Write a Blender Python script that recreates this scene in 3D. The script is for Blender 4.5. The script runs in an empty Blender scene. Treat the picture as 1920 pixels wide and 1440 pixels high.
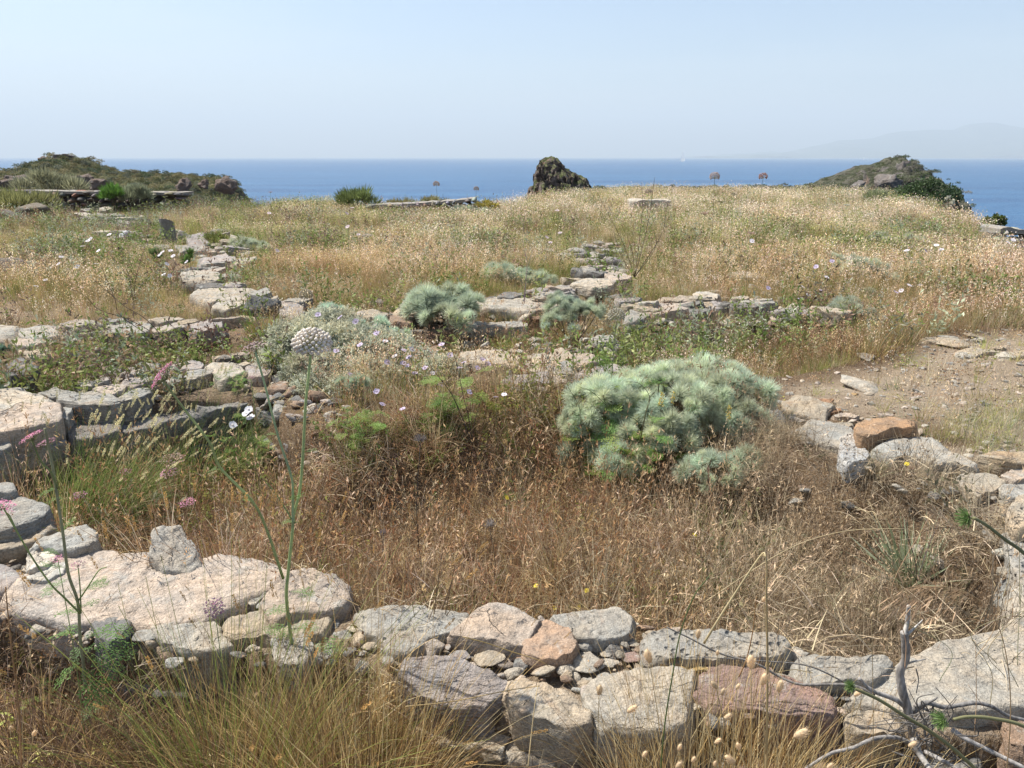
import bpy, math
import numpy as np
from mathutils import Vector, Matrix

scene = bpy.context.scene
R = math.radians
rng = np.random.default_rng(7)

# ------------------------------------------------------------------ camera, world, sun, exposure
H = 1.35                       # eye above the wall tops (z = 0)
PITCH = R(16.37)
FPX = 1450.0                   # focal length in pixels of the 1920 px wide photograph
SEA_Z = -15.0
camd = bpy.data.cameras.new('camera')
camd.sensor_width = 36.0
camd.lens = 36.0 * FPX / 1920.0
camd.clip_start = 0.05
camd.clip_end = 60000.0
cam = bpy.data.objects.new('camera', camd)
scene.collection.objects.link(cam)
cam.location = (0, 0, H)
cam.rotation_euler = (math.pi / 2 - PITCH, 0, 0)
scene.camera = cam

SUN_AZ = -62.0                 # degrees from +Y, negative = to the left
SUN_EL = 56.0
world = bpy.data.worlds.new('World')
scene.world = world
world.use_nodes = True
wn, wl = world.node_tree.nodes, world.node_tree.links
wn.clear()
w_out = wn.new('ShaderNodeOutputWorld')
w_bg = wn.new('ShaderNodeBackground')
w_sky = wn.new('ShaderNodeTexSky')
w_sky.sky_type = 'NISHITA'
w_sky.sun_disc = False
w_sky.sun_elevation = R(SUN_EL)
w_sky.sun_rotation = R(SUN_AZ)
w_sky.altitude = 20
w_sky.air_density = 1.0
w_sky.dust_density = 1.5
w_sky.ozone_density = 2.2
w_bg.inputs['Strength'].default_value = 0.09
# thin high cirrus: part of the sky itself, all round
w_tc = wn.new('ShaderNodeTexCoord')
w_map = wn.new('ShaderNodeMapping'); w_map.inputs['Scale'].default_value = (0.9, 2.2, 7.0)
w_map.inputs['Location'].default_value = (3.1, 0.4, 1.3)
w_noi = wn.new('ShaderNodeTexNoise'); w_noi.inputs['Scale'].default_value = 1.3
w_noi.inputs['Detail'].default_value = 5.0; w_noi.inputs['Roughness'].default_value = 0.55
w_cr = wn.new('ShaderNodeMapRange'); w_cr.inputs['From Min'].default_value = 0.48; w_cr.inputs['From Max'].default_value = 0.85
w_cr.inputs['To Min'].default_value = 0.0; w_cr.inputs['To Max'].default_value = 0.5
w_mix = wn.new('ShaderNodeMix'); w_mix.data_type = 'RGBA'
w_mix.inputs['B'].default_value = (6.2, 6.4, 6.3, 1)
wl.new(w_tc.outputs['Generated'], w_map.inputs['Vector']); wl.new(w_map.outputs['Vector'], w_noi.inputs['Vector'])
wl.new(w_noi.outputs['Fac'], w_cr.inputs['Value']); wl.new(w_cr.outputs['Result'], w_mix.inputs['Factor'])
wl.new(w_sky.outputs['Color'], w_mix.inputs['A']); wl.new(w_mix.outputs['Result'], w_bg.inputs['Color'])
wl.new(w_bg.outputs['Background'], w_out.inputs['Surface'])

sund = bpy.data.lights.new('sun', 'SUN')
sund.energy = 5.0
sund.angle = R(0.5)
sund.color = (1.0, 0.955, 0.88)
sun = bpy.data.objects.new('sun', sund)
scene.collection.objects.link(sun)
_sd = Vector((math.sin(R(SUN_AZ)) * math.cos(R(SUN_EL)), math.cos(R(SUN_AZ)) * math.cos(R(SUN_EL)), math.sin(R(SUN_EL))))
sun.rotation_euler = _sd.to_track_quat('Z', 'Y').to_euler()
sun.location = _sd * 40

scene.view_settings.view_transform = 'Standard'
scene.view_settings.look = 'None'
scene.view_settings.exposure = 0.94
scene.view_settings.gamma = 1.0
scene.view_settings.use_curve_mapping = False

# ------------------------------------------------------------------ picking points of the place from the photograph
SP, CP = math.sin(PITCH), math.cos(PITCH)

def ray(u, v):
    a = (np.asarray(u, float) - 960) / FPX
    b = (720 - np.asarray(v, float)) / FPX
    return a, CP + b * SP, -SP + b * CP

def P(u, v, z=0.0):
    """ground-plan point seen at pixel (u, v) if it lies at height z"""
    a, y, zz = ray(u, v)
    t = (z - H) / zz
    return a * t, y * t

def PD(u, v, d):
    """3-D point seen at pixel (u, v) at forward distance d"""
    a, y, zz = ray(u, v)
    t = d / y
    return np.array((a * t, d, H + zz * t))

def project(x, y, z):
    dep = y * CP - (z - H) * SP
    up = y * SP + (z - H) * CP
    dep = np.maximum(dep, 0.05)
    return 960 + FPX * x / dep, 720 - FPX * up / dep

def dist_at(v, z=0.0):
    return float(P(960, v, z)[1])

# ------------------------------------------------------------------ noise
_perm = np.random.default_rng(3).permutation(256)
_perm = np.concatenate([_perm, _perm, _perm])
_grad = np.random.default_rng(5).normal(size=(256, 3))
_grad /= np.linalg.norm(_grad, axis=1)[:, None]

def pnoise(x, y, z=0.0):
    x, y, z = np.broadcast_arrays(np.asarray(x, float), np.asarray(y, float), np.asarray(z, float))
    xi, yi, zi = np.floor(x).astype(int), np.floor(y).astype(int), np.floor(z).astype(int)
    xf, yf, zf = x - xi, y - yi, z - zi
    xi, yi, zi = xi & 255, yi & 255, zi & 255
    f = lambda t: t * t * t * (t * (t * 6 - 15) + 10)
    ux, uy, uz = f(xf), f(yf), f(zf)
    def g(i, j, k):
        h = _perm[_perm[_perm[xi + i] + yi + j] + zi + k]
        gr = _grad[h]
        return gr[..., 0] * (xf - i) + gr[..., 1] * (yf - j) + gr[..., 2] * (zf - k)
    l = lambda a, b, t: a + (b - a) * t
    return 1.6 * l(l(l(g(0,0,0), g(1,0,0), ux), l(g(0,1,0), g(1,1,0), ux), uy),
                   l(l(g(0,0,1), g(1,0,1), ux), l(g(0,1,1), g(1,1,1), ux), uy), uz)

def fbm(x, y, z=0.0, o=4, gain=0.5):
    s, a, f = 0.0, 1.0, 1.0
    for i in range(o):
        s = s + a * pnoise(np.asarray(x) * f + 17.3 * i, np.asarray(y) * f + 5.1 * i, np.asarray(z) * f + 9.7 * i)
        a *= gain; f *= 2.03
    return s

def inpoly(px, py, poly):
    px = np.asarray(px, float); py = np.asarray(py, float)
    c = np.zeros(px.shape, bool)
    n = len(poly)
    for i in range(n):
        x1, y1 = poly[i]; x2, y2 = poly[(i + 1) % n]
        if y1 == y2: continue
        k = ((y1 > py) != (y2 > py)) & (px < (x2 - x1) * (py - y1) / (y2 - y1) + x1)
        c ^= k
    return c

def seg_dist(px, py, poly, closed=True):
    d = np.full(np.shape(px), 1e9)
    n = len(poly)
    for i in range(n if closed else n - 1):
        x1, y1 = poly[i]; x2, y2 = poly[(i + 1) % n]
        dx, dy = x2 - x1, y2 - y1
        L = dx * dx + dy * dy + 1e-12
        t = np.clip(((px - x1) * dx + (py - y1) * dy) / L, 0, 1)
        d = np.minimum(d, np.hypot(px - x1 - t * dx, py - y1 - t * dy))
    return d

def sstep(a, b, x):
    t = np.clip((x - a) / (b - a), 0, 1)
    return t * t * (3 - 2 * t)

def wpoly(pts, z=0.0):
    return [tuple(float(c) for c in P(u, v, z)) for u, v in pts]

# ------------------------------------------------------------------ mesh and object helpers
COL = scene.collection

class MB:
    def __init__(s): s.v = []; s.f = []; s.c = []; s.n = 0
    def add(s, v, f, col=(1, 1, 1)):
        v = np.asarray(v, float).reshape(-1, 3)
        s.v.append(v); k = s.n
        s.f.extend([tuple(int(i) + k for i in q) for q in f])
        s.c.append(np.tile(np.array(tuple(col)[:3] + (1.0,)), (len(v), 1)))
        s.n += len(v)
    def mesh(s, name, smooth=False, mat=None):
        me = bpy.data.meshes.new(name)
        v = np.concatenate(s.v) if s.v else np.zeros((0, 3))
        me.from_pydata(v.tolist(), [], s.f)
        if s.n:
            a = me.attributes.new('col', 'FLOAT_COLOR', 'POINT')
            a.data.foreach_set('color', np.concatenate(s.c).astype(np.float32).ravel())
        if smooth: me.polygons.foreach_set('use_smooth', [True] * len(me.polygons))
        if mat: me.materials.append(mat)
        me.update()
        return me

def tag(o, label=None, cat=None, group=None, kind=None):
    if label: o['label'] = label
    if cat: o['category'] = cat
    if group: o['group'] = group
    if kind: o['kind'] = kind
    return o

def obj(name, me, parent=None, loc=None, rot=None, scale=None, color=None):
    o = bpy.data.objects.new(name, me)
    COL.objects.link(o)
    if parent is not None: o.parent = parent
    if loc is not None: o.location = loc
    if rot is not None: o.rotation_euler = rot
    if scale is not None: o.scale = scale if hasattr(scale, '__len__') else (scale,) * 3
    if color is not None: o.color = (color[0], color[1], color[2], 1)
    return o

def empty(name, loc, label, cat, group=None, kind=None):
    o = bpy.data.objects.new(name, None)
    COL.objects.link(o)
    o.location = loc; o.empty_display_size = 0.05
    return tag(o, label, cat, group, kind)

def nrm(v):
    v = np.asarray(v, float)
    return v / (np.linalg.norm(v) + 1e-9)

def tube(mb, pts, r, n=6, col=(1, 1, 1), cap=True):
    pts = np.asarray(pts, float); m = len(pts)
    r = np.broadcast_to(np.asarray(r, float), (m,))
    T = np.gradient(pts, axis=0)
    V = []
    a = nrm(np.cross(T[0], (0.31, 0.21, 0.93) if abs(nrm(T[0])[2]) < .9 else (1, 0, 0)))
    for i in range(m):
        t = nrm(T[i]); a = nrm(a - t * np.dot(a, t)); b = np.cross(t, a)
        for k in range(n):
            w = 2 * math.pi * k / n
            V.append(pts[i] + r[i] * (math.cos(w) * a + math.sin(w) * b))
    F = [(i*n+k, i*n+(k+1) % n, (i+1)*n+(k+1) % n, (i+1)*n+k) for i in range(m-1) for k in range(n)]
    if cap:
        F.append(tuple(range(n))[::-1]); F.append(tuple((m-1)*n+k for k in range(n)))
    mb.add(V, F, col)

def smooth_path(pts, m=16):
    """Catmull-Rom through the points"""
    p = np.asarray(pts, float)
    if len(p) < 3:
        t = np.linspace(0, 1, m)[:, None]
        return p[0] * (1 - t) + p[-1] * t
    p = np.vstack([2*p[0]-p[1], p, 2*p[-1]-p[-2]])
    out = []
    k = len(p) - 3
    for s in np.linspace(0, k - 1e-6, m):
        i = int(s); t = s - i
        a, b, c, d = p[i:i+4]
        out.append(.5*((2*b)+(-a+c)*t+(2*a-5*b+4*c-d)*t*t+(-a+3*b-3*c+d)*t**3))
    return np.array(out)

def blade(mb, base, dirv, L, w, droop=0.3, segs=3, col=(1,1,1), side=None, rg=rng, tipw=0.12, lift=0.0):
    """a thin curved strip"""
    d = nrm(dirv)
    if side is None:
        side = nrm(np.cross(d, rg.normal(size=3)))
    pts = []; p = np.asarray(base, float).copy(); st = L / segs
    V = []
    for i in range(segs + 1):
        ww = w * (1 - (i / segs) ** 1.5 * (1 - tipw)) * 0.5
        V.append(p + side * ww); V.append(p - side * ww)
        p = p + d * st
        d = nrm(d + np.array((0, 0, -droop / segs * 1.4 + lift)))
    F = [(2*i, 2*i+1, 2*i+3, 2*i+2) for i in range(segs)]
    mb.add(V, F, col)
    return p

def ico(sub):
    import bmesh
    bm = bmesh.new(); bmesh.ops.create_icosphere(bm, subdivisions=sub, radius=1.0)
    v = np.array([x.co[:] for x in bm.verts]); f = [tuple(a.index for a in q.verts) for q in bm.faces]
    bm.free(); return v, f
ICO = {s: ico(s) for s in (1, 2, 3, 4)}

# ------------------------------------------------------------------ materials
def new_mat(name):
    m = bpy.data.materials.new(name); m.use_nodes = True
    m.node_tree.nodes.clear()
    return m, m.node_tree.nodes, m.node_tree.links

def N_(n, typ, **kw):
    x = n.new(typ)
    for k, v in kw.items():
        if k in x.inputs: x.inputs[k].default_value = v
        else: setattr(x, k, v)
    return x

def mixc(n, l, fac, a, b, mode='MIX'):
    m = n.new('ShaderNodeMix'); m.data_type = 'RGBA'; m.blend_type = mode
    for sock, val in (('Factor', fac), ('A', a), ('B', b)):
        s = [i for i in m.inputs if i.name == sock and (i.type == ('VALUE' if sock == 'Factor' else 'RGBA'))][0]
        if hasattr(val, 'node'): l.new(val, s)
        else: s.default_value = val if sock == 'Factor' else (tuple(val) + (1,))[:4]
    return [o for o in m.outputs if o.type == 'RGBA'][0]

def ramp(n, l, src, lo, hi, a=0.0, b=1.0):
    m = N_(n, 'ShaderNodeMapRange'); l.new(src, m.inputs['Value'])
    m.inputs['From Min'].default_value = lo; m.inputs['From Max'].default_value = hi
    m.inputs['To Min'].default_value = a; m.inputs['To Max'].default_value = b
    return m.outputs['Result']

def noise(n, l, vec, scale, detail=5, rough=0.55, dist=0.0):
    t = N_(n, 'ShaderNodeTexNoise'); l.new(vec, t.inputs['Vector'])
    t.inputs['Scale'].default_value = scale; t.inputs['Detail'].default_value = detail
    t.inputs['Roughness'].default_value = rough; t.inputs['Distortion'].default_value = dist
    return t.outputs['Fac']

def vor(n, l, vec, scale, feature='F1'):
    t = N_(n, 'ShaderNodeTexVoronoi'); t.feature = feature; l.new(vec, t.inputs['Vector'])
    t.inputs['Scale'].default_value = scale
    return t.outputs['Distance']

def stone_material(name, pit=0.0, strata=0.0, lichen=0.5, fs=1.0):
    m, n, l = new_mat(name)
    out = N_(n, 'ShaderNodeOutputMaterial'); b = N_(n, 'ShaderNodeBsdfPrincipled', Roughness=0.93)
    b.inputs['Specular IOR Level'].default_value = 0.25
    geo = N_(n, 'ShaderNodeNewGeometry'); pos = geo.outputs['Position']
    oi = N_(n, 'ShaderNodeObjectInfo')
    mp = N_(n, 'ShaderNodeMapping'); l.new(pos, mp.inputs['Vector'])
    mp.inputs['Scale'].default_value = (fs, fs, fs)
    rn = N_(n, 'ShaderNodeVectorMath', operation='SCALE'); rn.inputs[0].default_value = (37, 21, 53); l.new(oi.outputs['Random'], rn.inputs['Scale'])
    ra = N_(n, 'ShaderNodeVectorMath', operation='ADD'); l.new(mp.outputs['Vector'], ra.inputs[0]); l.new(rn.outputs[0], ra.inputs[1])
    v = ra.outputs[0]; rnd = oi.outputs['Random']
    base = oi.outputs['Color']
    big = noise(n, l, v, 5.0, 6, 0.62, 0.6)
    mid = noise(n, l, v, 22.0, 6, 0.65)
    fine = noise(n, l, v, 160.0, 3, 0.7)
    # warm / cool variation across a stone
    warm = mixc(n, l, 1.0, base, (1.10, 1.0, 0.88), 'MULTIPLY')
    cool = mixc(n, l, 1.0, base, (0.90, 0.93, 0.95), 'MULTIPLY')
    c = mixc(n, l, ramp(n, l, big, 0.38, 0.64), cool, warm)
    # rust on broken places
    rustf = noise(n, l, v, 7.5, 4, 0.6, 1.0)
    rr = ramp(n, l, rustf, 0.62, 0.78, 0, 0.38)
    c = mixc(n, l, rr, c, (0.30, 0.15, 0.07))
    # grain
    c = mixc(n, l, ramp(n, l, mid, 0.40, 0.66, 0.0, 0.50), c, (0.10, 0.09, 0.08))
    g = ramp(n, l, fine, 0.35, 0.68, 0.74, 1.24)
    gm = N_(n, 'ShaderNodeCombineColor')
    for k in range(3): l.new(g, gm.inputs[k])
    c = mixc(n, l, 1.0, c, gm.outputs[0], 'MULTIPLY')
    # pale crystal specks
    vs = vor(n, l, v, 150.0)
    sm = N_(n, 'ShaderNodeMath', operation='MULTIPLY'); l.new(ramp(n, l, vs, 0.10, 0.22, 0.6, 0.0), sm.inputs[0]); l.new(rnd, sm.inputs[1])
    c = mixc(n, l, sm.outputs[0], c, (0.62, 0.59, 0.53))
    # lichen: pale grey crust and ochre patches, on the tops
    sx = N_(n, 'ShaderNodeSeparateXYZ'); l.new(geo.outputs['Normal'], sx.inputs[0])
    up = ramp(n, l, sx.outputs['Z'], 0.1, 0.8)
    lf = noise(n, l, v, 11.0, 8, 0.75, 0.2)
    lr = ramp(n, l, lf, 0.56, 0.62, 0, 0.75 * lichen)
    lm = N_(n, 'ShaderNodeMath', operation='MULTIPLY'); l.new(lr, lm.inputs[0]); l.new(up, lm.inputs[1])
    c = mixc(n, l, lm.outputs[0], c, (0.46, 0.46, 0.42))
    of = noise(n, l, v, 9.0, 8, 0.78, 0.5)
    orr = ramp(n, l, of, 0.66, 0.70, 0, 0.7 * lichen)
    c = mixc(n, l, orr, c, (0.36, 0.25, 0.08))
    df = noise(n, l, v, 17.0, 8, 0.8, 0.3)
    c = mixc(n, l, ramp(n, l, df, 0.60, 0.67, 0, 0.55), c, (0.07, 0.065, 0.06))
    # hairline cracks
    wv = N_(n, 'ShaderNodeTexNoise'); l.new(v, wv.inputs['Vector']); wv.inputs['Scale'].default_value = 8.0; wv.inputs['Detail'].default_value = 4.0
    wm = N_(n, 'ShaderNodeVectorMath', operation='SCALE'); l.new(wv.outputs['Color'], wm.inputs[0]); wm.inputs['Scale'].default_value = 0.22
    wa = N_(n, 'ShaderNodeVectorMath', operation='ADD'); l.new(v, wa.inputs[0]); l.new(wm.outputs[0], wa.inputs[1])
    ck = vor(n, l, wa.outputs[0], 5.5, 'DISTANCE_TO_EDGE')
    cmask = ramp(n, l, big, 0.53, 0.64, 0, 1)
    ckr = ramp(n, l, ck, 0.0, 0.016, 1.0, 0.0)
    cf = N_(n, 'ShaderNodeMath', operation='MULTIPLY'); l.new(ckr, cf.inputs[0]); l.new(cmask, cf.inputs[1])
    c = mixc(n, l, ramp(n, l, cf.outputs[0], 0, 1, 0, .5), c, (0.07, 0.055, 0.045))
    l.new(c, b.inputs['Base Color'])
    # relief
    hb = N_(n, 'ShaderNodeMath', operation='MULTIPLY_ADD'); l.new(mid, hb.inputs[0]); hb.inputs[1].default_value = 1.0
    fm = N_(n, 'ShaderNodeMath', operation='MULTIPLY'); l.new(fine, fm.inputs[0]); fm.inputs[1].default_value = 0.28
    l.new(fm.outputs[0], hb.inputs[2])
    hs = N_(n, 'ShaderNodeMath', operation='MULTIPLY_ADD'); l.new(cf.outputs[0], hs.inputs[0]); hs.inputs[1].default_value = -0.7; l.new(hb.outputs[0], hs.inputs[2])
    hgt = hs.outputs[0]
    if pit > 0:
        pv = vor(n, l, v, 38.0); pr = ramp(n, l, pv, 0.0, 0.42, 0.0, pit)
        a = N_(n, 'ShaderNodeMath', operation='ADD'); l.new(hgt, a.inputs[0]); l.new(pr, a.inputs[1]); hgt = a.outputs[0]
    if strata > 0:
        m2 = N_(n, 'ShaderNodeMapping'); l.new(pos, m2.inputs['Vector']); m2.inputs['Scale'].default_value = (5*fs, 14*fs, 75*fs)
        m2.inputs['Rotation'].default_value = (0.25, 0.12, 0.3)
        sn = noise(n, l, m2.outputs['Vector'], 1.0, 4, 0.6)
        sr = N_(n, 'ShaderNodeMath', operation='MULTIPLY'); l.new(sn, sr.inputs[0]); sr.inputs[1].default_value = strata * 2
        a = N_(n, 'ShaderNodeMath', operation='ADD'); l.new(hgt, a.inputs[0]); l.new(sr.outputs[0], a.inputs[1]); hgt = a.outputs[0]
    bp = N_(n, 'ShaderNodeBump'); bp.inputs['Strength'].default_value = 0.9; bp.inputs['Distance'].default_value = 0.020 / fs
    l.new(hgt, bp.inputs['Height']); l.new(bp.outputs['Normal'], b.inputs['Normal'])
    l.new(b.outputs[0], out.inputs['Surface'])
    return m

M_STONE = stone_material('stone_face', 0.15, 0.2)
M_PIT = stone_material('pitted_stone', 1.3, 0.0, 0.4)
M_STRATA = stone_material('layered_stone', 0.1, 1.2, 0.35)
M_CRAG = stone_material('crag_rock', 0.6, 0.4, 0.5, 0.25)

def plant_material(name, instanced, trans=0.35, rough=0.6, spec=0.3):
    m, n, l = new_mat(name)
    out = N_(n, 'ShaderNodeOutputMaterial')
    at = N_(n, 'ShaderNodeAttribute'); at.attribute_name = 'col'
    if instanced:
        ti = N_(n, 'ShaderNodeAttribute'); ti.attribute_name = 'tint'; ti.attribute_type = 'INSTANCER'; tc = ti.outputs['Color']
    else:
        ti = N_(n, 'ShaderNodeObjectInfo'); tc = ti.outputs['Color']
    c = mixc(n, l, 1.0, at.outputs['Color'], tc, 'MULTIPLY')
    geo = N_(n, 'ShaderNodeNewGeometry')
    nf = noise(n, l, geo.outputs['Position'], 9.0, 3, 0.6)
    g = ramp(n, l, nf, 0.3, 0.7, 0.75, 1.25)
    gm = N_(n, 'ShaderNodeCombineColor')
    for k in range(3): l.new(g, gm.inputs[k])
    c = mixc(n, l, 1.0, c, gm.outputs[0], 'MULTIPLY')
    b = N_(n, 'ShaderNodeBsdfPrincipled', Roughness=rough)
    b.inputs['Specular IOR Level'].default_value = spec
    l.new(c, b.inputs['Base Color'])
    t = N_(n, 'ShaderNodeBsdfTranslucent'); l.new(c, t.inputs['Color'])
    mx = N_(n, 'ShaderNodeMixShader'); mx.inputs['Fac'].default_value = trans
    l.new(b.outputs[0], mx.inputs[1]); l.new(t.outputs[0], mx.inputs[2]); l.new(mx.outputs[0], out.inputs['Surface'])
    return m

M_GRASS_I = plant_material('grass_blades', True)
M_PLANT = plant_material('plant', False)
M_SILVER = plant_material('silver_leaf', False, 0.42, 0.8, 0.1)
M_PEB = stone_material('pebble', 0.1, 0.1, 0.1)

def wood_material():
    m, n, l = new_mat('weathered_wood')
    out = N_(n, 'ShaderNodeOutputMaterial'); b = N_(n, 'ShaderNodeBsdfPrincipled', Roughness=0.8)
    tc = N_(n, 'ShaderNodeTexCoord'); mp = N_(n, 'ShaderNodeMapping'); l.new(tc.outputs['Object'], mp.inputs['Vector'])
    mp.inputs['Scale'].default_value = (120, 120, 14)
    f = noise(n, l, mp.outputs['Vector'], 1.0, 5, 0.6)
    at = N_(n, 'ShaderNodeAttribute'); at.attribute_name = 'col'
    g = ramp(n, l, f, 0.35, 0.65, 0.45, 1.35)
    gm = N_(n, 'ShaderNodeCombineColor')
    for k in range(3): l.new(g, gm.inputs[k])
    c = mixc(n, l, 1.0, at.outputs['Color'], gm.outputs[0], 'MULTIPLY')
    l.new(c, b.inputs['Base Color'])
    bp = N_(n, 'ShaderNodeBump'); bp.inputs['Strength'].default_value = 0.6; bp.inputs['Distance'].default_value = 0.002
    l.new(f, bp.inputs['Height']); l.new(bp.outputs['Normal'], b.inputs['Normal'])
    l.new(b.outputs[0], out.inputs['Surface'])
    return m
M_WOOD = wood_material()
# ------------------------------------------------------------------ lie of the land
ROOM = wpoly([(-260,960),(-60,915),(30,918),(95,965),(185,1005),(240,1022),(400,1042),(540,1072),(655,1092),(690,1135),(880,1145),(1010,1150),(1180,1155),(1200,1185),
              (1320,1180),(1460,1196),(1500,1230),(1640,1232),(1760,1215),(1890,1165),(1925,1090),(1890,1010),(1850,940),(1790,900),(1680,862),(1600,860),
              (1520,822),(1470,800),(1440,770),(1180,735),(1040,740),(940,735),(840,740),(760,770),(660,790),(560,785),(500,735),(420,728),(290,745),(120,760),(0,790),(-260,860)])
ROOM2 = wpoly([(-200,725),(-200,640),(0,640),(100,655),(200,640),(300,615),(430,610),(520,620),(560,640),(540,680),(470,678),(400,675),(320,680),(230,705),(100,722)])
FRONT = wpoly([(-900,1270),(-300,1150),(30,1128),(150,1170),(300,1195),(430,1185),(560,1225),(640,1205),(770,1270),(900,1300),(1020,1322),(1110,1335),(1290,1332),
               (1460,1318),(1590,1318),(1700,1345),(1900,1350),(2400,1330)]) + [(6, 0.4), (6, -6), (-6, -6), (-6, 0.4)]
TERRACE = wpoly([(640,600),(700,597),(790,607),(900,585),(1000,590),(1060,565),(1110,540),(1180,565),(1170,605),(1320,592),(1380,600),(1450,590),(1520,590),(1620,615),
                 (1640,640),(1600,665),(1490,690),(1400,690),(1250,680),(1150,690),(1000,655),(860,660),(760,640)])
PATH = wpoly([(1410,702),(1500,690),(1600,672),(1660,650),(1760,620),(1930,606),(2400,620),(2600,900),(2100,900),(1930,850),(1840,845),(1740,800),(1600,785),(1480,745)])
PATH_L = wpoly([(-300,540),(60,545),(200,575),(260,595),(120,600),(-300,610)])

AZ_E = [(-95,26),(-30,25),(-17,24),(-5,23),(0,23),(5,25),(8,28),(22,28),(26,25),(28,21),(29.5,18.5),(31,15.5),(32.6,13.3),(36,11),(50,9),(95,8)]

def edge_r(x, y):
    az = np.degrees(np.arctan2(x, y))
    return np.interp(az, [a for a, _ in AZ_E], [e for _, e in AZ_E])

def ground(x, y):
    x = np.asarray(x, float); y = np.asarray(y, float)
    h = -0.05 + 0.045 * fbm(x * .45, y * .45, 2.2, 3) * np.clip(np.hypot(x, y) / 8, .25, 1.6) + 0.010 * fbm(x * 4, y * 4, 4.4, 3)
    def sink(poly, depth, soft):
        nonlocal h
        ins = inpoly(x, y, poly); d = seg_dist(x, y, poly)
        h = h - depth * np.where(ins, sstep(0, soft, d), 0)
    sink(ROOM, 0.40, 0.10 + .6 * sstep(-1.15, -.75, x) * sstep(3.2, 3.6, y) + .3 * sstep(1.2, 1.5, x) * (1 - sstep(3.2, 3.6, y)) * sstep(2.5, 2.8, y))
    sink(ROOM2, 0.12, 0.25)
    sink(FRONT, 0.24, 0.05)
    sink(TERRACE, 0.14, 0.15)
    h = h + 0.006 * (~inpoly(x, y, ROOM) & ~inpoly(x, y, FRONT) & (y < 3.5) & (np.hypot(x, y) < 4.3))
    r = np.hypot(x, y)
    e = edge_r(x, y) + 1.2 * fbm(x * .15, y * .15, 8.8, 3)
    over = np.maximum(r - e, 0)
    h = h - over * 0.35 - np.maximum(over - 2.5, 0) * 1.5
    h = h + 0.14 * sstep(10, 26, r) * sstep(0.0, 3.0, x)
    return np.maximum(h, SEA_Z - 0.8)

def gz(x, y): return float(ground(np.array([x]), np.array([y]))[0])

def ground_at_px(u, v, z0=-0.05):
    """where the sight line through (u, v) meets the ground"""
    z = z0
    for _ in range(12):
        x, y = P(u, v, z); z = 0.5 * z + 0.5 * gz(float(x), float(y))
    x, y = P(u, v, z)
    return float(x), float(y), gz(float(x), float(y))

def earth_material():
    m, n, l = new_mat('dry_earth')
    out = N_(n, 'ShaderNodeOutputMaterial'); b = N_(n, 'ShaderNodeBsdfPrincipled', Roughness=0.97)
    b.inputs['Specular IOR Level'].default_value = 0.1
    geo = N_(n, 'ShaderNodeNewGeometry'); v = geo.outputs['Position']
    at = N_(n, 'ShaderNodeAttribute'); at.attribute_name = 'col'
    sp = N_(n, 'ShaderNodeSeparateColor'); l.new(at.outputs['Color'], sp.inputs[0])
    a1 = noise(n, l, v, 1.6, 6, 0.65); a2 = noise(n, l, v, 14, 6, 0.7); a3 = noise(n, l, v, 90, 4, 0.7)
    litter = mixc(n, l, ramp(n, l, a1, 0.35, 0.65), (0.13, 0.085, 0.05), (0.24, 0.16, 0.09))
    path = mixc(n, l, ramp(n, l, a1, 0.35, 0.65), (0.38, 0.285, 0.195), (0.48, 0.39, 0.285))
    c = mixc(n, l, sp.outputs[0], litter, path)
    c = mixc(n, l, ramp(n, l, a2, 0.35, 0.7, 0.35, 0.0), c, (0.10, 0.07, 0.045))
    c = mixc(n, l, ramp(n, l, a3, 0.52, 0.72, 0.0, 0.6), c, (0.50, 0.42, 0.33))
    vv = vor(n, l, v, 60.0)
    c = mixc(n, l, ramp(n, l, vv, 0.1, 0.3, 0.35, 0.0), c, (0.45, 0.39, 0.33))
    l.new(c, b.inputs['Base Color'])
    hh = N_(n, 'ShaderNodeMath', operation='ADD'); l.new(a3, hh.inputs[0]); l.new(a2, hh.inputs[1])
    bp = N_(n, 'ShaderNodeBump'); bp.inputs['Strength'].default_value = 1.0; bp.inputs['Distance'].default_value = 0.03
    l.new(hh.outputs[0], bp.inputs['Height']); l.new(bp.outputs['Normal'], b.inputs['Normal'])
    l.new(b.outputs[0], out.inputs['Surface'])
    return m
M_EARTH = earth_material()

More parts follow.
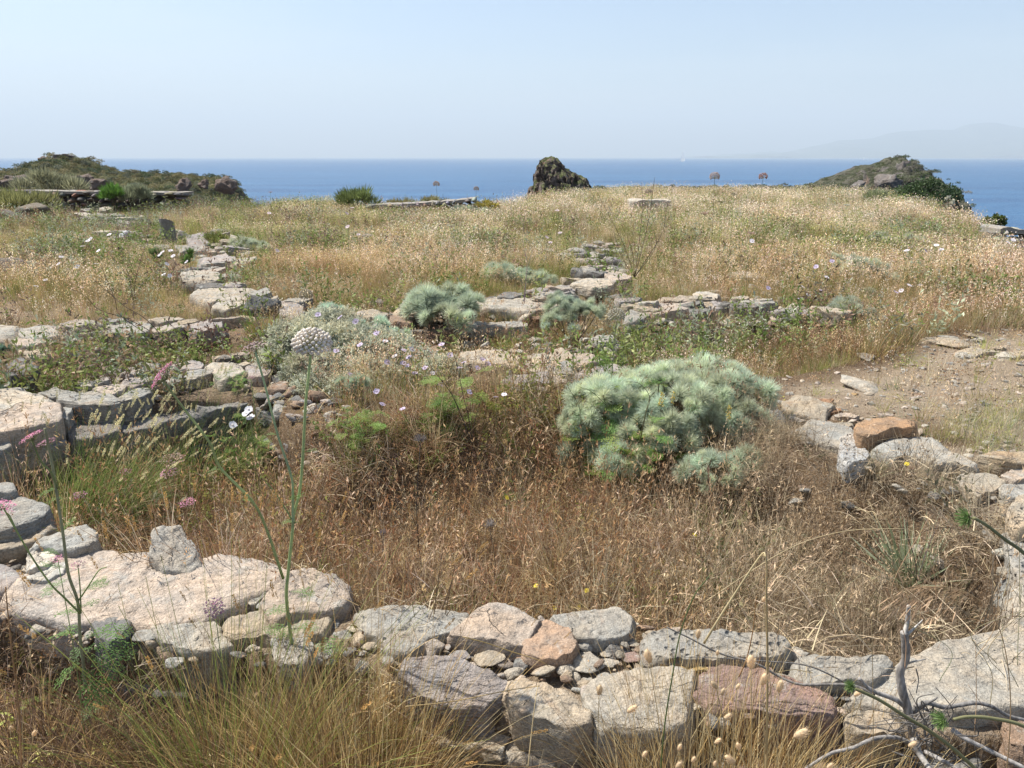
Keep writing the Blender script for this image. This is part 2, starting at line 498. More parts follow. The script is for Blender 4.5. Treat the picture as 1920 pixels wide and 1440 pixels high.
def build_ground():
    rr = [0.25]
    while rr[-1] < 58: rr.append(rr[-1] * 1.0115 + 0.001)
    rr = np.array(rr); az = np.radians(np.concatenate([np.arange(-95, -40, 1.2), np.arange(-40, 40, .27), np.arange(40, 96, 1.2)]))
    Rr, A = np.meshgrid(rr, az, indexing='ij')
    X = Rr * np.sin(A); Y = Rr * np.cos(A); Z = ground(X, Y)
    nr, na = X.shape
    V = np.stack([X, Y, Z], -1).reshape(-1, 3)
    i, j = np.meshgrid(np.arange(nr - 1), np.arange(na - 1), indexing='ij')
    a = (i * na + j).ravel()
    F = np.stack([a, a + na, a + na + 1, a + 1], 1)
    me = bpy.data.meshes.new('ground')
    me.from_pydata(V.tolist(), [], F.tolist())
    px, py = X.ravel(), Y.ravel()
    pm = np.zeros(len(px))
    for poly, soft in ((PATH, .35), (PATH_L, .8)):
        ins = inpoly(px, py, poly); d = seg_dist(px, py, poly)
        pm = np.maximum(pm, np.where(ins, sstep(0, soft, d + 0.12 * pnoise(px * 3, py * 3)), 0))
    # pale crumbly earth in and between the walls
    near = (~inpoly(px, py, ROOM)) & (~inpoly(px, py, FRONT)) & (py < 3.6) & (np.hypot(px, py) < 4.6)
    pm = np.maximum(pm, np.where(near, .75 + .25 * pnoise(px * 6, py * 6), 0))
    uu, vv_ = project(px, py, -.05)
    for (cu, cv, ru, rv) in [(1000, 680, 200, 50), (1000, 565, 150, 30), (1350, 570, 190, 30), (1120, 510, 60, 50), (410, 545, 80, 45), (200, 625, 280, 22), (300, 715, 320, 30), (390, 470, 60, 40)]:
        pm = np.maximum(pm, .8 * np.exp(-(((uu - cu) / ru) ** 2 + ((vv_ - cv) / rv) ** 2) * 1.1) * (py > 3))
    c = np.zeros((len(px), 4), np.float32); c[:, 0] = np.clip(pm, 0, 1); c[:, 3] = 1
    at = me.attributes.new('col', 'FLOAT_COLOR', 'POINT'); at.data.foreach_set('color', c.ravel())
    me.polygons.foreach_set('use_smooth', [True] * len(me.polygons))
    me.materials.append(M_EARTH)
    tag(obj('ground', me), kind='structure')
build_ground()

# ------------------------------------------------------------------ sea
def sea_material():
    m, n, l = new_mat('sea_water')
    out = N_(n, 'ShaderNodeOutputMaterial'); b = N_(n, 'ShaderNodeBsdfPrincipled')
    b.inputs['Roughness'].default_value = 0.28
    b.inputs['IOR'].default_value = 1.33
    b.inputs['Specular IOR Level'].default_value = 0.22
    geo = N_(n, 'ShaderNodeNewGeometry'); v = geo.outputs['Position']
    w1 = noise(n, l, v, 0.02, 5, 0.6)
    mp = N_(n, 'ShaderNodeMapping'); l.new(v, mp.inputs['Vector']); mp.inputs['Scale'].default_value = (0.004, 0.02, 1); mp.inputs['Rotation'].default_value = (0, 0, 0.35)
    w0 = noise(n, l, mp.outputs['Vector'], 1.0, 6, 0.65)
    c = mixc(n, l, ramp(n, l, w0, 0.38, 0.62), (0.008, 0.058, 0.15), (0.028, 0.115, 0.235))
    w3 = noise(n, l, v, 0.11, 4, 0.75)
    c = mixc(n, l, ramp(n, l, w3, 0.42, 0.62, 0.0, 0.45), c, (0.010, 0.05, 0.13))
    # breaking crests
    wc = noise(n, l, v, 0.07, 3, 0.55)
    c = mixc(n, l, ramp(n, l, wc, 0.755, 0.775, 0, 0.85), c, (0.75, 0.8, 0.82))
    l.new(c, b.inputs['Base Color'])
    w2 = noise(n, l, v, 0.35, 6, 0.65)
    bp = N_(n, 'ShaderNodeBump'); bp.inputs['Strength'].default_value = 0.8; bp.inputs['Distance'].default_value = 1.2
    l.new(w2, bp.inputs['Height']); l.new(bp.outputs['Normal'], b.inputs['Normal'])
    l.new(b.outputs[0], out.inputs['Surface'])
    return m
S = 16000.0
mb = MB(); xs = [-S, -2000, -300, 300, 2000, S]
vv = [(x, y, SEA_Z) for y in xs for x in xs]
mb.add(vv, [(j*6+i, j*6+i+1, (j+1)*6+i+1, (j+1)*6+i) for j in range(5) for i in range(5)])
tag(obj('sea', mb.mesh('sea', mat=sea_material())), kind='structure')

# ------------------------------------------------------------------ headlands, crag, far island
def land_material(name, rock, veg1, veg2, scale, vegamt, dist):
    m, n, l = new_mat(name)
    out = N_(n, 'ShaderNodeOutputMaterial'); b = N_(n, 'ShaderNodeBsdfPrincipled', Roughness=0.95)
    b.inputs['Specular IOR Level'].default_value = 0.1
    geo = N_(n, 'ShaderNodeNewGeometry'); v = geo.outputs['Position']
    a1 = noise(n, l, v, scale, 7, 0.65, .4); a2 = noise(n, l, v, scale * 5, 6, 0.7); a3 = noise(n, l, v, scale * 18, 4, 0.7)
    rk = mixc(n, l, ramp(n, l, a2, 0.38, 0.64), tuple(c * .45 for c in rock), tuple(c * 1.35 for c in rock))
    rk = mixc(n, l, ramp(n, l, a1, 0.55, 0.62, 0, .6), rk, (rock[0] * 1.5, rock[1] * 1.0, rock[2] * .75))
    vg = mixc(n, l, ramp(n, l, a2, 0.42, 0.60), veg1, veg2)
    sx = N_(n, 'ShaderNodeSeparateXYZ'); l.new(geo.outputs['Normal'], sx.inputs[0])
    ad = N_(n, 'ShaderNodeMath', operation='MULTIPLY_ADD'); l.new(sx.outputs['Z'], ad.inputs[0]); ad.inputs[1].default_value = 0.5; l.new(a1, ad.inputs[2])
    c = mixc(n, l, ramp(n, l, ad.outputs[0], 0.95 - vegamt, 1.02 - vegamt), rk, vg)
    g = ramp(n, l, a3, 0.3, 0.7, 0.55, 1.4); gm = N_(n, 'ShaderNodeCombineColor')
    for k in range(3): l.new(g, gm.inputs[k])
    c = mixc(n, l, 1.0, c, gm.outputs[0], 'MULTIPLY')
    l.new(c, b.inputs['Base Color'])
    hh = N_(n, 'ShaderNodeMath', operation='ADD'); l.new(a3, hh.inputs[0]); l.new(a2, hh.inputs[1])
    bp = N_(n, 'ShaderNodeBump'); bp.inputs['Strength'].default_value = 1.0; bp.inputs['Distance'].default_value = dist
    l.new(hh.outputs[0], bp.inputs['Height']); l.new(bp.outputs['Normal'], b.inputs['Normal'])
    l.new(b.outputs[0], out.inputs['Surface'])
    return m

def ridge(name, prof, D, df, db, zb, nx, ns, amp, freq, mat, pf=0.7, crest_amp=0.3, zf=None, ridged=0.0, dvar=0.0, sh=None):
    """a hill whose crest shows as the profile; front foot df metres nearer, back foot db metres beyond"""
    prof = np.array(prof, float)
    us = np.linspace(prof[0, 0], prof[-1, 0], nx)
    vs = np.interp(us, prof[:, 0], prof[:, 1])
    V = []
    for i in range(nx):
        Di = D + dvar * pnoise(us[i] * .01, 3.3)
        c = PD(us[i], vs[i], Di)
        z0 = zb if zf is None else zf
        for j in range(ns + 1):
            s = j / ns
            if s <= .6:
                t = s / .6; y = Di - df * (1 - t); q = t ** pf if sh is None else sh(t, us[i])
                z = z0 + (c[2] - z0) * q
            else:
                t = (s - .6) / .4; y = Di + db * t; z = c[2] - (c[2] - zb) * t ** 1.3
            k = abs(s - .6)
            V.append((c[0] * (y / Di) ** .5, y, z, crest_amp + (1 - crest_amp) * min(1, k * 5)))
    V = np.array(V); X, Y, Z, K = V.T
    A = amp * K
    nz = fbm(X * freq, Y * freq, Z * freq * 1.4, 5, .55)
    if ridged: nz = nz * (1 - ridged) + ridged * (0.6 - 1.6 * np.abs(fbm(X * freq * 1.3 + 9, Y * freq * 1.3, Z * freq * .9, 4, .55)))
    n2 = fbm(X * freq + 40, Y * freq, Z * freq, 4, .55); n3 = fbm(X * freq, Y * freq + 70, Z * freq, 4, .55)
    V3 = np.stack([X + A * .6 * n2, Y + A * n3, Z + A * nz * .8], 1)
    m = ns + 1
    F = [(i*m+j, (i+1)*m+j, (i+1)*m+j+1, i*m+j+1) for i in range(nx-1) for j in range(ns)]
    F.append(tuple(range(m))); F.append(tuple((nx-1)*m+j for j in range(m))[::-1])
    mb = MB(); mb.add(V3, F)
    me = mb.mesh(name, True, mat)
    return me, V3

M_HEAD = land_material('headland_cover', (0.15, 0.11, 0.09), (0.075, 0.085, 0.035), (0.17, 0.155, 0.075), 0.33, 0.30, 0.5)
M_HEADR = land_material('headland_cover_right', (0.22, 0.20, 0.18), (0.085, 0.095, 0.055), (0.17, 0.165, 0.115), 0.36, 0.13, 0.5)
M_CRAGM = land_material('crag_cover', (0.25, 0.20, 0.17), (0.11, 0.13, 0.05), (0.22, 0.22, 0.12), 0.9, 0.17, 0.22)
M_ISLE = land_material('island_cover', (0.20, 0.19, 0.17), (0.05, 0.08, 0.05), (0.10, 0.12, 0.07), 0.0012, 0.35, 30)

me, HL = ridge('headland', [(-700, 345), (-400, 329), (-200, 330), (-60, 322), (0, 322), (60, 315), (78, 303), (100, 294), (125, 292), (145, 297), (165, 300), (180, 307), (205, 316), (235, 323), (280, 325), (330, 328), (380, 330), (412, 331), (430, 338), (447, 352), (458, 372), (470, 400), (485, 440), (500, 520)],
            62, 26, 30, SEA_Z - 2, 260, 70, 1.0, 0.42, M_HEAD, zf=-4.5, ridged=.6, crest_amp=.26, sh=lambda t, u: (0.20 + .8 * t ** .8) * min(1, t * 6) if t < 1 else 1)
tag(obj('headland', me), kind='structure')
me, HR = ridge('headland', [(1000,520),(1030,420),(1060,380),(1110,353),(1150,350),(1250,351),(1330,352),(1420,349),(1500,349),(1530,341),(1570,325),(1605,312),(1650,303),(1668,296),(1690,295),(1700,300),(1707,312),(1714,325),(1720,332),(1732,352),(1745,385),(1755,430),(1762,520)],
            58, 16, 22, SEA_Z - 2, 260, 60, 0.8, 0.5, M_HEADR, zf=-4.5, ridged=.6, crest_amp=.22, sh=lambda t, u: (0.35 + .65 * t ** (.9 if u < 1600 else .45)) * min(1, t * 6) if t < 1 else 1)
tag(obj('headland', me), kind='structure')

# rock outcrop in the middle, beyond the field
me, _ = ridge('rock_outcrop', [(972,420),(985,385),(991,368),(993,356),(1003,346),(1001,332),(1006,318),(1013,309),(1019,298),(1034,295),(1048,302),(1062,314),(1075,325),(1090,330),(1100,339),(1108,352),(1118,372),(1135,420)],
              34, 3.2, 3.5, -6.0, 170, 110, 0.60, 1.7, M_CRAGM, ridged=.9, crest_amp=.30, sh=lambda t, u: .72 + .28 * t ** .8 if t > .08 else t * 9.3)
o = tag(obj('rock_outcrop', me), 'jagged dark rock outcrop standing alone against the sea', 'rock')

# island on the horizon
isl = [(1300,299),(1345,296),(1380,291),(1430,288),(1480,285),(1526,274),(1560,268),(1574,263),(1600,262),(1639,258),(1665,250),(1687,245),(1720,244),(1752,243),(1775,243),(1794,242),(1806,235),(1816,231),(1835,229),(1849,228),(1866,229),(1881,232),(1900,236),(1920,240),(1960,250),(2010,262),(2100,270),(2200,285),(2300,300)]
me, _ = ridge('far_island', isl, 12600, 2400, 2400, SEA_Z - 10, 200, 24, 80, 0.0012, M_ISLE, crest_amp=.08, pf=.8)
tag(obj('far_island', me), kind='structure')

# ------------------------------------------------------------------ yachts under sail
M_SAIL, n_, l_ = new_mat('sailcloth')
o_ = N_(n_, 'ShaderNodeOutputMaterial'); b_ = N_(n_, 'ShaderNodeBsdfPrincipled', Roughness=0.7); b_.inputs['Base Color'].default_value = (.88, .88, .87, 1)
t_ = N_(n_, 'ShaderNodeBsdfTranslucent'); t_.inputs['Color'].default_value = (.88, .88, .86, 1); x_ = N_(n_, 'ShaderNodeMixShader'); x_.inputs['Fac'].default_value = .4
l_.new(b_.outputs[0], x_.inputs[1]); l_.new(t_.outputs[0], x_.inputs[2]); l_.new(x_.outputs[0], o_.inputs['Surface'])
def yacht(u, v, hpx, label):
    x, y = P(u, v, SEA_Z); x = float(x); y = float(y)
    hgt = hpx / FPX * y
    e = empty('sailing_yacht', (x, y, SEA_Z), label, 'sailing yacht', 'yachts out at sea')
    k = hgt
    mb = MB(); L = k * .42
    st = np.linspace(0, 1, 9); V = []
    for t in st:
        w = .11 * L * math.sin(math.pi * min(1, .18 + t * .82)) ; X = -L/2 + L * t
        for a, zz in ((-w, .055*k), (-w*.6, -.01*k), (0, -.02*k), (w*.6, -.01*k), (w, .055*k)): V.append((a, X, zz))
    F = [(i*5+j, i*5+j+1, (i+1)*5+j+1, (i+1)*5+j) for i in range(8) for j in range(4)] + [(i*5, (i+1)*5, (i+1)*5+4, i*5+4) for i in range(8)]
    mb.add(V, F); obj('hull', mb.mesh('hull', mat=M_SAIL), e, rot=(0, 0, .5))
    mb = MB(); tube(mb, [(0, 0, 0), (0, 0, k)], k * .006, 6); obj('mast', mb.mesh('mast', mat=M_SAIL), e)
    for nm, s, top, fl in (('mainsail', -1, .97, .42), ('jib', 1, .85, .36)):
        mb = MB(); V = []
        for a in range(9):
            t = a / 8
            for q in range(5):
                p = q / 4; V.append((math.sin(math.pi * p) * .03 * k * (1 - t), s * (.01 * k + p * fl * .8 * k * (1 - t)), .09 * k + t * (top - .09) * k))
        F = [(a*5+q, a*5+q+1, (a+1)*5+q+1, (a+1)*5+q) for a in range(8) for q in range(4)]
        F += [tuple(x for x in f[::-1]) for f in []]
        mb.add(V, F); so = obj(nm, mb.mesh(nm, mat=M_SAIL), e, rot=(0, 0, .65))
        md = so.modifiers.new('thickness', 'SOLIDIFY'); md.thickness = k * .004
yacht(1279.5, 303.5, 18, 'white sailing yacht, the larger one, on the horizon left of the right headland')
yacht(1619, 299.5, 5, 'tiny distant white yacht on the horizon just above the right headland')

# ------------------------------------------------------------------ sea haze
mb = MB(); B = 16600.0; z0, z1 = SEA_Z - 14, 800.0
mb.add([(x, y, z) for z in (z0, z1) for y in (-B, B) for x in (-B, B)], [(0,2,3,1),(4,5,7,6),(0,1,5,4),(2,6,7,3),(0,4,6,2),(1,3,7,5)])
mh = bpy.data.materials.new('sea_haze'); mh.use_nodes = True; hn, hl = mh.node_tree.nodes, mh.node_tree.links; hn.clear()
ho = N_(hn, 'ShaderNodeOutputMaterial'); hv = N_(hn, 'ShaderNodeVolumePrincipled')
hv.inputs['Color'].default_value = (0.74, 0.87, 1.0, 1); hv.inputs['Density'].default_value = 1.8e-4; hv.inputs['Anisotropy'].default_value = 0.05
hl.new(hv.outputs[0], ho.inputs['Volume'])
tag(obj('haze', mb.mesh('haze', mat=mh)), 'pale bluish sea haze over the water and the far island', 'haze', kind='stuff')
# ------------------------------------------------------------------ stones
PINK = (.42, .355, .295); GREY = (.335, .32, .285); TAN = (.39, .33, .25); PALE = (.43, .39, .325); RUST = (.34, .19, .105)
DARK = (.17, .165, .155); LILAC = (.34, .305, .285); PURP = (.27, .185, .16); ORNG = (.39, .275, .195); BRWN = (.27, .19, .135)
FOOT = []          # footprints, so that grass does not grow through stones

def resample(p, n):
    p = np.asarray(p, float); q = np.vstack([p, p[:1]])
    d = np.concatenate([[0], np.cumsum(np.linalg.norm(np.diff(q, axis=0), axis=1))])
    s = np.linspace(0, d[-1], n, endpoint=False)
    return np.stack([np.interp(s, d, q[:, 0]), np.interp(s, d, q[:, 1])], 1)

def stone(parent, pts, zt=0.0, th=0.12, col=GREY, mat=None, tilt=(0, 0), rough=1.0, seed=None, name='stone', world_pts=None):
    """a slab or block whose top outline is pts (pixels of the photo) at height zt"""
    sd = seed if seed is not None else int(rng.integers(1e6))
    rg = np.random.default_rng(sd)
    if world_pts is None and zt > 0 and dist_at(pts[0][1]) > 4.6: zt = zt * .75 - .01
    pw = np.array(wpoly(pts, zt)) if world_pts is None else np.array(world_pts)
    FOOT.append(pw.copy())
    c = pw.mean(0); size = np.sqrt(np.prod(np.ptp(pw, axis=0)) + 1e-6)
    near = float(np.hypot(*c)) < 3.2
    n = int(np.clip(size * (300 if near else 130), 24, 150))
    q = resample(pw, n)
    q = .94 * q + .03 * (np.roll(q, 1, 0) + np.roll(q, -1, 0))
    q = c + (q - c) * (1.13 if size > .12 else 1.08)
    bev = min(.016, .07 * size, th * .25)
    nt = 7 if n < 50 else (14 if n < 90 else 24)
    rings = []
    for f in list(np.linspace(0.0, .9, nt)[1:]) + [.955, .985, 1.0]:
        z = {.985: -.18, 1.0: -.55}.get(f, 0) * bev
        rings.append((c + (q - c) * f, z))
    per = np.array([0.12, .35, .6, .82, 1.0]) if not (near and th > .12) else np.linspace(.05, 1, 11)
    for t in per:
        rings.append((c + (q - c) * (1 + bev / size * .5 - .07 * t * t), -bev * .55 - t * th))
    V = [(c[0], c[1], 0.0)]
    for r, z in rings: V += [(a, b, z) for a, b in r]
    V.append((c[0], c[1], rings[-1][1]))
    V = np.array(V); m = len(rings)
    F = [(0, 1 + k, 1 + (k + 1) % n) for k in range(n)]
    F += [(1+i*n+k, 1+(i+1)*n+k, 1+(i+1)*n+(k+1) % n, 1+i*n+(k+1) % n) for i in range(m-1) for k in range(n)]
    b = len(V) - 1
    F += [(b, 1+(m-1)*n+(k+1) % n, 1+(m-1)*n+k) for k in range(n)]
    # broken corners: slice the block with a few slanted planes
    hx, hy = np.ptp(pw[:, 0]) / 2, np.ptp(pw[:, 1]) / 2
    for _ in range(int(rg.integers(2, 6))):
        aa = rg.uniform(0, 6.283); dn = nrm((math.cos(aa), math.sin(aa), rg.uniform(.1, .8)))
        U = np.stack([(V[:, 0] - c[0]) / hx, (V[:, 1] - c[1]) / hy, (V[:, 2]) / max(th, .04) * .8], 1)
        k_ = U @ dn; hm = np.quantile(k_, rg.uniform(.925, .985)); ex = np.maximum(k_ - hm, 0) * .6
        V -= ex[:, None] * dn * (hx, hy, max(th, .04))
    x, y, z = V.T; o = sd % 97
    s = np.clip(size, .05, .8)
    f1 = 2.2 / s; A = .030 * s * rough + .003
    edge = np.ones(len(V))
    dx = fbm(x*f1+o, y*f1, z*f1, 4, .55) * A; dy = fbm(x*f1, y*f1+o, z*f1+7, 4, .55) * A
    dz = fbm(x*f1*.8+o, y*f1*.8+3, z*f1+o, 5, .58) * A * .9
    # ledges: thin steps across the top where the stone has cleaved
    st = pnoise(x*f1*.7+o*2, y*f1*.7, 1.0)
    dz = dz + (np.round(st * 3.0) / 3.0) * A * .8
    # chipped faces
    fine = fbm(x*38, y*38, z*60, 4, .62) * .0042 * rough
    V[:, 0] += dx + fine; V[:, 1] += dy + fine * .7; V[:, 2] += dz + fine
    V[:, 2] += (V[:, 0] - c[0]) * tilt[0] + (V[:, 1] - c[1]) * tilt[1]
    me = bpy.data.meshes.new(name)
    V[:, 0] -= c[0]; V[:, 1] -= c[1]
    me.from_pydata(V.tolist(), [], F)
    me.polygons.foreach_set('use_smooth', [True] * len(me.polygons))
    me.materials.append(mat or M_STONE)
    jit = rg.uniform(.88, 1.12)
    loc = np.array((c[0], c[1], zt))
    if parent is not None: loc = loc - np.array(parent.location)
    return obj(name, me, parent, loc, color=tuple(k * jit for k in col))

def rock_mesh(seed, sub=3, cuts=13, rough=.12, name='rock'):
    rg = np.random.default_rng(seed)
    v, f = ICO[sub]; v = v.copy()
    for _ in range(cuts):
        d = nrm(rg.normal(size=3)); h = rg.uniform(.45, .82)
        k = v @ d; ex = np.maximum(k - h, 0); v -= ex[:, None] * d * .93
    v += v * (fbm(v[:, 0]*1.6+seed, v[:, 1]*1.6, v[:, 2]*1.6, 4, .55) * rough)[:, None]
    v /= np.abs(v).max(0)
    me = bpy.data.meshes.new(name); me.from_pydata(v.tolist(), [], f)
    me.polygons.foreach_set('use_smooth', [True] * len(me.polygons))
    return me
ROCKS = {}
def rock_variant(k, mat, sub=3):
    key = (k, mat.name, sub)
    if key not in ROCKS:
        me = rock_mesh(k * 13 + 5, sub); me.materials.append(mat); ROCKS[key] = me
    return ROCKS[key]

def boulder(parent, u, v, ru, rv, col=GREY, mat=None, zg=None, name='stone', big=False, deep=.8, rz=None):
    """a rounded or broken rock whose image is the ellipse (u,v) +- (ru,rv)"""
    if zg is None: x, y, zz = ground_at_px(u, v + rv * .8)
    else: x, y = P(u, v + rv * .8, zg); zz = zg
    y = float(y); x = float(x)
    wx = ru * y / FPX * 1.02; wy = wx * deep
    ang = math.atan2(H - zz, y)
    ht = (2 * rv * y / FPX - 2 * wy * math.sin(ang) * .8) / math.cos(ang)
    ht = max(ht, wx * .35)
    k = int(rng.integers(0, 14))
    y2 = y + wy * .8
    sc = (wx, wy, ht * .62)
    loc = np.array((x, y2, zz + ht * .40))
    if parent is not None: loc = loc - np.array(parent.location)
    jit = rng.uniform(.85, 1.15)
    FOOT.append(np.array([(x + wx*.85*math.cos(a), y2 + wy*.85*math.sin(a)) for a in np.linspace(0, 6.28, 9)[:-1]]))
    if big:
        me = rock_mesh(int(rng.integers(1e5)), 4, 12, .10, name); me.materials.append(mat or M_STONE)
    else: me = rock_variant(k, mat or M_STONE, 3)
    return obj(name, me, parent, loc, (rng.uniform(-.15, .15), rng.uniform(-.15, .15), rng.uniform(-.5, .5) if rz is None else rz), sc, tuple(c * jit for c in col))

def rubble(parent, poly_px, n, s0, s1, z=-.03, cols=(GREY, TAN, PALE, BRWN, PINK, DARK), zuse=0.0):
    """small broken stones packed between the larger ones"""
    pw = np.array(wpoly(poly_px, zuse)); lo, hi = pw.min(0), pw.max(0)
    k = 0; tries = 0
    while k < n and tries < n * 40:
        tries += 1
        x, y = rng.uniform(lo, hi)
        if not inpoly(np.array([x]), np.array([y]), pw)[0]: continue
        if any(inpoly(np.array([x]), np.array([y]), c0 + (f - c0) * .86)[0] for f, c0 in [(f, f.mean(0)) for f in FOOT if abs(f[0, 0] - x) < 1 and abs(f[0, 1] - y) < 1]): continue
        s = rng.uniform(s0, s1) * rng.uniform(.6, 1)
        zz = gz(x, y) + s * .2 if z is None else z + rng.uniform(-.02, .015)
        c = cols[int(rng.integers(len(cols)))]; j = rng.uniform(.8, 1.2)
        loc = np.array((x, y, zz)) - (np.array(parent.location) if parent is not None else 0)
        obj('stone', rock_variant(int(rng.integers(0, 14)), M_STONE, 2), parent, loc, tuple(rng.uniform(-.5, .5, 2)) + (rng.uniform(0, 6.28),),
            (s, s * rng.uniform(.55, 1), s * rng.uniform(.28, .5)), tuple(q * j for q in c))
        k += 1

def course(parent, line_px, zt, h, w, depth=.2, cols=(GREY, DARK, BRWN), line_z=0.0, inset=0.02, side=1):
    """one hidden course of wall stones along a line"""
    L = np.array(wpoly(line_px, line_z))
    d = np.concatenate([[0], np.cumsum(np.linalg.norm(np.diff(L, axis=0), axis=1))])
    s = 0
    while s < d[-1] - w * .4:
        ww = w * rng.uniform(.6, 1.35)
        a = np.array((np.interp(s + .008, d, L[:, 0]), np.interp(s + .008, d, L[:, 1])))
        b = np.array((np.interp(s + ww - .008, d, L[:, 0]), np.interp(s + ww - .008, d, L[:, 1])))
        t = b - a; ln = np.linalg.norm(t) + 1e-6; t /= ln; nn = np.array((-t[1], t[0])) * side
        ins = inset + rng.uniform(-.015, .02)
        pts = [a + nn * ins, (a + b) / 2 + nn * (ins - .008), b + nn * ins, b + nn * depth, a + nn * depth]
        stone(parent, None, zt + rng.uniform(-.012, .008), h, cols[int(rng.integers(len(cols)))], world_pts=pts,
              mat=M_STRATA if rng.random() < .4 else M_STONE, rough=1.3)
        s += ww

# ---- the near wall across the foreground
W_front = empty('stone_wall', (.25, 1.75, -.3), 'broad low ruined wall of fitted grey, pink and orange stones crossing the foreground', 'wall')
w = W_front
stone(w, [(677,1143),(710,1129),(760,1136),(817,1147),(876,1151),(862,1168),(846,1186),(833,1185),(800,1189),(782,1210),(765,1228),(733,1220),(713,1190),(685,1180)], 0.0, .12, GREY)
stone(w, [(881,1150),(893,1138),(937,1137),(987,1142),(1006,1157),(997,1177),(980,1201),(933,1196),(887,1190),(850,1185),(865,1168)], .015, .10, PINK)
stone(w, [(1005,1170),(1033,1168),(1063,1177),(1077,1203),(1067,1222),(1043,1232),(1007,1230),(981,1220),(985,1197)], .01, .09, ORNG)
stone(w, [(1014,1156),(1050,1152),(1093,1143),(1163,1143),(1178,1160),(1176,1178),(1147,1191),(1120,1197),(1082,1192),(1070,1175),(1036,1164)], .01, .11, GREY)
stone(w, [(763,1242),(813,1237),(867,1243),(900,1253),(945,1260),(950,1273),(933,1295),(900,1315),(840,1308),(787,1290),(758,1268)], .0, .12, LILAC, M_STRATA, tilt=(0, .12))
stone(w, [(960,1282),(993,1277),(1043,1293),(1096,1303),(1101,1320),(1103,1350),(1067,1355),(1017,1343),(975,1328),(953,1300)], .0, .17, TAN)
stone(w, [(1107,1293),(1122,1271),(1150,1250),(1185,1254),(1235,1252),(1298,1259),(1296,1276),(1286,1300),(1294,1325),(1282,1348),(1240,1356),(1190,1353),(1135,1345),(1110,1325)], .005, .17, PALE)
stone(w, [(1296,1282),(1330,1254),(1357,1244),(1410,1249),(1467,1270),(1523,1290),(1580,1320),(1584,1334),(1559,1341),(1495,1335),(1452,1336),(1410,1329),(1357,1325),(1311,1307)], -.005, .2, PURP)
stone(w, [(1205,1189),(1235,1177),(1311,1183),(1399,1185),(1458,1198),(1475,1222),(1478,1240),(1452,1238),(1399,1234),(1328,1231),(1247,1231),(1212,1215)], .02, .10, GREY, M_PIT)
stone(w, [(1240,1245),(1290,1240),(1333,1245),(1328,1256),(1270,1260),(1243,1254)], -.005, .05, (.40, .27, .10))
stone(w, [(1490,1246),(1509,1233),(1552,1230),(1601,1235),(1654,1231),(1677,1244),(1656,1263),(1622,1274),(1559,1276),(1511,1278),(1490,1265)], .01, .11, GREY)
stone(w, [(1637,1273),(1660,1258),(1690,1243),(1736,1226),(1789,1212),(1842,1194),(1895,1173),(1960,1152),(2060,1140),(2080,1230),(2000,1300),(1900,1312),(1807,1320),(1700,1330),(1640,1322),(1600,1309)], .0, .15, PALE, rough=.7)
stone(w, [(1590,1328),(1640,1334),(1690,1346),(1692,1366),(1640,1376),(1590,1362)], -.015, .2, TAN)
stone(w, [(1884,1328),(1935,1326),(2000,1335),(2010,1380),(1940,1402),(1888,1385)], -.03, .25, BRWN)
stone(w, [(1700,1345),(1760,1335),(1880,1330),(1880,1350),(1790,1368),(1710,1372)], -.14, .15, DARK)
for (u, v, ru, rv, c) in [(1100,1212,21,20,GREY),(1140,1223,21,13,TAN),(1183,1203,22,14,DARK),(1190,1234,32,14,PURP),(1100,1248,42,17,PALE),(1063,1265,17,14,TAN),
                          (1097,1281,21,12,TAN),(976,1251,28,17,DARK),(915,1240,38,13,TAN),(865,1232,27,12,LILAC),(807,1212,28,22,PINK),(1026,1258,30,13,TAN),(1150,1246,22,9,PALE),
                          (770,1250,20,10,TAN),(1215,1243,20,10,PALE),(1480,1275,22,12,TAN),(1430,1255,26,8,GREY),(1900,1288,22,9,ORNG),(1590,1292,22,15,DARK),(700,1205,32,18,TAN),(735,1240,26,12,PALE)]:
    boulder(w, u, v, ru, rv, c, zg=-.035, deep=.9)
rubble(w, [(670,1150),(1190,1150),(1480,1200),(1640,1250),(1640,1330),(1110,1350),(960,1310),(760,1280)], 210, .008, .042, -.032)
rubble(w, [(1480,1240),(1700,1240),(1950,1180),(1950,1330),(1600,1330)], 30, .015, .04, -.05)
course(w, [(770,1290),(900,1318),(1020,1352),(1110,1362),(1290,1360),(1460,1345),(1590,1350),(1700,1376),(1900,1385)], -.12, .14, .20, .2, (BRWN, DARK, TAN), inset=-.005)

# ---- the left stretch of the near wall: big pink slabs
W_fl = empty('stone_wall', (-1.1, 2.0, -.3), 'left end of the near wall, huge weathered pink slabs with a loose block on top', 'wall')
w = W_fl
stone(w, [(38,1108),(60,1082),(110,1062),(125,1042),(150,1026),(190,1020),(215,1018),(240,1027),(282,1031),(330,1043),(372,1051),(400,1044),(440,1050),(480,1060),(526,1075),(490,1097),(430,1124),(380,1148),(300,1156),(240,1153),(150,1158),(60,1138),(30,1122)], .0, .17, PINK, rough=.8)
stone(w, [(510,1108),(541,1080),(545,1070),(575,1068),(620,1078),(650,1092),(654,1105),(641,1130),(600,1139),(560,1144),(530,1158),(500,1150),(498,1125)], .01, .2, PINK)
stone(w, [(465,1128),(480,1112),(502,1101),(498,1116),(472,1133)], -.01, .1, GREY)
stone(w, [(-160,918),(-60,925),(0,927),(25,925),(50,937),(80,955),(87,968),(75,975),(50,985),(20,994),(-60,1000),(-180,1000)], .05, .2, GREY, M_STRATA, tilt=(.05, 0))
stone(w, [(-160,900),(-60,905),(0,905),(15,909),(21,920),(-60,926),(-160,925)], .08, .2, GREY)
stone(w, [(90,1001),(120,988),(140,986),(165,992),(178,1008),(174,1020),(135,1028),(75,1024),(47,1020),(64,1010)], .03, .14, GREY, tilt=(.1, 0))
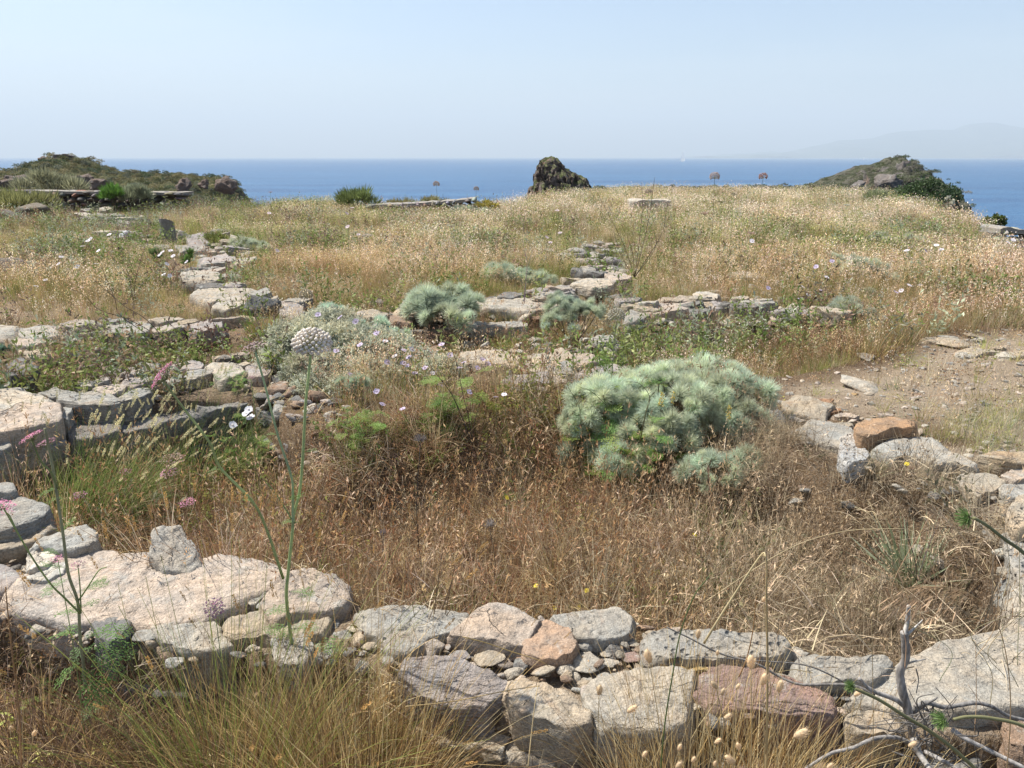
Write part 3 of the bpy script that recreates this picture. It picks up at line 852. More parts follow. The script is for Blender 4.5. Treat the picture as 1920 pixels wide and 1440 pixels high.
stone(w, [(-120,1006),(-60,1004),(50,999),(86,984),(93,990),(70,1008),(25,1027),(-60,1033),(-150,1040)], .01, .15, TAN)
stone(w, [(48,1047),(60,1034),(90,1033),(104,1045),(85,1062),(52,1065)], .03, .08, (.48,.46,.41))
stone(w, [(50,1085),(75,1066),(110,1054),(124,1056),(119,1074),(85,1087),(56,1089)], .02, .08, (.48,.46,.41))
stone(w, [(-150,1062),(-60,1060),(0,1061),(43,1066),(58,1076),(38,1094),(10,1107),(-60,1114),(-170,1125)], .01, .15, LILAC)
stone(w, [(168,1166),(190,1156),(240,1160),(248,1169),(230,1184),(206,1205),(190,1193)], .0, .14, DARK)
stone(w, [(432,1160),(470,1142),(520,1153),(560,1160),(606,1152),(600,1188),(540,1198),(480,1189),(430,1198)], -.01, .15, TAN)
stone(w, [(285,1170),(350,1162),(395,1168),(425,1190),(430,1205),(400,1215),(350,1214),(310,1200)], -.015, .15, PALE)
stone(w, [(512,1197),(545,1182),(580,1197),(582,1228),(560,1248),(522,1235)], -.015, .15, GREY, M_PIT)
for (u, v, ru, rv, c) in [(12,1048,15,10,DARK),(38,1042,13,11,LILAC),(260,1196,34,22,GREY),(455,1180,20,12,PALE),(620,1170,22,14,DARK),(640,1195,25,15,GREY),(600,1215,22,14,TAN),(68,975,18,9,PINK)]:
    boulder(w, u, v, ru, rv, c, zg=-.045, deep=.9)
rubble(w, [(-60,1000),(100,1000),(180,1030),(500,1080),(660,1100),(700,1240),(520,1240),(200,1200),(-60,1150)], 110, .010, .045, -.035)
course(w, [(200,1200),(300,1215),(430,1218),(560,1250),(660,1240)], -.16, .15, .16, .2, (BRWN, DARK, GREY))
# the loose block
lb = stone(None, [(283,1034),(294,1012),(316,998),(338,1001),(364,1018),(374,1038),(350,1050),(312,1052)], .055, .08, (.40, .37, .32), name='loose_rock', tilt=(-.30, .20), rough=1.1)
tag(lb, 'angular pale loose block sitting on top of the big pink slabs at left', 'rock')

# ---- left wall of the sunken room, standing to several courses
W_l = empty('stone_wall', (-1.6, 4.1, -.4), 'dry stone wall with its face darkened as in shade, standing several courses high along the left of the sunken room', 'wall')
w = W_l
stone(w, [(-260,742),(-80,739),(0,734),(27,731),(73,734),(90,742),(67,756),(0,774),(-80,788),(-280,800)], .045, .2, PALE, rough=.8)
stone(w, [(-200,802),(-80,795),(0,776),(45,757),(87,746),(107,754),(100,780),(60,796),(0,806),(-80,815),(-200,825)], .035, .30, PINK, tilt=(0, .05))
stone(w, [(75,735),(100,729),(143,735),(140,741),(100,744)], .02, .1, GREY)
stone(w, [(114,742),(150,732),(185,730),(215,744),(223,752),(200,757),(150,756),(118,751)], .03, .17, GREY, M_STRATA)
stone(w, [(109,757),(121,753),(136,764),(125,783),(111,780)], .0, .14, GREY)
stone(w, [(226,744),(240,734),(275,727),(286,733),(268,741),(240,750),(226,752)], .03, .14, GREY, M_STRATA)
stone(w, [(176,728),(215,718),(235,724),(229,733),(200,738)], .03, .1, PINK)
stone(w, [(229,718),(236,709),(270,706),(284,711),(265,722),(240,725)], .05, .1, LILAC)
stone(w, [(291,712),(294,701),(330,694),(393,693),(396,699),(360,710),(320,719),(294,723)], .05, .21, GREY, M_STRATA)
stone(w, [(317,690),(330,681),(360,676),(379,682),(376,691),(345,693)], .055, .12, LILAC)
stone(w, [(400,697),(385,690),(400,681),(425,678),(445,685),(459,695),(440,705),(412,711)], .055, .15, PALE)
stone(w, [(462,691),(480,681),(500,685),(507,695),(490,704),(466,704)], .04, .15, LILAC)
stone(w, [(-200,822),(-80,825),(0,818),(18,820),(14,835),(-80,860),(-200,870)], -.03, .2, GREY)
stone(w, [(504,722),(535,714),(541,721),(536,730),(508,728)], -.0, .08, BRWN)
for (u, v, ru, rv, c) in [(548,735,14,15,GREY),(522,712,18,14,DARK),(556,708,16,11,DARK),(525,775,30,26,GREY),(553,758,24,20,DARK),(520,740,18,9,BRWN),(590,745,25,18,BRWN),(620,765,28,18,DARK),(583,720,20,12,GREY)]:
    boulder(w, u, v, ru, rv, c, zg=-.12 if v > 745 else -.06, deep=.9)
lw = [(-260,862),(-60,835),(60,812),(120,795),(230,778),(300,765),(400,745),(460,732),(505,745),(560,790)]
rubble(w, [(490,715),(560,700),(660,740),(660,800),(580,810),(500,790)], 60, .03, .08, None, (GREY, DARK, BRWN, LILAC))
course(w, lw, -.09, .10, .34, .3, (DARK, (.2,.19,.18), LILAC))  # these face courses are coloured darker to carry the shade on this side
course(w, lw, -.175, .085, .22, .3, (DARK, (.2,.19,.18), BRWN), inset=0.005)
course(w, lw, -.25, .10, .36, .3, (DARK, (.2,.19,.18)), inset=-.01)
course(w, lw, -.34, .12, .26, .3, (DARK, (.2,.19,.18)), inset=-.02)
rubble(w, [(-60,735),(140,725),(300,690),(460,680),(520,700),(520,725),(300,740),(100,760),(-60,790)], 110, .02, .055, -.03)

# ---- right-hand wall of the sunken room
W_r = empty('stone_wall', (1.9, 3.2, -.4), 'tumbled right-hand wall of grey slabs and ochre blocks with an orange topped stone', 'wall')
w = W_r
stone(w, [(1496,805),(1519,792),(1556,791),(1597,800),(1599,816),(1574,836),(1549,828),(1521,818)], .0, .14, GREY)
stone(w, [(1579,822),(1591,813),(1610,822),(1627,845),(1619,861),(1592,864),(1575,850)], .01, .14, (.50,.49,.47), M_PIT, rough=1.2)
stone(w, [(1611,793),(1624,784),(1686,784),(1714,793),(1714,800),(1675,799),(1645,811),(1612,811)], .075, .10, (.36,.235,.14))
stone(w, [(1640,836),(1675,824),(1709,820),(1744,824),(1766,836),(1789,845),(1828,857),(1829,867),(1817,875),(1789,866),(1755,870),(1721,857),(1693,852),(1679,856),(1663,848)], .02, .10, GREY)
stone(w, [(1641,847),(1665,852),(1688,860),(1684,872),(1662,872),(1643,862)], -.03, .14, TAN)
stone(w, [(1838,852),(1858,848),(1940,851),(2000,856),(2000,868),(1940,868),(1882,865)], .04, .12, (.36,.29,.20), M_STRATA)
stone(w, [(1800,893),(1820,881),(1847,884),(1886,903),(1868,913),(1847,921),(1837,932),(1813,915)], .0, .14, TAN)
stone(w, [(1762,876),(1783,868),(1811,876),(1799,885),(1770,889)], -.01, .12, (.38,.30,.19))
stone(w, [(1885,890),(1900,878),(1940,878),(1960,890),(1900,899)], .01, .1, (.44,.38,.32))
stone(w, [(1875,917),(1900,906),(1940,906),(1960,930),(1892,928)], -.01, .12, GREY)
stone(w, [(1897,962),(1912,932),(1960,912),(2060,940),(2050,985),(1960,985),(1912,985)], .05, .35, TAN, M_PIT)
stone(w, [(1882,1003),(1940,987),(2040,1000),(2060,1110),(1960,1130),(1905,1090)], .0, .3, GREY, M_PIT)
stone(w, [(1900,1100),(1960,1135),(2060,1120),(2060,1150),(1930,1160),(1893,1130)], -.03, .3, PALE)
stone(w, [(1470,752),(1500,738),(1530,748),(1558,762),(1540,783),(1500,776),(1475,770)], -.01, .1, TAN, rough=1.6)
for (u, v, ru, rv, c) in [(1462,793,20,26,GREY),(1535,778,14,9,RUST),(1862,944,17,15,(.5,.5,.46)),(1885,948,15,14,GREY),(1915,850,12,8,TAN),(1840,975,25,14,TAN),(1865,1000,24,15,PALE),(1885,1040,22,20,(.45,.43,.36)),(1860,970,20,14,BRWN),
                          (1700,880,25,13,BRWN),(1735,890,22,12,DARK),(1760,905,24,12,TAN),(1790,925,25,14,GREY),(1820,945,25,14,PALE),(1500,812,20,10,TAN),(1600,872,20,10,BRWN),(1650,885,20,10,GREY),(1560,850,16,9,GREY),(1895,1075,20,16,TAN)]:
    boulder(w, u, v, ru, rv, c, zg=-.08, deep=.9)
rubble(w, [(1480,830),(1600,880),(1700,900),(1830,980),(1880,1080),(1780,1080),(1700,960),(1600,910),(1480,860)], 16, .03, .07, None)
rubble(w, [(1460,745),(1560,745),(1720,790),(1830,850),(1920,880),(1940,1080),(1890,1060),(1830,960),(1650,880),(1500,820)], 90, .015, .05, -.04)

# ---- slabs behind the room
W_c = empty('stone_pavement', (.2, 5, -.05), 'group of flat pinkish and grey slabs like paving left of the large silver bush', 'paving')
w = W_c
for p, c, zt, th in [([(868,663),(893,653),(940,658),(972,667),(966,683),(923,683),(874,673)], TAN, .03, .1), ([(1001,667),(1023,660),(1053,655),(1072,663),(1068,672),(1033,682),(1001,680)], TAN, .03, .1),
             ([(1031,681),(1068,674),(1079,697),(1050,702),(1028,694)], GREY, .02, .06), ([(1075,664),(1107,662),(1129,672),(1120,678),(1082,681)], PINK, .07, .09),
             ([(1084,698),(1127,684),(1172,686),(1178,695),(1123,703),(1088,707)], LILAC, .03, .07), ([(948,710),(961,699),(1000,698),(1026,700),(1029,716),(980,720),(950,720)], LILAC, .03, .08),
             ([(957,726),(1000,723),(1024,727),(1020,735),(980,733)], GREY, .0, .06), ([(1032,704),(1060,706),(1075,715),(1042,718)], PINK, .02, .06), ([(1108,636),(1120,629),(1149,629),(1154,637),(1125,642)], GREY, .03, .08),
             ([(975,684),(1000,682),(1026,690),(1024,696),(985,695)], TAN, .01, .06), ([(840,672),(865,670),(880,680),(860,690),(838,684)], PINK, .01, .07)]:
    stone(w, p, zt, th, c, M_STRATA if c == LILAC else None)
for (u, v, ru, rv, c) in [(1005,640,22,12,GREY),(878,647,15,9,GREY),(820,655,20,10,BRWN),(1040,647,20,7,TAN),(1090,690,10,5,TAN),(900,640,18,8,DARK),(1135,655,15,8,BRWN)]: boulder(w, u, v, ru, rv, c)
rubble(w, [(830,640),(1160,620),(1180,700),(1030,740),(940,730)], 110, .015, .07, -.04)

# ---- wall across the middle distance
W_m = empty('stone_wall', (-.4, 7.3, -.1), 'low wall remnant of flat slabs across the middle, behind the small silver bush', 'wall')
w = W_m
for p, c, zt, th in [([(668,582),(697,580),(726,588),(722,596),(674,593)], TAN, .04, .12), ([(900,561),(930,553),(973,557),(1006,570),(987,583),(940,580),(908,577)], PALE, .05, .17), ([(1008,543),(1040,537),(1070,533),(1067,547),(1023,551)], LILAC, .05, .14),
                     ([(731,591),(767,588),(774,596),(769,604),(736,602)], BRWN, .03, .14), ([(985,575),(1010,566),(1050,560),(1058,570),(1020,580),(992,586)], TAN, .03, .12), ([(870,565),(898,562),(902,575),(876,577)], GREY, .02, .12)]:
    stone(w, p, zt, th, c)
stone(w, [(737,577),(773,553),(777,558),(750,580)], .10, .06, TAN, tilt=(.35, .1))
for (u, v, ru, rv, c) in [(707,568,16,9,DARK),(885,558,13,7,GREY),(1070,552,18,8,GREY),(735,580,9,6,DARK),(950,590,20,9,DARK),(1000,595,22,9,BRWN),(840,590,18,8,DARK)]: boulder(w, u, v, ru, rv, c)
rubble(w, [(665,582),(780,570),(900,555),(1060,535),(1080,560),(1000,590),(900,585),(780,603),(670,600)], 110, .02, .10, -.04)
course(w, [(665,605),(780,612),(900,600),(1000,600)], -.06, .1, .25, .2, (BRWN, DARK, GREY))

W_p = empty('stone_wall', (1.0, 9, -.05), 'tumbled line of rounded grey boulders and slabs running away up the field', 'wall')
w = W_p
for (u, v, ru, rv, c) in [(1088,474,23,10,GREY),(1097,490,26,9,LILAC),(1150,494,24,13,LILAC),(1124,491,13,9,GREY),(1142,474,20,7,LILAC),(1125,457,13,6,GREY),(1105,530,30,9,TAN),(1160,519,26,9,PINK),(1107,508,20,7,GREY),(1160,534,22,7,LILAC),
                          (1163,557,24,9,DARK),(1083,515,15,7,TAN),(1132,512,18,6,PALE),(1035,472,20,6,TAN),(1060,480,18,6,GREY),(1125,545,20,8,GREY),(1100,462,10,5,GREY),(1165,470,12,5,GREY)]: boulder(w, u, v, ru, rv, c)
for p, c in [([(1075,530),(1100,522),(1140,524),(1150,533),(1110,538)], PALE), ([(1135,515),(1160,510),(1182,516),(1175,526),(1145,527)], PINK), ([(1090,500),(1112,498),(1118,505),(1095,508)], GREY)]: stone(w, p, .1, .12, c, M_STRATA)
rubble(w, [(1060,465),(1160,460),(1185,530),(1090,540)], 90, .025, .11, None)

W_q = empty('stone_wall', (2.4, 7, -.1), 'wall remnant right of centre with slabs and a heap of broken stones on top', 'wall')
w = W_q
for p, c, zt, th in [([(1171,588),(1188,578),(1213,578),(1220,588),(1206,597),(1173,600)], GREY, .05, .17), ([(1188,574),(1223,564),(1280,563),(1309,570),(1280,583),(1225,586)], PINK, .06, .15),
                     ([(1291,575),(1325,570),(1334,580),(1302,590)], DARK, .06, .17), ([(1301,551),(1320,544),(1349,550),(1344,560),(1306,562)], PALE, .1, .12), ([(1365,512),(1400,508),(1432,514),(1425,520),(1370,519)], PINK, .08, .08)]:
    stone(w, p, zt, th, c)
for (u, v, ru, rv, c) in [(1405,576,33,16,(.38,.28,.16)),(1363,582,18,11,TAN),(1418,546,17,14,PALE),(1440,555,16,9,GREY),(1390,563,22,9,TAN),(1427,563,17,8,GREY),(1450,583,26,10,GREY),(1490,575,17,8,PALE),(1310,590,18,14,DARK),(1340,552,18,9,TAN),
                          (1363,552,14,8,BRWN),(1290,548,12,7,GREY),(1470,565,12,8,TAN),(1380,548,15,7,DARK),(1265,558,14,6,GREY),(1345,570,14,8,DARK),(1520,582,18,7,TAN),(1335,588,14,9,GREY),(1240,592,16,8,GREY),(1270,588,14,8,BRWN),(1430,590,18,8,BRWN)]: boulder(w, u, v, ru, rv, c)
rubble(w, [(1170,580),(1300,550),(1460,545),(1530,570),(1520,590),(1400,598),(1300,600),(1180,605)], 150, .02, .09, None)

W_a = empty('stone_wall', (-3.5, 8, -.1), 'curving line of pale slabs and lumps between the standing stone and the dark triangular rock', 'wall')
w = W_a
for p, c, zt, th in [([(361,551),(400,528),(440,538),(476,546),(466,560),(400,567)], PALE, .08, .2), ([(336,511),(360,506),(405,511),(409,521),(375,528),(346,525)], PALE, .14, .22), ([(368,485),(420,476),(440,485),(400,495)], LILAC, .1, .14),
                     ([(411,465),(440,460),(445,469),(415,472)], PALE, .1, .1), ([(351,441),(380,438),(387,455),(355,458)], LILAC, .12, .2), ([(516,567),(540,563),(569,575),(564,590),(530,588)], LILAC, .06, .14),
                     ([(420,560),(470,552),(480,562),(430,578),(400,575)], PALE, .08, .2), ([(330,460),(380,456),(390,468),(340,472)], GREY, .08, .14)]:
    stone(w, p, zt, th, c)
for (u, v, ru, rv, c) in [(385,470,25,8,GREY),(410,437,24,8,DARK),(395,500,25,9,GREY),(440,500,20,8,TAN),(345,535,20,9,DARK),(430,520,22,9,GREY),(545,598,22,9,LILAC),(340,442,14,9,GREY),(375,448,22,9,DARK),(300,468,18,8,GREY),(275,462,20,7,DARK),(460,478,24,7,PALE)]: boulder(w, u, v, ru, rv, c)
rubble(w, [(280,440),(430,430),(450,480),(420,520),(480,550),(400,575),(340,540),(380,490),(280,470)], 120, .03, .12, None)

W_b = empty('stone_wall', (-3.6, 6.2, -.1), 'broken row of half buried stones at left in front of the straw coloured clearing', 'wall')
w = W_b
for p, c, zt, th in [([(-160,612),(-40,611),(0,612),(34,614),(25,629),(-40,634),(-160,636)], PALE, .06, .15), ([(36,615),(90,612),(109,620),(100,631),(46,632)], GREY, .05, .13), ([(30,632),(90,632),(97,640),(60,647),(26,645)], PINK, .02, .13),
                     ([(202,615),(240,606),(279,610),(274,621),(206,625)], GREY, .06, .12), ([(281,599),(330,593),(344,598),(300,604)], TAN, .07, .08), ([(352,608),(410,600),(419,611),(372,620)], LILAC, .06, .13), ([(36,656),(94,655),(97,665),(52,668)], TAN, .0, .1),
                     ([(286,612),(335,604),(348,610),(320,620),(290,622)], PINK, .05, .1), ([(12,681),(40,673),(69,682),(60,700),(22,705)], DARK, .1, .2)]:
    stone(w, p, zt, th, c, M_STRATA if c == DARK else None)
bb = boulder(w, 150, 618, 36, 20, (.33,.30,.25))
for (u, v, ru, rv, c) in [(205,694,26,9,GREY),(185,706,17,8,LILAC),(152,686,11,9,GREY),(66,728,17,9,LILAC),(30,715,25,14,DARK),(235,700,14,8,GREY),(120,648,16,8,BRWN),(60,700,18,10,DARK),(20,722,20,10,GREY)]: boulder(w, u, v, ru, rv, c)
rubble(w, [(-60,610),(200,600),(420,598),(420,622),(200,632),(-60,650)], 120, .02, .09, None)

# ---- low walls at the far edge of the plateau
def far_wall(label, pts_top, pts_bot, y, n, cols, cop=True, thick=.45):
    """y: distance; stones laid in two or three irregular courses"""
    x0 = PD(pts_top[0][0], pts_top[0][1], y)[0]; x1 = PD(pts_top[-1][0], 0, y)[0]
    e = empty('stone_wall', ((x0 + x1) / 2, y, -.6), label, 'wall')
    T = np.array(pts_top, float); Bt = np.array(pts_bot, float)
    rows = 4; k = 0; Bt[:, 1] += 16
    for r in range(rows):
        u = T[0, 0]
        while u < T[-1, 0]:
            wpx = (T[-1, 0] - T[0, 0]) / n * rng.uniform(.6, 1.4)
            um = u + wpx / 2
            vt = np.interp(um, T[:, 0], T[:, 1]); vb = np.interp(um, Bt[:, 0], Bt[:, 1])
            c = PD(um, vt + (vb - vt) * (r + .5) / rows, y)
            hh = (vb - vt) / rows / FPX * y; ww = wpx / FPX * y
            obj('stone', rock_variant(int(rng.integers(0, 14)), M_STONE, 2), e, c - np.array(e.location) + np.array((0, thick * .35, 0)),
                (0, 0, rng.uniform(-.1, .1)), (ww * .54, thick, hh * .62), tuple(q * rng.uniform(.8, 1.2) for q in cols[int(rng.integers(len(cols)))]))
            u += wpx
    if cop:
        mb = MB(); V = []
        us = np.linspace(T[0, 0], T[-1, 0], 40)
        for u in us:
            v = np.interp(u, T[:, 0], T[:, 1]); p = PD(u, v, y)
            nz = .02 * pnoise(u * .1, 1.2)
            V += [(p[0], y - .12, p[2] + nz), (p[0], y + thick * 1.5, p[2] + nz), (p[0], y + thick * 1.5, p[2] - .09 + nz), (p[0], y - .12, p[2] - .07 + nz)]
        F = [(i*4+a, i*4+(a+1) % 4, (i+1)*4+(a+1) % 4, (i+1)*4+a) for i in range(39) for a in range(4)] + [(0,1,2,3), (159,158,157,156)]
        mb.add(np.array(V) - np.array(e.location), F)
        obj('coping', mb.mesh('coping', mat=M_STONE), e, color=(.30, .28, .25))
    return e
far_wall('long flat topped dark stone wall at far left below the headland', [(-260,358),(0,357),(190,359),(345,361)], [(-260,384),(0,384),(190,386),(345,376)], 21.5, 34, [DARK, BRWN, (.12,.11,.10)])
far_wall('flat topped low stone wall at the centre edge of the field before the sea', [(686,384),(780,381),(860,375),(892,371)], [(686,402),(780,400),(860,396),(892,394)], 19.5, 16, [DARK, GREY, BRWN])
far_wall('short crumbled wall stub right of the centre wall under yellow flowers', [(893,377),(935,378)], [(893,392),(935,392)], 20.0, 5, [BRWN, DARK], cop=False)
e = far_wall('pale plastered wall block at the right edge above the sea', [(1868,428),(1880,425),(1925,432),(2100,450)], [(1868,470),(1880,474),(1925,480),(2100,510)], 12.6, 9, [PALE, (.40,.36,.31)], thick=.3)

# loose flat slabs that carry on the broken walls
WL = []
def slabs(wall, line_px, width, n, s0, s1, zt=.02, cols=(GREY, PALE, LILAC, TAN, PINK, DARK)):
    L = np.array(wpoly(line_px, 0.0)); WL.append(L)
    d = np.concatenate([[0], np.cumsum(np.linalg.norm(np.diff(L, axis=0), axis=1))])
    for i in range(n):
        t = rng.uniform(0, d[-1]); c = np.array((np.interp(t, d, L[:, 0]), np.interp(t, d, L[:, 1]))) + rng.normal(size=2) * width * .4
        s = rng.uniform(s0, s1); k = int(rng.integers(5, 8)); a0 = rng.uniform(0, 6.28); el = rng.uniform(.5, .9); ro = rng.normal() * .35
        pts = []
        for j in range(k):
            a = a0 + 2 * math.pi * j / k + rng.normal() * .16; r = s * rng.uniform(.8, 1.12)
            x0, y0 = r * math.cos(a), r * math.sin(a) * el
            pts.append(c + (x0 * math.cos(ro) - y0 * math.sin(ro), x0 * math.sin(ro) + y0 * math.cos(ro)))
        z = gz(c[0], c[1]) + rng.uniform(.02, .02 + zt * 2)
        stone(wall, None, z, rng.uniform(.06, .14), cols[int(rng.integers(len(cols)))], M_STRATA if rng.random() < .35 else M_STONE, (rng.normal() * .09, rng.normal() * .09), 1.4, world_pts=pts)
slabs(W_m, [(665,588),(780,596),(900,570),(1010,566),(1060,548),(1110,537)], .28, 34, .07, .16, .04)
slabs(W_q, [(1175,585),(1300,573),(1450,575),(1540,588)], .38, 44, .07, .17, .06)
slabs(W_p, [(1100,538),(1130,510),(1110,480),(1130,460)], .30, 24, .08, .18, .06)
slabs(W_a, [(560,588),(480,565),(410,548),(370,520),(395,492),(435,470)], .35, 34, .09, .20, .06)
slabs(W_a, [(435,468),(390,446),(335,452),(280,460),(240,440)], .5, 18, .10, .22, .05)
slabs(W_b, [(-80,625),(0,622),(110,622),(200,614),(350,606),(450,598)], .26, 34, .06, .15, .03)
slabs(W_c, [(830,672),(930,670),(1050,672),(1120,668),(1160,640)], .30, 26, .05, .13, .02)
slabs(W_l, [(-60,738),(60,735),(200,725),(300,690),(420,680),(500,700)], .10, 16, .06, .12, .04)
slabs(W_b, [(0,690),(60,700),(150,690),(220,700)], .25, 16, .05, .12, .03)
W_d = empty('stone_wall', (-6.5, 16, -.1), 'scattered grey stone lines below the far left wall leading towards the standing stone', 'wall')
slabs(W_d, [(330,440),(250,425),(170,405),(190,392),(330,385),(420,392)], 1.1, 26, .10, .26, .06, (GREY, GREY, LILAC, PALE, DARK))
_n = len(WL); slabs(W_r, [(1760,632),(1830,645),(1930,668)], .35, 12, .05, .13, .0, (PALE, TAN, TAN)); slabs(W_r, [(1500,742),(1560,770),(1600,790)], .2, 8, .04, .09, .0, (PINK, TAN, RUST)); del WL[_n:]
WL.append(np.array(wpoly([(1480,745),(1550,800),(1700,840),(1900,880)])))
# single stones that stand alone
def lone(name, label, u, v, ru, rv, col, mat=None, group=None, big=True, deep=.8):
    o = boulder(None, u, v, ru, rv, col, mat, name=name, big=big, deep=deep)
    return tag(o, label, 'rock', group)
lone('boulder', 'dark rock with ochre lichen at far left under the yellow green bush', 57, 401, 39, 18, (.13,.11,.08))
lone('boulder', 'flatter lichened rock touching the left edge beside the dark lichened one', 5, 410, 26, 14, (.16,.13,.10))
lone('boulder', 'dark low rock at the left edge below the dry grass clearing', 8, 498, 42, 17, (.16,.14,.12))
lone('boulder', 'tall dark triangular rock at the end of the curving wall', 477, 576, 46, 27, (.14,.14,.14), deep=.7)
lone('boulder', 'grey hollowed rock among dry grass at the right edge of the field', 1830, 531, 34, 14, (.24,.23,.22))
lone('boulder', 'low pinkish rock half buried near the right edge above the path', 1815, 572, 26, 9, PINK)
lone('boulder', 'small grey rock in tall pale grass left of the dark green bush', 1640, 410, 18, 9, GREY)
lone('boulder', 'pale round stone on the skyline below the right headland', 1568, 362, 6, 5, PALE, big=False)
lone('boulder', 'dark notched rock in the grass below the standing outcrop', 1030, 396, 16, 9, (.14,.13,.12))
lone('boulder', 'lichened lump left of the dark notched rock in the field', 985, 395, 20, 9, (.25,.22,.18))
lone('boulder', 'dark rock beside the silvery clump on the right wall remnant', 1613, 573, 15, 9, DARK)
lone('boulder', 'small grey stone right of the silvery clump on the right wall remnant', 1659, 598, 10, 7, GREY, big=False)
lone('boulder', 'pale bluish white stone left of the standing stone', 236, 442, 15, 9, (.55,.56,.60))
for i, (u, v, ru, rv, lb_) in enumerate([(215,425,14,6,'flat grey stone lying behind the pale bluish one'),(250,420,12,5,'small grey slab right behind the flat stone near the far left wall'),(150,405,22,7,'whitish bleached stone heap below the far left wall'),
        (180,390,26,6,'long flat stone just under the far left wall'),(270,388,18,5,'low stone in front of the pale bush at the far left wall'),(265,410,10,6,'dark small stone between the far left wall and the standing stone')]):
    lone('field_stone', lb_, u, v, ru, rv, (GREY, TAN, PALE)[i % 3], big=False)
# standing stone
x, y, z = ground_at_px(317, 456)
mb = MB(); n = 16; V = []
for k in range(9):
    t = k / 8
    for a in range(n):
        w_ = 2 * math.pi * a / n; r = .135 * (1 - .12 * t) * (1 + .12 * pnoise(math.cos(w_) * 1.5, math.sin(w_) * 1.5, t * 1.5))
        V.append((r * math.cos(w_), r * .8 * math.sin(w_), t * .42 - .05 + (.04 * math.cos(w_ + 2) if k == 8 else 0)))
V += [(0, 0, .36)]
mb.add(V, [(k*n+a, k*n+(a+1) % n, (k+1)*n+(a+1) % n, (k+1)*n+a) for k in range(8) for a in range(n)] + [(8*n+a, 8*n+(a+1) % n, 9*n) for a in range(n)])
tag(obj('standing_stone', mb.mesh('standing_stone', False, M_STONE), None, (x, y, z), color=(.20, .195, .18)), 'squat upright grey stone pillar standing in the dry field at left', 'standing stone')
FOOT.append(np.array([(x-.13,y-.1),(x+.13,y-.1),(x+.13,y+.1),(x-.13,y+.1)]))
# flat bench-like slab far off
p0 = PD(1186, 375, 18.5); p1 = PD(1256, 375, 18.5)
sl = stone(None, None, float(p0[2]), .30, PALE, world_pts=[(p0[0], 18.4), (p1[0], 18.4), (p1[0], 18.95), (p0[0], 18.95)], name='stone_slab')
tag(sl, 'long flat pale slab in the field right of the rock outcrop', 'rock')
# stones set in the trodden path
for (u, v, ru, rv, c, lb_) in [(1790,634,21,8,GREY,'grey stone in the path, left of the tan one at its far bend'),(1835,631,18,8,TAN,'tan upright stone in the path at its far bend'),(1800,650,34,6,TAN,'long thin tan slab in the path nearest the far bend'),
        (1828,652,14,6,GREY,'small grey stone right of the long thin slab in the path'),(1633,674,21,6,PALE,'pale stone at the edge of the path by the brown grass'),(1627,729,42,10,PALE,'broad pale slab bedded in the middle of the path'),
        (1794,716,9,5,PALE,'small pale angular stone alone on the right of the path'),(1607,739,7,4,(.40,.26,.12),'small orange stone in front of the broad pale slab'),(1588,719,5,3,(.36,.24,.14),'tiny brown stone behind the left end of the broad pale slab')]:
    lone('path_stone', lb_, u, v, ru, rv, c, big=False, deep=1.3)

# plots kept clear of dead grass where single plants stand
for (u_, v_, r_) in [(1710,1085,.13),(1330,1130,.08),(1135,905,.10),(1205,925,.10),(1165,845,.06),(175,985,.17),(385,890,.18)]:
    x_, y_ = P(u_, v_, -.41); FOOT.append(np.array([(float(x_) + r_ * math.cos(a), float(y_) - .02 + r_ * math.sin(a)) for a in np.linspace(0, 6.28, 11)[:-1]]))
# ------------------------------------------------------------------ ground cover: grasses, herbs, litter, gravel (instanced small tufts)
STRAW = (.50, .385, .23); PSTRAW = (.64, .54, .385); GOLD = (.46, .335, .16); RBROWN = (.29, .17, .09); DBROWN = (.175, .12, .075)
GREEN = (.17, .22, .055); YGREEN = (.33, .33, .09); DGREEN = (.07, .10, .03); SAGE = (.30, .34, .22); WHITE = (.72, .68, .60)

def proto(name, mb, mat=None):
    me = mb.mesh(name, mat=mat or M_GRASS_I)
    return bpy.data.objects.new(name, me)       # never linked to the scene: only instanced

def up_blades(mb, rg, n, rad, h0, h1, w, lean, droop, col=(1, 1, 1), segs=3, jit=.25):
    for _ in range(n):
        a = rg.uniform(0, 6.283); r = rad * rg.uniform() ** .5
        b = (r * math.cos(a), r * math.sin(a), -.02)
        la = a + rg.normal() * .8
        ln = abs(rg.normal()) * lean
        j = rg.uniform(1 - jit, 1 + jit)
        blade(mb, b, (math.cos(la) * ln, math.sin(la) * ln, 1), rg.uniform(h0, h1), w * rg.uniform(.7, 1.2), droop * rg.uniform(.1, 1.4), segs, tuple(c * j for c in col), rg=rg)

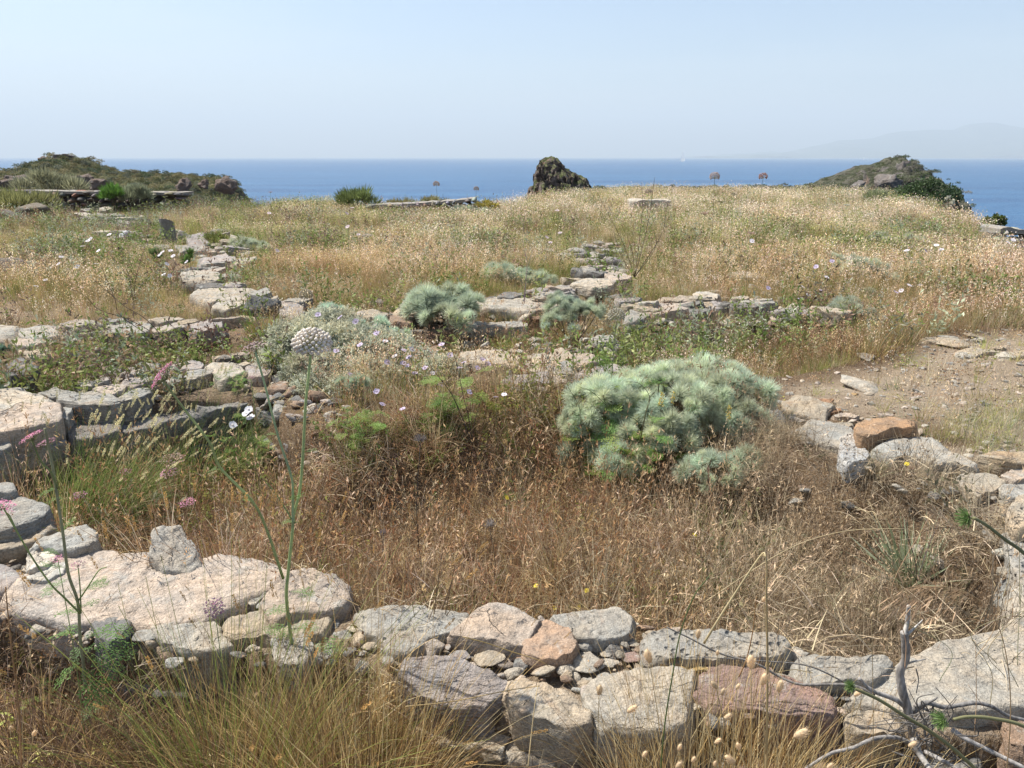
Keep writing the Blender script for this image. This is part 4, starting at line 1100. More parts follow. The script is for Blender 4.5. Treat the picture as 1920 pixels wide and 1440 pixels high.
def tuft_dry(s, h=.30, n=16, w=.0028, rad=.05):
    rg = np.random.default_rng(s); mb = MB()
    up_blades(mb, rg, n, rad, h * .45, h, w, .38, .5)
    return mb
def tuft_oat(s, h=.42, n=5):
    """stalks with hanging pale spikelets"""
    rg = np.random.default_rng(s); mb = MB()
    up_blades(mb, rg, 7, .06, h * .3, h * .6, .0028, .4, .5)
    for _ in range(n):
        a = rg.uniform(0, 6.283); b = np.array((.06 * math.cos(a), .06 * math.sin(a), 0)) * rg.uniform()
        d = np.array((math.cos(a) * .22, math.sin(a) * .22, 1)); L = h * rg.uniform(.7, 1)
        tip = blade(mb, b, d, L, .0022, .18, 4, (.95, .9, .8), rg=rg)
        for k in range(int(rg.integers(5, 10))):
            t = rg.uniform(.62, 1.0); q = b + (tip - b) * t + rg.normal(size=3) * (.012, .012, .008)
            dd = np.array((rg.normal() * .5, rg.normal() * .5, -1 + rg.normal() * .5)); sd = nrm(np.cross(dd, rg.normal(size=3)))
            dd = nrm(dd); Lk = rg.uniform(.012, .022); wk = rg.uniform(.0028, .0045)
            wc = rg.uniform(1.3, 2.1)
            mb.add([q, q + dd * Lk * .4 + sd * wk, q + dd * Lk, q + dd * Lk * .4 - sd * wk], [(0, 1, 2, 3)], (wc, wc, wc * 1.12))
    return mb
def tuft_brome(s, h=.34, n=6):
    """stalks with upright reddish seed heads"""
    rg = np.random.default_rng(s); mb = MB()
    up_blades(mb, rg, 9, .05, h * .3, h * .6, .0026, .4, .6)
    for _ in range(n):
        a = rg.uniform(0, 6.283); b = np.array((.05 * math.cos(a), .05 * math.sin(a), 0)) * rg.uniform()
        d = nrm((math.cos(a) * .3, math.sin(a) * .3, 1)); L = h * rg.uniform(.6, 1)
        tip = blade(mb, b, d, L, .0018, .25, 4, rg=rg)
        for k in range(9):
            t = rg.uniform(.72, 1.03); q = b + (tip - b) * t
            dd = nrm(d + rg.normal(size=3) * .45); sd = nrm(np.cross(dd, rg.normal(size=3))); Lk = rg.uniform(.012, .026)
            mb.add([q, q + dd * Lk * .5 + sd * .0018, q + dd * Lk, q + dd * Lk * .5 - sd * .0018], [(0, 1, 2, 3)], (1.12, 1.0, .92))
    return mb
def mat_tangle(s, n=42, rad=.12, h=.07, w=.0022):
    """collapsed curled dead stems"""
    rg = np.random.default_rng(s); mb = MB()
    for _ in range(n):
        a = rg.uniform(0, 6.283); r = rad * rg.uniform() ** .5
        b = np.array((r * math.cos(a), r * math.sin(a), rg.uniform(-.01, h * .7)))
        la = rg.uniform(0, 6.283); j = rg.uniform(.55, 1.5)
        d = np.array((math.cos(la), math.sin(la), rg.uniform(-.3, 1.1)))
        blade(mb, b, d, rg.uniform(.05, .15), w * rg.uniform(.6, 1.4), rg.uniform(-.2, 1.6), 4, (j, j * rg.uniform(.92, 1.0), j * rg.uniform(.85, 1.0)), rg=rg, tipw=.3)
    return mb
def crumbs(s, n=40, rad=.10):
    """small dry leaves and husks"""
    rg = np.random.default_rng(s); mb = MB()
    for _ in range(n):
        q = np.array((rg.normal() * rad * .5, rg.normal() * rad * .5, abs(rg.normal()) * .025)); a = nrm(rg.normal(size=3)); b = nrm(np.cross(a, rg.normal(size=3)))
        L = rg.uniform(.006, .014); W = L * rg.uniform(.3, .6); j = rg.uniform(.5, 1.5)
        mb.add([q, q + a * L * .5 + b * W, q + a * L, q + a * L * .5 - b * W], [(0, 1, 2, 3)], (j, j * .95, j * .9))
    return mb
def tuft_green(s, h=.24, n=26, w=.004, lean=.5):
    rg = np.random.default_rng(s); mb = MB()
    up_blades(mb, rg, n, .05, h * .4, h, w, lean, .7, jit=.35)
    return mb
def herb(s, h=.18, n=7):
    """little leafy stems"""
    rg = np.random.default_rng(s); mb = MB()
    for _ in range(n):
        a = rg.uniform(0, 6.283); b = np.array((.04 * math.cos(a), .04 * math.sin(a), 0)); d = nrm((math.cos(a) * .45, math.sin(a) * .45, 1)); L = h * rg.uniform(.5, 1)
        tip = blade(mb, b, d, L, .002, .2, 3, (.8, .8, .7), rg=rg)
        for k in range(11):
            t = rg.uniform(.15, 1); q = b + (tip - b) * t; dd = nrm(rg.normal(size=3) + (0, 0, .5)); sd = nrm(np.cross(dd, rg.normal(size=3)))
            Lk = rg.uniform(.010, .024); wk = Lk * .22; j = rg.uniform(.7, 1.3)
            mb.add([q, q + dd * Lk * .5 + sd * wk, q + dd * Lk, q + dd * Lk * .5 - sd * wk], [(0, 1, 2, 3)], (j, j, j))
    return mb
def far_tuft(s, h=.36, n=34, rad=.16, w=.006, seeds=26):
    rg = np.random.default_rng(s); mb = MB()
    up_blades(mb, rg, n, rad, h * .4, h, w, .3, .4, segs=2, jit=.3)
    for _ in range(seeds):
        q = np.array((rg.normal() * rad * .8, rg.normal() * rad * .8, h * rg.uniform(.55, 1.05))); dd = nrm(rg.normal(size=3)); sd = nrm(np.cross(dd, rg.normal(size=3)))
        Lk = rg.uniform(.014, .034); j = rg.uniform(1.2, 2.1)
        mb.add([q, q + dd * Lk * .5 + sd * Lk * .22, q + dd * Lk, q + dd * Lk * .5 - sd * Lk * .22], [(0, 1, 2, 3)], (j, j, j * 1.12))
    return mb

def gn_scatter(name, pts, yaw, tiltv, scale, idx, tint, protos, label, cat, follow=None, kind='stuff'):
    me = bpy.data.meshes.new(name)
    me.from_pydata(np.asarray(pts).tolist(), [], [])
    n = len(pts)
    a = me.attributes.new('tint', 'FLOAT_COLOR', 'POINT'); c = np.ones((n, 4), np.float32); c[:, :3] = tint; a.data.foreach_set('color', c.ravel())
    a = me.attributes.new('rot', 'FLOAT_VECTOR', 'POINT'); r = np.zeros((n, 3), np.float32); r[:, 0] = tiltv[:, 0]; r[:, 1] = tiltv[:, 1]; r[:, 2] = yaw; a.data.foreach_set('vector', r.ravel())
    a = me.attributes.new('size', 'FLOAT', 'POINT'); a.data.foreach_set('value', np.asarray(scale, np.float32))
    a = me.attributes.new('pick', 'INT', 'POINT'); a.data.foreach_set('value', np.asarray(idx, np.int32))
    col = bpy.data.collections.new(name + '_source')
    for i, p in enumerate(protos): p.name = '%s_%02d' % (name, i); col.objects.link(p)
    ng = bpy.data.node_groups.new(name, 'GeometryNodeTree')
    ng.interface.new_socket('Geometry', in_out='INPUT', socket_type='NodeSocketGeometry')
    ng.interface.new_socket('Geometry', in_out='OUTPUT', socket_type='NodeSocketGeometry')
    N, L = ng.nodes, ng.links
    gi, go = N.new('NodeGroupInput'), N.new('NodeGroupOutput')
    iop = N.new('GeometryNodeInstanceOnPoints'); ci = N.new('GeometryNodeCollectionInfo')
    ci.inputs['Collection'].default_value = col; ci.inputs['Separate Children'].default_value = True; ci.inputs['Reset Children'].default_value = True
    def na(nm, dt):
        x = N.new('GeometryNodeInputNamedAttribute'); x.data_type = dt; x.inputs['Name'].default_value = nm
        return [o for o in x.outputs if o.enabled and o.name == 'Attribute'][0]
    L.new(gi.outputs[0], iop.inputs['Points']); L.new(ci.outputs[0], iop.inputs['Instance']); iop.inputs['Pick Instance'].default_value = True
    L.new(na('pick', 'INT'), iop.inputs['Instance Index']); L.new(na('size', 'FLOAT'), iop.inputs['Scale'])
    e2r = N.new('FunctionNodeEulerToRotation'); L.new(na('rot', 'FLOAT_VECTOR'), e2r.inputs[0]); L.new(e2r.outputs[0], iop.inputs['Rotation'])
    L.new(iop.outputs[0], go.inputs[0])
    o = obj(name, me); md = o.modifiers.new('scatter', 'NODES'); md.node_group = ng
    return tag(o, label, cat, kind=kind)

# ---- candidate points over the plateau
def candidates(n, r0, r1, az0=-43, az1=43, power=1.0, rg=rng):
    """uniform per area for power = 1; fewer far away for power < 1"""
    e = 1 + power
    r = (r0 ** e + (r1 ** e - r0 ** e) * rg.uniform(size=n)) ** (1 / e)
    a = np.radians(rg.uniform(az0, az1, n))
    return r * np.sin(a), r * np.cos(a)

_boxes = [(f.min(0), f.max(0), f) for f in FOOT]
def free_of_stones(x, y):
    ok = np.ones(len(x), bool)
    for lo, hi, f in _boxes:
        m = ok & (x > lo[0]) & (x < hi[0]) & (y > lo[1]) & (y < hi[1])
        if m.any():
            i = np.nonzero(m)[0]; ok[i[inpoly(x[i], y[i], f)]] = False
    return ok

def blob(u, v, cu, cv, ru, rv):
    """soft membership of an elliptical patch given in photo pixels"""
    d = ((u - cu) / ru) ** 2 + ((v - cv) / rv) ** 2
    return np.exp(-d * 1.1)

def wall_near(x, y, w):
    m = np.full(len(x), 1e9)
    for L in WL: m = np.minimum(m, seg_dist(x, y, [tuple(p) for p in L], closed=False))
    return np.exp(-(m / w) ** 2)
def region(x, y):
    z = ground(x, y); u, v = project(x, y, z)
    return z, u, v, inpoly(x, y, ROOM), inpoly(x, y, ROOM2), inpoly(x, y, FRONT), inpoly(x, y, PATH), inpoly(x, y, PATH_L)

def pick_tint(pal, w, rg, n):
    """pal: list of colours, w: (k, n) weights"""
    w = np.maximum(w, 1e-6); w = w / w.sum(0); cs = np.cumsum(w, 0); r = rg.uniform(size=n)
    k = (r[None, :] > cs).sum(0).clip(0, len(pal) - 1)
    c = np.array(pal)[k]
    return c * rg.uniform(.72, 1.28, (n, 1)) * rg.uniform(.93, 1.07, (n, 3)), k

def field_weights(x, y, u, v):
    """mix of straw, pale straw, gold, red-brown, yellow green, green over the field"""
    a = 1.7 * fbm(x * .35, y * .35, 1.0, 4, .65); b = 1.7 * fbm(x * .8 + 9, y * .8, 3.0, 4, .65)
    g = .50 + .9 * np.maximum(a, 0) + 1.0 * blob(u, v, 700, 400, 260, 45) + 1.6 * blob(u, v, 950, 520, 170, 40) + 1.2 * blob(u, v, 1250, 500, 180, 70) + .8 * blob(u, v, 1480, 480, 120, 60) \
        + 1.2 * blob(u, v, 450, 430, 120, 30) + 1.2 * blob(u, v, 60, 470, 120, 50) + .8 * blob(u, v, 350, 500, 120, 60)
    pale = .55 + 1.8 * blob(u, v, 1350, 400, 420, 45) + 1.0 * blob(u, v, 1700, 450, 200, 60) + .9 * blob(u, v, 850, 430, 220, 40) + .6 * np.maximum(-a, 0)
    gold = .55 + 1.9 * blob(u, v, 620, 530, 200, 45) + 1.4 * blob(u, v, 250, 560, 240, 40) + .8 * np.maximum(b, 0)
    red = .28 + .9 * np.maximum(-b, 0) + .8 * blob(u, v, 1500, 640, 260, 45) + .6 * blob(u, v, 1850, 560, 120, 60) + .9 * blob(u, v, 1100, 620, 120, 30)
    return np.stack([np.ones_like(u) * .9, pale, gold, red, g * .8, g * .55])

rg = np.random.default_rng(11)
# field: far and middle distance
x, y = candidates(46000, 9.5, 29.5, -46, 44, .45, rg)
z, u, v, r1, r2, fr, pa, pl = region(x, y); rr = np.hypot(x, y)
e = edge_r(x, y)
keep = (rr < e + 1.5) & free_of_stones(x, y) & ~(pa & (rg.uniform(size=len(x)) < .95)) & ~(pl & (rg.uniform(size=len(x)) < .75))
keep &= rg.uniform(size=len(x)) < .45 + .55 * sstep(-.5, .25, fbm(x * .6, y * .6, 7, 3))
# low sward round the far walls and stones
low = 1 - .55 * blob(u, v, 250, 395, 230, 32) - .40 * blob(u, v, 790, 402, 130, 14) - .45 * blob(u, v, 60, 470, 140, 60)
wn = wall_near(x, y, .6); keep &= rg.uniform(size=len(x)) > wn * .72; low = low * (1 - .4 * wall_near(x, y, 1.1)) * (.70 + .45 * sstep(-.4, .4, fbm(x * .5, y * .5, 31, 3)))
x, y, z, u, v, rr, low = [q[keep] for q in (x, y, z, u, v, rr, low)]
n = len(x); tint, k = pick_tint([STRAW, PSTRAW, GOLD, RBROWN, YGREEN, GREEN], field_weights(x, y, u, v), rg, n)
protos = [proto('a', far_tuft(100 + i, h=.34 + .03 * (i % 3), seeds=30 if i < 4 else 8)) for i in range(6)]
sc = rg.uniform(.6, 1.15, n) * low * (.75 + .2 * sstep(9, 20, rr))
gn_scatter('field_grass', np.stack([x, y, z - .01], 1), rg.uniform(0, 6.28, n), rg.normal(0, .08, (n, 2)), sc, rg.integers(0, 6, n), tint, protos,
           'tall dry grass with pale seed heads covering the field out to the sea edge', 'grass')

# field: nearer
x, y = candidates(42000, 4.3, 10.5, -46, 44, .8, rg)
z, u, v, r1, r2, fr, pa, pl = region(x, y)
pm = .93 + 0 * x
keep = free_of_stones(x, y) & ~r1 & ~(pa & (rg.uniform(size=len(x)) < .96)) & ~(pl & (rg.uniform(size=len(x)) < .7))
wallish = np.maximum(wall_near(x, y, .34), np.maximum(blob(u, v, 1100, 705, 170, 35), blob(u, v, 300, 715, 330, 25)))
hfac = (1 - .5 * wall_near(x, y, .8)) * (.65 + .5 * sstep(-.4, .4, fbm(x * .9, y * .9, 31, 3)))
keep &= rg.uniform(size=len(x)) > wallish * .93
keep &= rg.uniform(size=len(x)) < .5 + .5 * sstep(-.5, .2, fbm(x * 1.1, y * 1.1, 7, 3))
x, y, z, u, v, r2 = [q[keep] for q in (x, y, z, u, v, r2)]
n = len(x); W = field_weights(x, y, u, v)
tr = inpoly(x, y, TERRACE); W[3] += 1.6 * tr; W[5] += 1.2 * tr; W[4] += .5 * tr; W[1] *= 1 - .6 * tr
W[3] += 1.4 * r2; W[5] += .8 * r2; W[4] += .4 * r2
tint, k = pick_tint([STRAW, PSTRAW, GOLD, RBROWN, YGREEN, GREEN], W, rg, n)
protos = [proto('a', tuft_dry(200 + i)) for i in range(3)] + [proto('b', tuft_oat(210 + i)) for i in range(3)] + [proto('c', tuft_brome(220 + i)) for i in range(2)] + [proto('d', tuft_green(230 + i)) for i in range(2)] + [proto('e', herb(240))]
kind_ = np.where(k >= 4, rg.choice([8, 9, 10, 0], n, p=[.4, .35, .15, .1]), rg.choice(np.arange(8), n, p=[.17, .17, .16, .12, .12, .08, .1, .08]))
sc = rg.uniform(.6, 1.15, n) * (1 - .45 * r2) * hfac[keep] * (1 - .4 * blob(u, v, 1450, 660, 300, 50))
gn_scatter('meadow_grass', np.stack([x, y, z - .01], 1), rg.uniform(0, 6.28, n), rg.normal(0, .12, (n, 2)), sc, kind_, tint, protos,
           'dry and green grasses growing between the ruined walls in the middle distance', 'grass')

# sunken room floor
x, y = candidates(15000, 2.0, 5.4, -46, 42, 1.0, rg)
z, u, v, r1, r2, fr, pa, pl = region(x, y)
keep = r1 & free_of_stones(x, y) & (rg.uniform(size=len(x)) < .42 + .6 * sstep(-.35, .2, fbm(x * 2.2, y * 2.2, 12, 3)))
x, y, z, u, v = [q[keep] for q in (x, y, z, u, v)]; n = len(x)
g = .10 + 1.2 * blob(u, v, 950, 800, 260, 60) + 1.5 * blob(u, v, 300, 920, 260, 80) + 1.0 * blob(u, v, 1680, 1080, 160, 90) + .8 * blob(u, v, 1150, 860, 160, 50) + .5 * blob(u, v, 1320, 1020, 100, 60)
W = np.stack([.75 + 1.0 * blob(u, v, 1550, 1000, 320, 200), .45 + 1.2 * blob(u, v, 1600, 1000, 260, 150) + .5 * blob(u, v, 1300, 1060, 400, 80), .4 + 0 * u, .9 + .4 * blob(u, v, 1000, 1000, 400, 100), .75 + 0 * u, g * .6, g * .5])
rt_ = sstep(1150, 1500, u)[:, None]
tint, k = pick_tint([STRAW, PSTRAW, (.42, .30, .15), RBROWN, DBROWN, YGREEN, GREEN], W, rg, n); tint = tint * (1 - rt_ * .75) + rt_ * .75 * (tint.mean(1)[:, None] * np.array((1.30, 1.10, .78)))
protos = [proto('a', mat_tangle(300 + i, n=48, h=.13)) for i in range(3)] + [proto('b', tuft_dry(310 + i, h=.30, n=20, w=.0024)) for i in range(2)] + [proto('c', tuft_brome(320 + i, h=.32)) for i in range(2)] + [proto('d', tuft_green(330, .18)), proto('e', herb(331)), proto('f', crumbs(332, 50))]
kind_ = np.where(k >= 5, rg.choice([7, 8, 3], n, p=[.4, .4, .2]), rg.choice([0, 1, 2, 3, 4, 5, 6, 9], n, p=[.15, .15, .15, .13, .12, .1, .08, .12]))
sc = rg.uniform(.7, 1.25, n) * (.75 + .5 * sstep(-.4, .3, fbm(x * 1.7, y * 1.7, 21, 3)))
gn_scatter('room_grass', np.stack([x, y, z], 1), rg.uniform(0, 6.28, n), rg.normal(0, .15, (n, 2)), sc, kind_, tint, protos,
           'tangled reddish brown dead grass filling the sunken room between the walls', 'grass')

# ground in front of the near wall
x, y = candidates(9000, .8, 2.7, -60, 60, 1.0, rg)
z, u, v, r1, r2, fr, pa, pl = region(x, y)
keep = fr & free_of_stones(x, y)
x, y, z, u, v = [q[keep] for q in (x, y, z, u, v)]; n = len(x)
right = sstep(1000, 1300, u); left = 1 - sstep(300, 560, u)
W = np.stack([.5 + .7 * right, .35 + 1.0 * right, .3 + .2 * right, .75 - .5 * right + .6 * left, .7 - .3 * right + .9 * left, .15 + .1 * left])
tint, k = pick_tint([STRAW, PSTRAW, GOLD, RBROWN, DBROWN, YGREEN], W, rg, n)
protos = [proto('a', mat_tangle(400 + i, n=60, rad=.09, h=.07, w=.0017)) for i in range(3)] + [proto('b', crumbs(410 + i, 60, .08)) for i in range(2)] + [proto('c', tuft_dry(420 + i, h=.15, w=.002, rad=.03)) for i in range(2)] + [proto('d', herb(430, .10))]
kind_ = np.where(k == 5, 7, np.where(rg.uniform(size=n) < .30 + .3 * left, rg.integers(3, 5, n), np.where(rg.uniform(size=n) < .45 * right, rg.integers(5, 7, n), rg.integers(0, 3, n))))
gn_scatter('foreground_litter', np.stack([x, y, z], 1), rg.uniform(0, 6.28, n), rg.normal(0, .15, (n, 2)), rg.uniform(.7, 1.15, n), kind_, tint, protos,
           'matted dead stems and straw at the foot of the near wall', 'dry grass')

# leafy weeds growing in drifts through the field
def weed(s, h=.3, n=9):
    rg = np.random.default_rng(s); mb = MB()
    for _ in range(n):
        a = rg.uniform(0, 6.283); b = np.array((.1 * math.cos(a), .1 * math.sin(a), 0)) * rg.uniform(); d = nrm((math.cos(a) * .4, math.sin(a) * .4, 1)); L = h * rg.uniform(.5, 1)
        tip = blade(mb, b, d, L, .004, .2, 3, (.6, .55, .45), rg=rg)
        for k in range(13):
            t = rg.uniform(.1, 1.02); q = b + (tip - b) * t; dd = nrm(rg.normal(size=3) + (0, 0, .7)); sd = nrm(np.cross(dd, rg.normal(size=3))); Lk = rg.uniform(.02, .05); wk = Lk * .17; j = rg.uniform(.6, 1.4)
            mb.add([q, q + dd * Lk * .5 + sd * wk, q + dd * Lk, q + dd * Lk * .5 - sd * wk], [(0, 1, 2, 3)], (j, j, j))
    return mb
x, y = candidates(26000, 4.6, 28, -46, 44, .5, rg)
z, u, v, r1, r2, fr, pa, pl = region(x, y)
nz = fbm(x * .55, y * .55, 51, 4, .6)
keep = free_of_stones(x, y) & ~r1 & ~pa & ~pl & (np.hypot(x, y) < edge_r(x, y) + 1) & (rg.uniform(size=len(x)) < .05 + .75 * sstep(.12, .55, nz))
x, y, z, u, v, nz = [q[keep] for q in (x, y, z, u, v, nz)]; n = len(x); hue = fbm(x * .3, y * .3, 61, 2)
W = np.stack([.6 + 2 * np.maximum(hue, 0), .6 + 0 * x, .35 + 3 * np.maximum(-hue, 0), .35 + 0 * x, .3 + 0 * x]); tint, k = pick_tint([GREEN, (.24, .27, .09), (.33, .36, .25), (.30, .20, .13), (.17, .12, .09)], W, rg, n)
gn_scatter('field_weeds', np.stack([x, y, z - .01], 1), rg.uniform(0, 6.28, n), rg.normal(0, .1, (n, 2)), rg.uniform(.5, 1.25, n), rg.integers(0, 3, n), tint, [proto('w', weed(540 + i)) for i in range(3)],
           'drifts of leafy green and greyish weeds among the dry grass', 'weeds')

# sparse weeds in wall joints and on the path
x, y = candidates(9000, 1.5, 9.5, -42, 42, .6, rg)
z, u, v, r1, r2, fr, pa, pl = region(x, y)
keep = free_of_stones(x, y) & ~r1 & ~fr & ((pa & (rg.uniform(size=len(x)) < .45)) | (~pa & (rg.uniform(size=len(x)) < .3)) | ((y < 2.6) & (rg.uniform(size=len(x)) < .5)))
x, y, z, u, v, pa = [q[keep] for q in (x, y, z, u, v, pa)]; n = len(x)
gp = blob(u, v, 1800, 800, 160, 60)
W = np.stack([np.ones(n), .8 + 0 * u, .5 + 0 * u, .6 + 0 * u, .4 + 2.5 * gp]); tint, k = pick_tint([STRAW, PSTRAW, RBROWN, DBROWN, YGREEN], W, rg, n)
protos = [proto('a', crumbs(500 + i, 30, .10)) for i in range(2)] + [proto('b', tuft_dry(510, h=.07, n=9, w=.0018, rad=.03)), proto('c', mat_tangle(511, 20, .08, .02, .0016))]
gn_scatter('path_litter', np.stack([x, y, z + .002], 1), rg.uniform(0, 6.28, n), rg.normal(0, .08, (n, 2)), rg.uniform(.6, 1.2, n), rg.integers(0, 4, n), tint, protos,
           'scattered dry litter on the bare ground and in the joints of the walls', 'dry grass')
# fine grass beside the path on the right
x, y = candidates(5200, 3.0, 6.2, 18, 46, 1.0, rg)
z, u, v, r1, r2, fr, pa, pl = region(x, y)
keep = free_of_stones(x, y) & ~r1 & (rg.uniform(size=len(x)) < blob(u, v, 1880, 810, 110, 45))
x, y, z = x[keep], y[keep], z[keep]; n = len(x)
W = np.stack([np.ones(n), .9 + 0 * x, .5 + 0 * x]); tint, k = pick_tint([YGREEN, PSTRAW, SAGE], W, rg, n)
gn_scatter('verge_grass', np.stack([x, y, z], 1), rg.uniform(0, 6.28, n), rg.normal(0, .1, (n, 2)), rg.uniform(.5, 1.0, n), rg.integers(0, 2, n), tint,
           [proto('a', tuft_green(520 + i, .17, 14, .0022, .5)) for i in range(2)], 'fine pale green grass on the verge of the path at right', 'grass')
# gravel
x, y = candidates(30000, 1.8, 10.5, -40, 46, .5, rg)
z, u, v, r1, r2, fr, pa, pl = region(x, y)
keep = free_of_stones(x, y) & ~r1 & ~fr & ((pa & (rg.uniform(size=len(x)) < .35 + .65 * sstep(1550, 1750, u))) | (rg.uniform(size=len(x)) < .10))
x, y, z = x[keep], y[keep], z[keep]; n = len(x)
pb = []
for i in range(4):
    v_, f_ = ICO[1]; q = MB(); w_ = v_ * (1 + .25 * np.random.default_rng(i).normal(size=(len(v_), 1)) ) * (1, .8, .5); q.add(w_, f_); pb.append(proto('p', q))
tint = np.array([PALE, TAN, GREY, PINK])[rg.integers(0, 4, n)] * rg.uniform(.8, 1.3, (n, 1))
gn_scatter('gravel', np.stack([x, y, z + .002], 1), rg.uniform(0, 6.28, n), rg.normal(0, .2, (n, 2)), .004 + .026 * rg.uniform(size=n) ** 5, rg.integers(0, 4, n), tint, pb,
           'loose gravel and chips on the trodden path', 'gravel')
# ------------------------------------------------------------------ plants that stand as individuals
def path_px(pts, y0, y1=None, m=None, wob=.0, rg=rng):
    """pixels (first = base) to a smooth 3-D path whose distance goes from y0 to y1"""
    y1 = y0 if y1 is None else y1; k = len(pts)
    p = [PD(u, v, y0 + (y1 - y0) * i / max(1, k - 1) + rg.normal() * wob) for i, (u, v) in enumerate(pts)]
    return smooth_path(p, m or max(8, k * 5))

def outward_rot(d, roll=0.0):
    return Vector(d).to_track_quat('Z', 'Y').to_euler()

# ---- silver shrubs
def rosette(s, n=400, lacy=False):
    rg = np.random.default_rng(s); mb = MB()
    for i in range(n):
        ph = rg.uniform(0, 6.283); ct = 1 - rg.uniform(0, 1.15); st = math.sqrt(max(0, 1 - ct * ct))
        d = np.array((st * math.cos(ph), st * math.sin(ph), ct + .15)); L = rg.uniform(.6, 1.05)
        j = rg.uniform(.8, 1.2); g = rg.uniform(0, 1); c = (j * (1 + .05 * g), j, j * (1 - .10 * g))
        if not lacy:
            blade(mb, d * .10, d, L * .95, .031, rg.uniform(-.1, .35), 2, c, rg=rg, tipw=.35)
            if i % 2 == 0:
                q = nrm(d) * .6 * L; blade(mb, q, d + rg.normal(size=3) * .5, L * .35, .03, 0, 1, c, rg=rg)
        else:
            tip = blade(mb, d * .08, d, L, .06, .3, 2, c, rg=rg)
            for k in range(6):
                t = .3 + .7 * k / 6; q = tip * t; sd = nrm(np.cross(d, rg.normal(size=3)))
                blade(mb, q, sd + d * .6, .26 * L, .13, .1, 1, c, rg=rg, tipw=.4)
    return mb
ROS = [rosette(600 + i).mesh('leaf_rosette', mat=M_SILVER) for i in range(4)]
LACY = [rosette(610 + i, 70, True).mesh('leaf_rosette', mat=M_SILVER) for i in range(3)]

def silver_shrub(label, lobes, y, rpx, dens=1.0, col=(.58, .65, .51), lacy=False, base=None, group='silvery shrubs among the ruins', name='silver_shrub', dead=.5, cat='shrub'):
    """lobes: (u, v, ru, rv, dy) ellipsoids in pixels at distance y + dy; rpx: rosette radius in pixels"""
    rg = np.random.default_rng(int(abs(lobes[0][0]) * 7 + lobes[0][1]))
    bu, bv = base or (lobes[0][0], lobes[0][1] + lobes[0][3])
    b = PD(bu, bv, y); b[2] = gz(b[0], b[1])
    e = empty(name, tuple(b), label, cat, group)
    stems = MB()
    deadm = MB()
    for (u, v, ru, rv, dy) in lobes:
        c = PD(u, v, y + dy); s = (y + dy) / FPX
        R3 = np.array((ru * s, ru * s * .8, rv * s * 1.05)); rr = rpx * s
        n = int(dens * 1.5 * (ru * rv * 2.2) / (rpx * rpx))
        pts = []
        for i in range(n * 3):
            if len(pts) >= n: break
            d = nrm(rg.normal(size=3))
            if d[2] < -.35 or (d[1] > .35 and d[2] < .35): continue
            p = c + d * R3 * rg.uniform(.80, 1.02)
            if any(np.linalg.norm(p - q) < rr * .62 for q in pts): continue
            pts.append(p)
            out = nrm(d * (1, 1, .8) + np.array((0, 0, .55)) + rg.normal(size=3) * .15)
            j = rg.uniform(.84, 1.16); gsh = rg.uniform(-.06, .06)
            ms = LACY if lacy else ROS
            obj('leaf_rosette', ms[int(rg.integers(len(ms)))], e, p - out * rr * .2 - b, outward_rot(out), rr * rg.uniform(.65, 1.45),
                (col[0] * j * (1 + gsh), col[1] * j, col[2] * j * (1 - gsh)))
            if rg.random() < .55:
                mid = (b * .55 + p * .45) + rg.normal(size=3) * rr * .5; mid[2] -= rr * .8
                tube(stems, smooth_path([b + rg.normal(size=3) * (rr * .4, rr * .4, 0), mid, p - out * rr * .1], 7) - b, np.linspace(.006, .0025, 7), 4, (.14, .105, .075), False)
        for i in range(int(n * 3 * dead)):
            d = nrm(rg.normal(size=3)); p = c + d * R3 * rg.uniform(.2, .72)
            blade(deadm, p - b, rg.normal(size=3) + (0, 0, .2), rr * rg.uniform(.5, 1.1), .0035, .8, 2, (.20 * rg.uniform(.5, 1.4), .15, .10), rg=rg)
    if stems.n: obj('stem', stems.mesh('stem', mat=M_PLANT), e)
    if deadm.n: obj('dead_leaves', deadm.mesh('dead_leaves', mat=M_PLANT), e)
    return e

silver_shrub('largest silver green bush, wide and domed, spilling into the sunken room beside the right wall',
    [(1250,760,150,62,.1),(1130,775,75,62,.0),(1370,760,95,58,.1),(1290,720,110,34,.3),(1230,815,85,42,-.15),(1400,800,48,36,-.1),(1085,800,38,36,-.05),(1330,885,62,38,-.45),(1180,730,70,32,.25),(1395,875,34,28,-.4),(1330,700,70,20,.5),(1095,850,40,30,-.1),(1170,855,50,30,-.25)], 4.05, 20, 1.2, base=(1270, 850))
silver_shrub('tight bluish silver bush on the front of the wall across the middle distance',
    [(800,570,38,24,0),(850,560,34,22,.1),(885,578,24,20,0),(830,598,36,22,-.2),(780,582,20,16,0),(868,600,22,16,-.2)], 6.6, 19, 1.5, (.52,.59,.46), base=(835, 620))
silver_shrub('blurred grey green bush in dry grass just behind the wall across the middle', [(945,520,42,20,0),(990,525,30,18,0),(920,512,22,14,.2),(1030,530,16,10,-.1)], 8.6, 12, 1.2, (.48,.55,.42), base=(960, 545))
silver_shrub('thin silvery bush with dark stems right of the wall across the middle', [(1060,580,32,22,.1),(1040,608,24,14,-.1),(1095,592,28,18,0),(1075,622,18,8,-.2),(1110,575,20,14,.1),(1045,560,20,12,.3)], 6.4, 13, 1.0, (.48,.55,.43), base=(1070, 640))
silver_shrub('pale spiky clump growing over the stones at the right end of the right wall remnant', [(1575,582,30,16,0),(1610,590,30,13,-.1),(1590,570,20,12,.2),(1640,598,14,8,0)], 6.9, 12, 1.3, (.48,.51,.40), base=(1590, 605))
silver_shrub('small silver tuft on its own above the clump on the right wall remnant', [(1632,552,17,9,0)], 7.8, 10, 1.4, (.44,.50,.40))
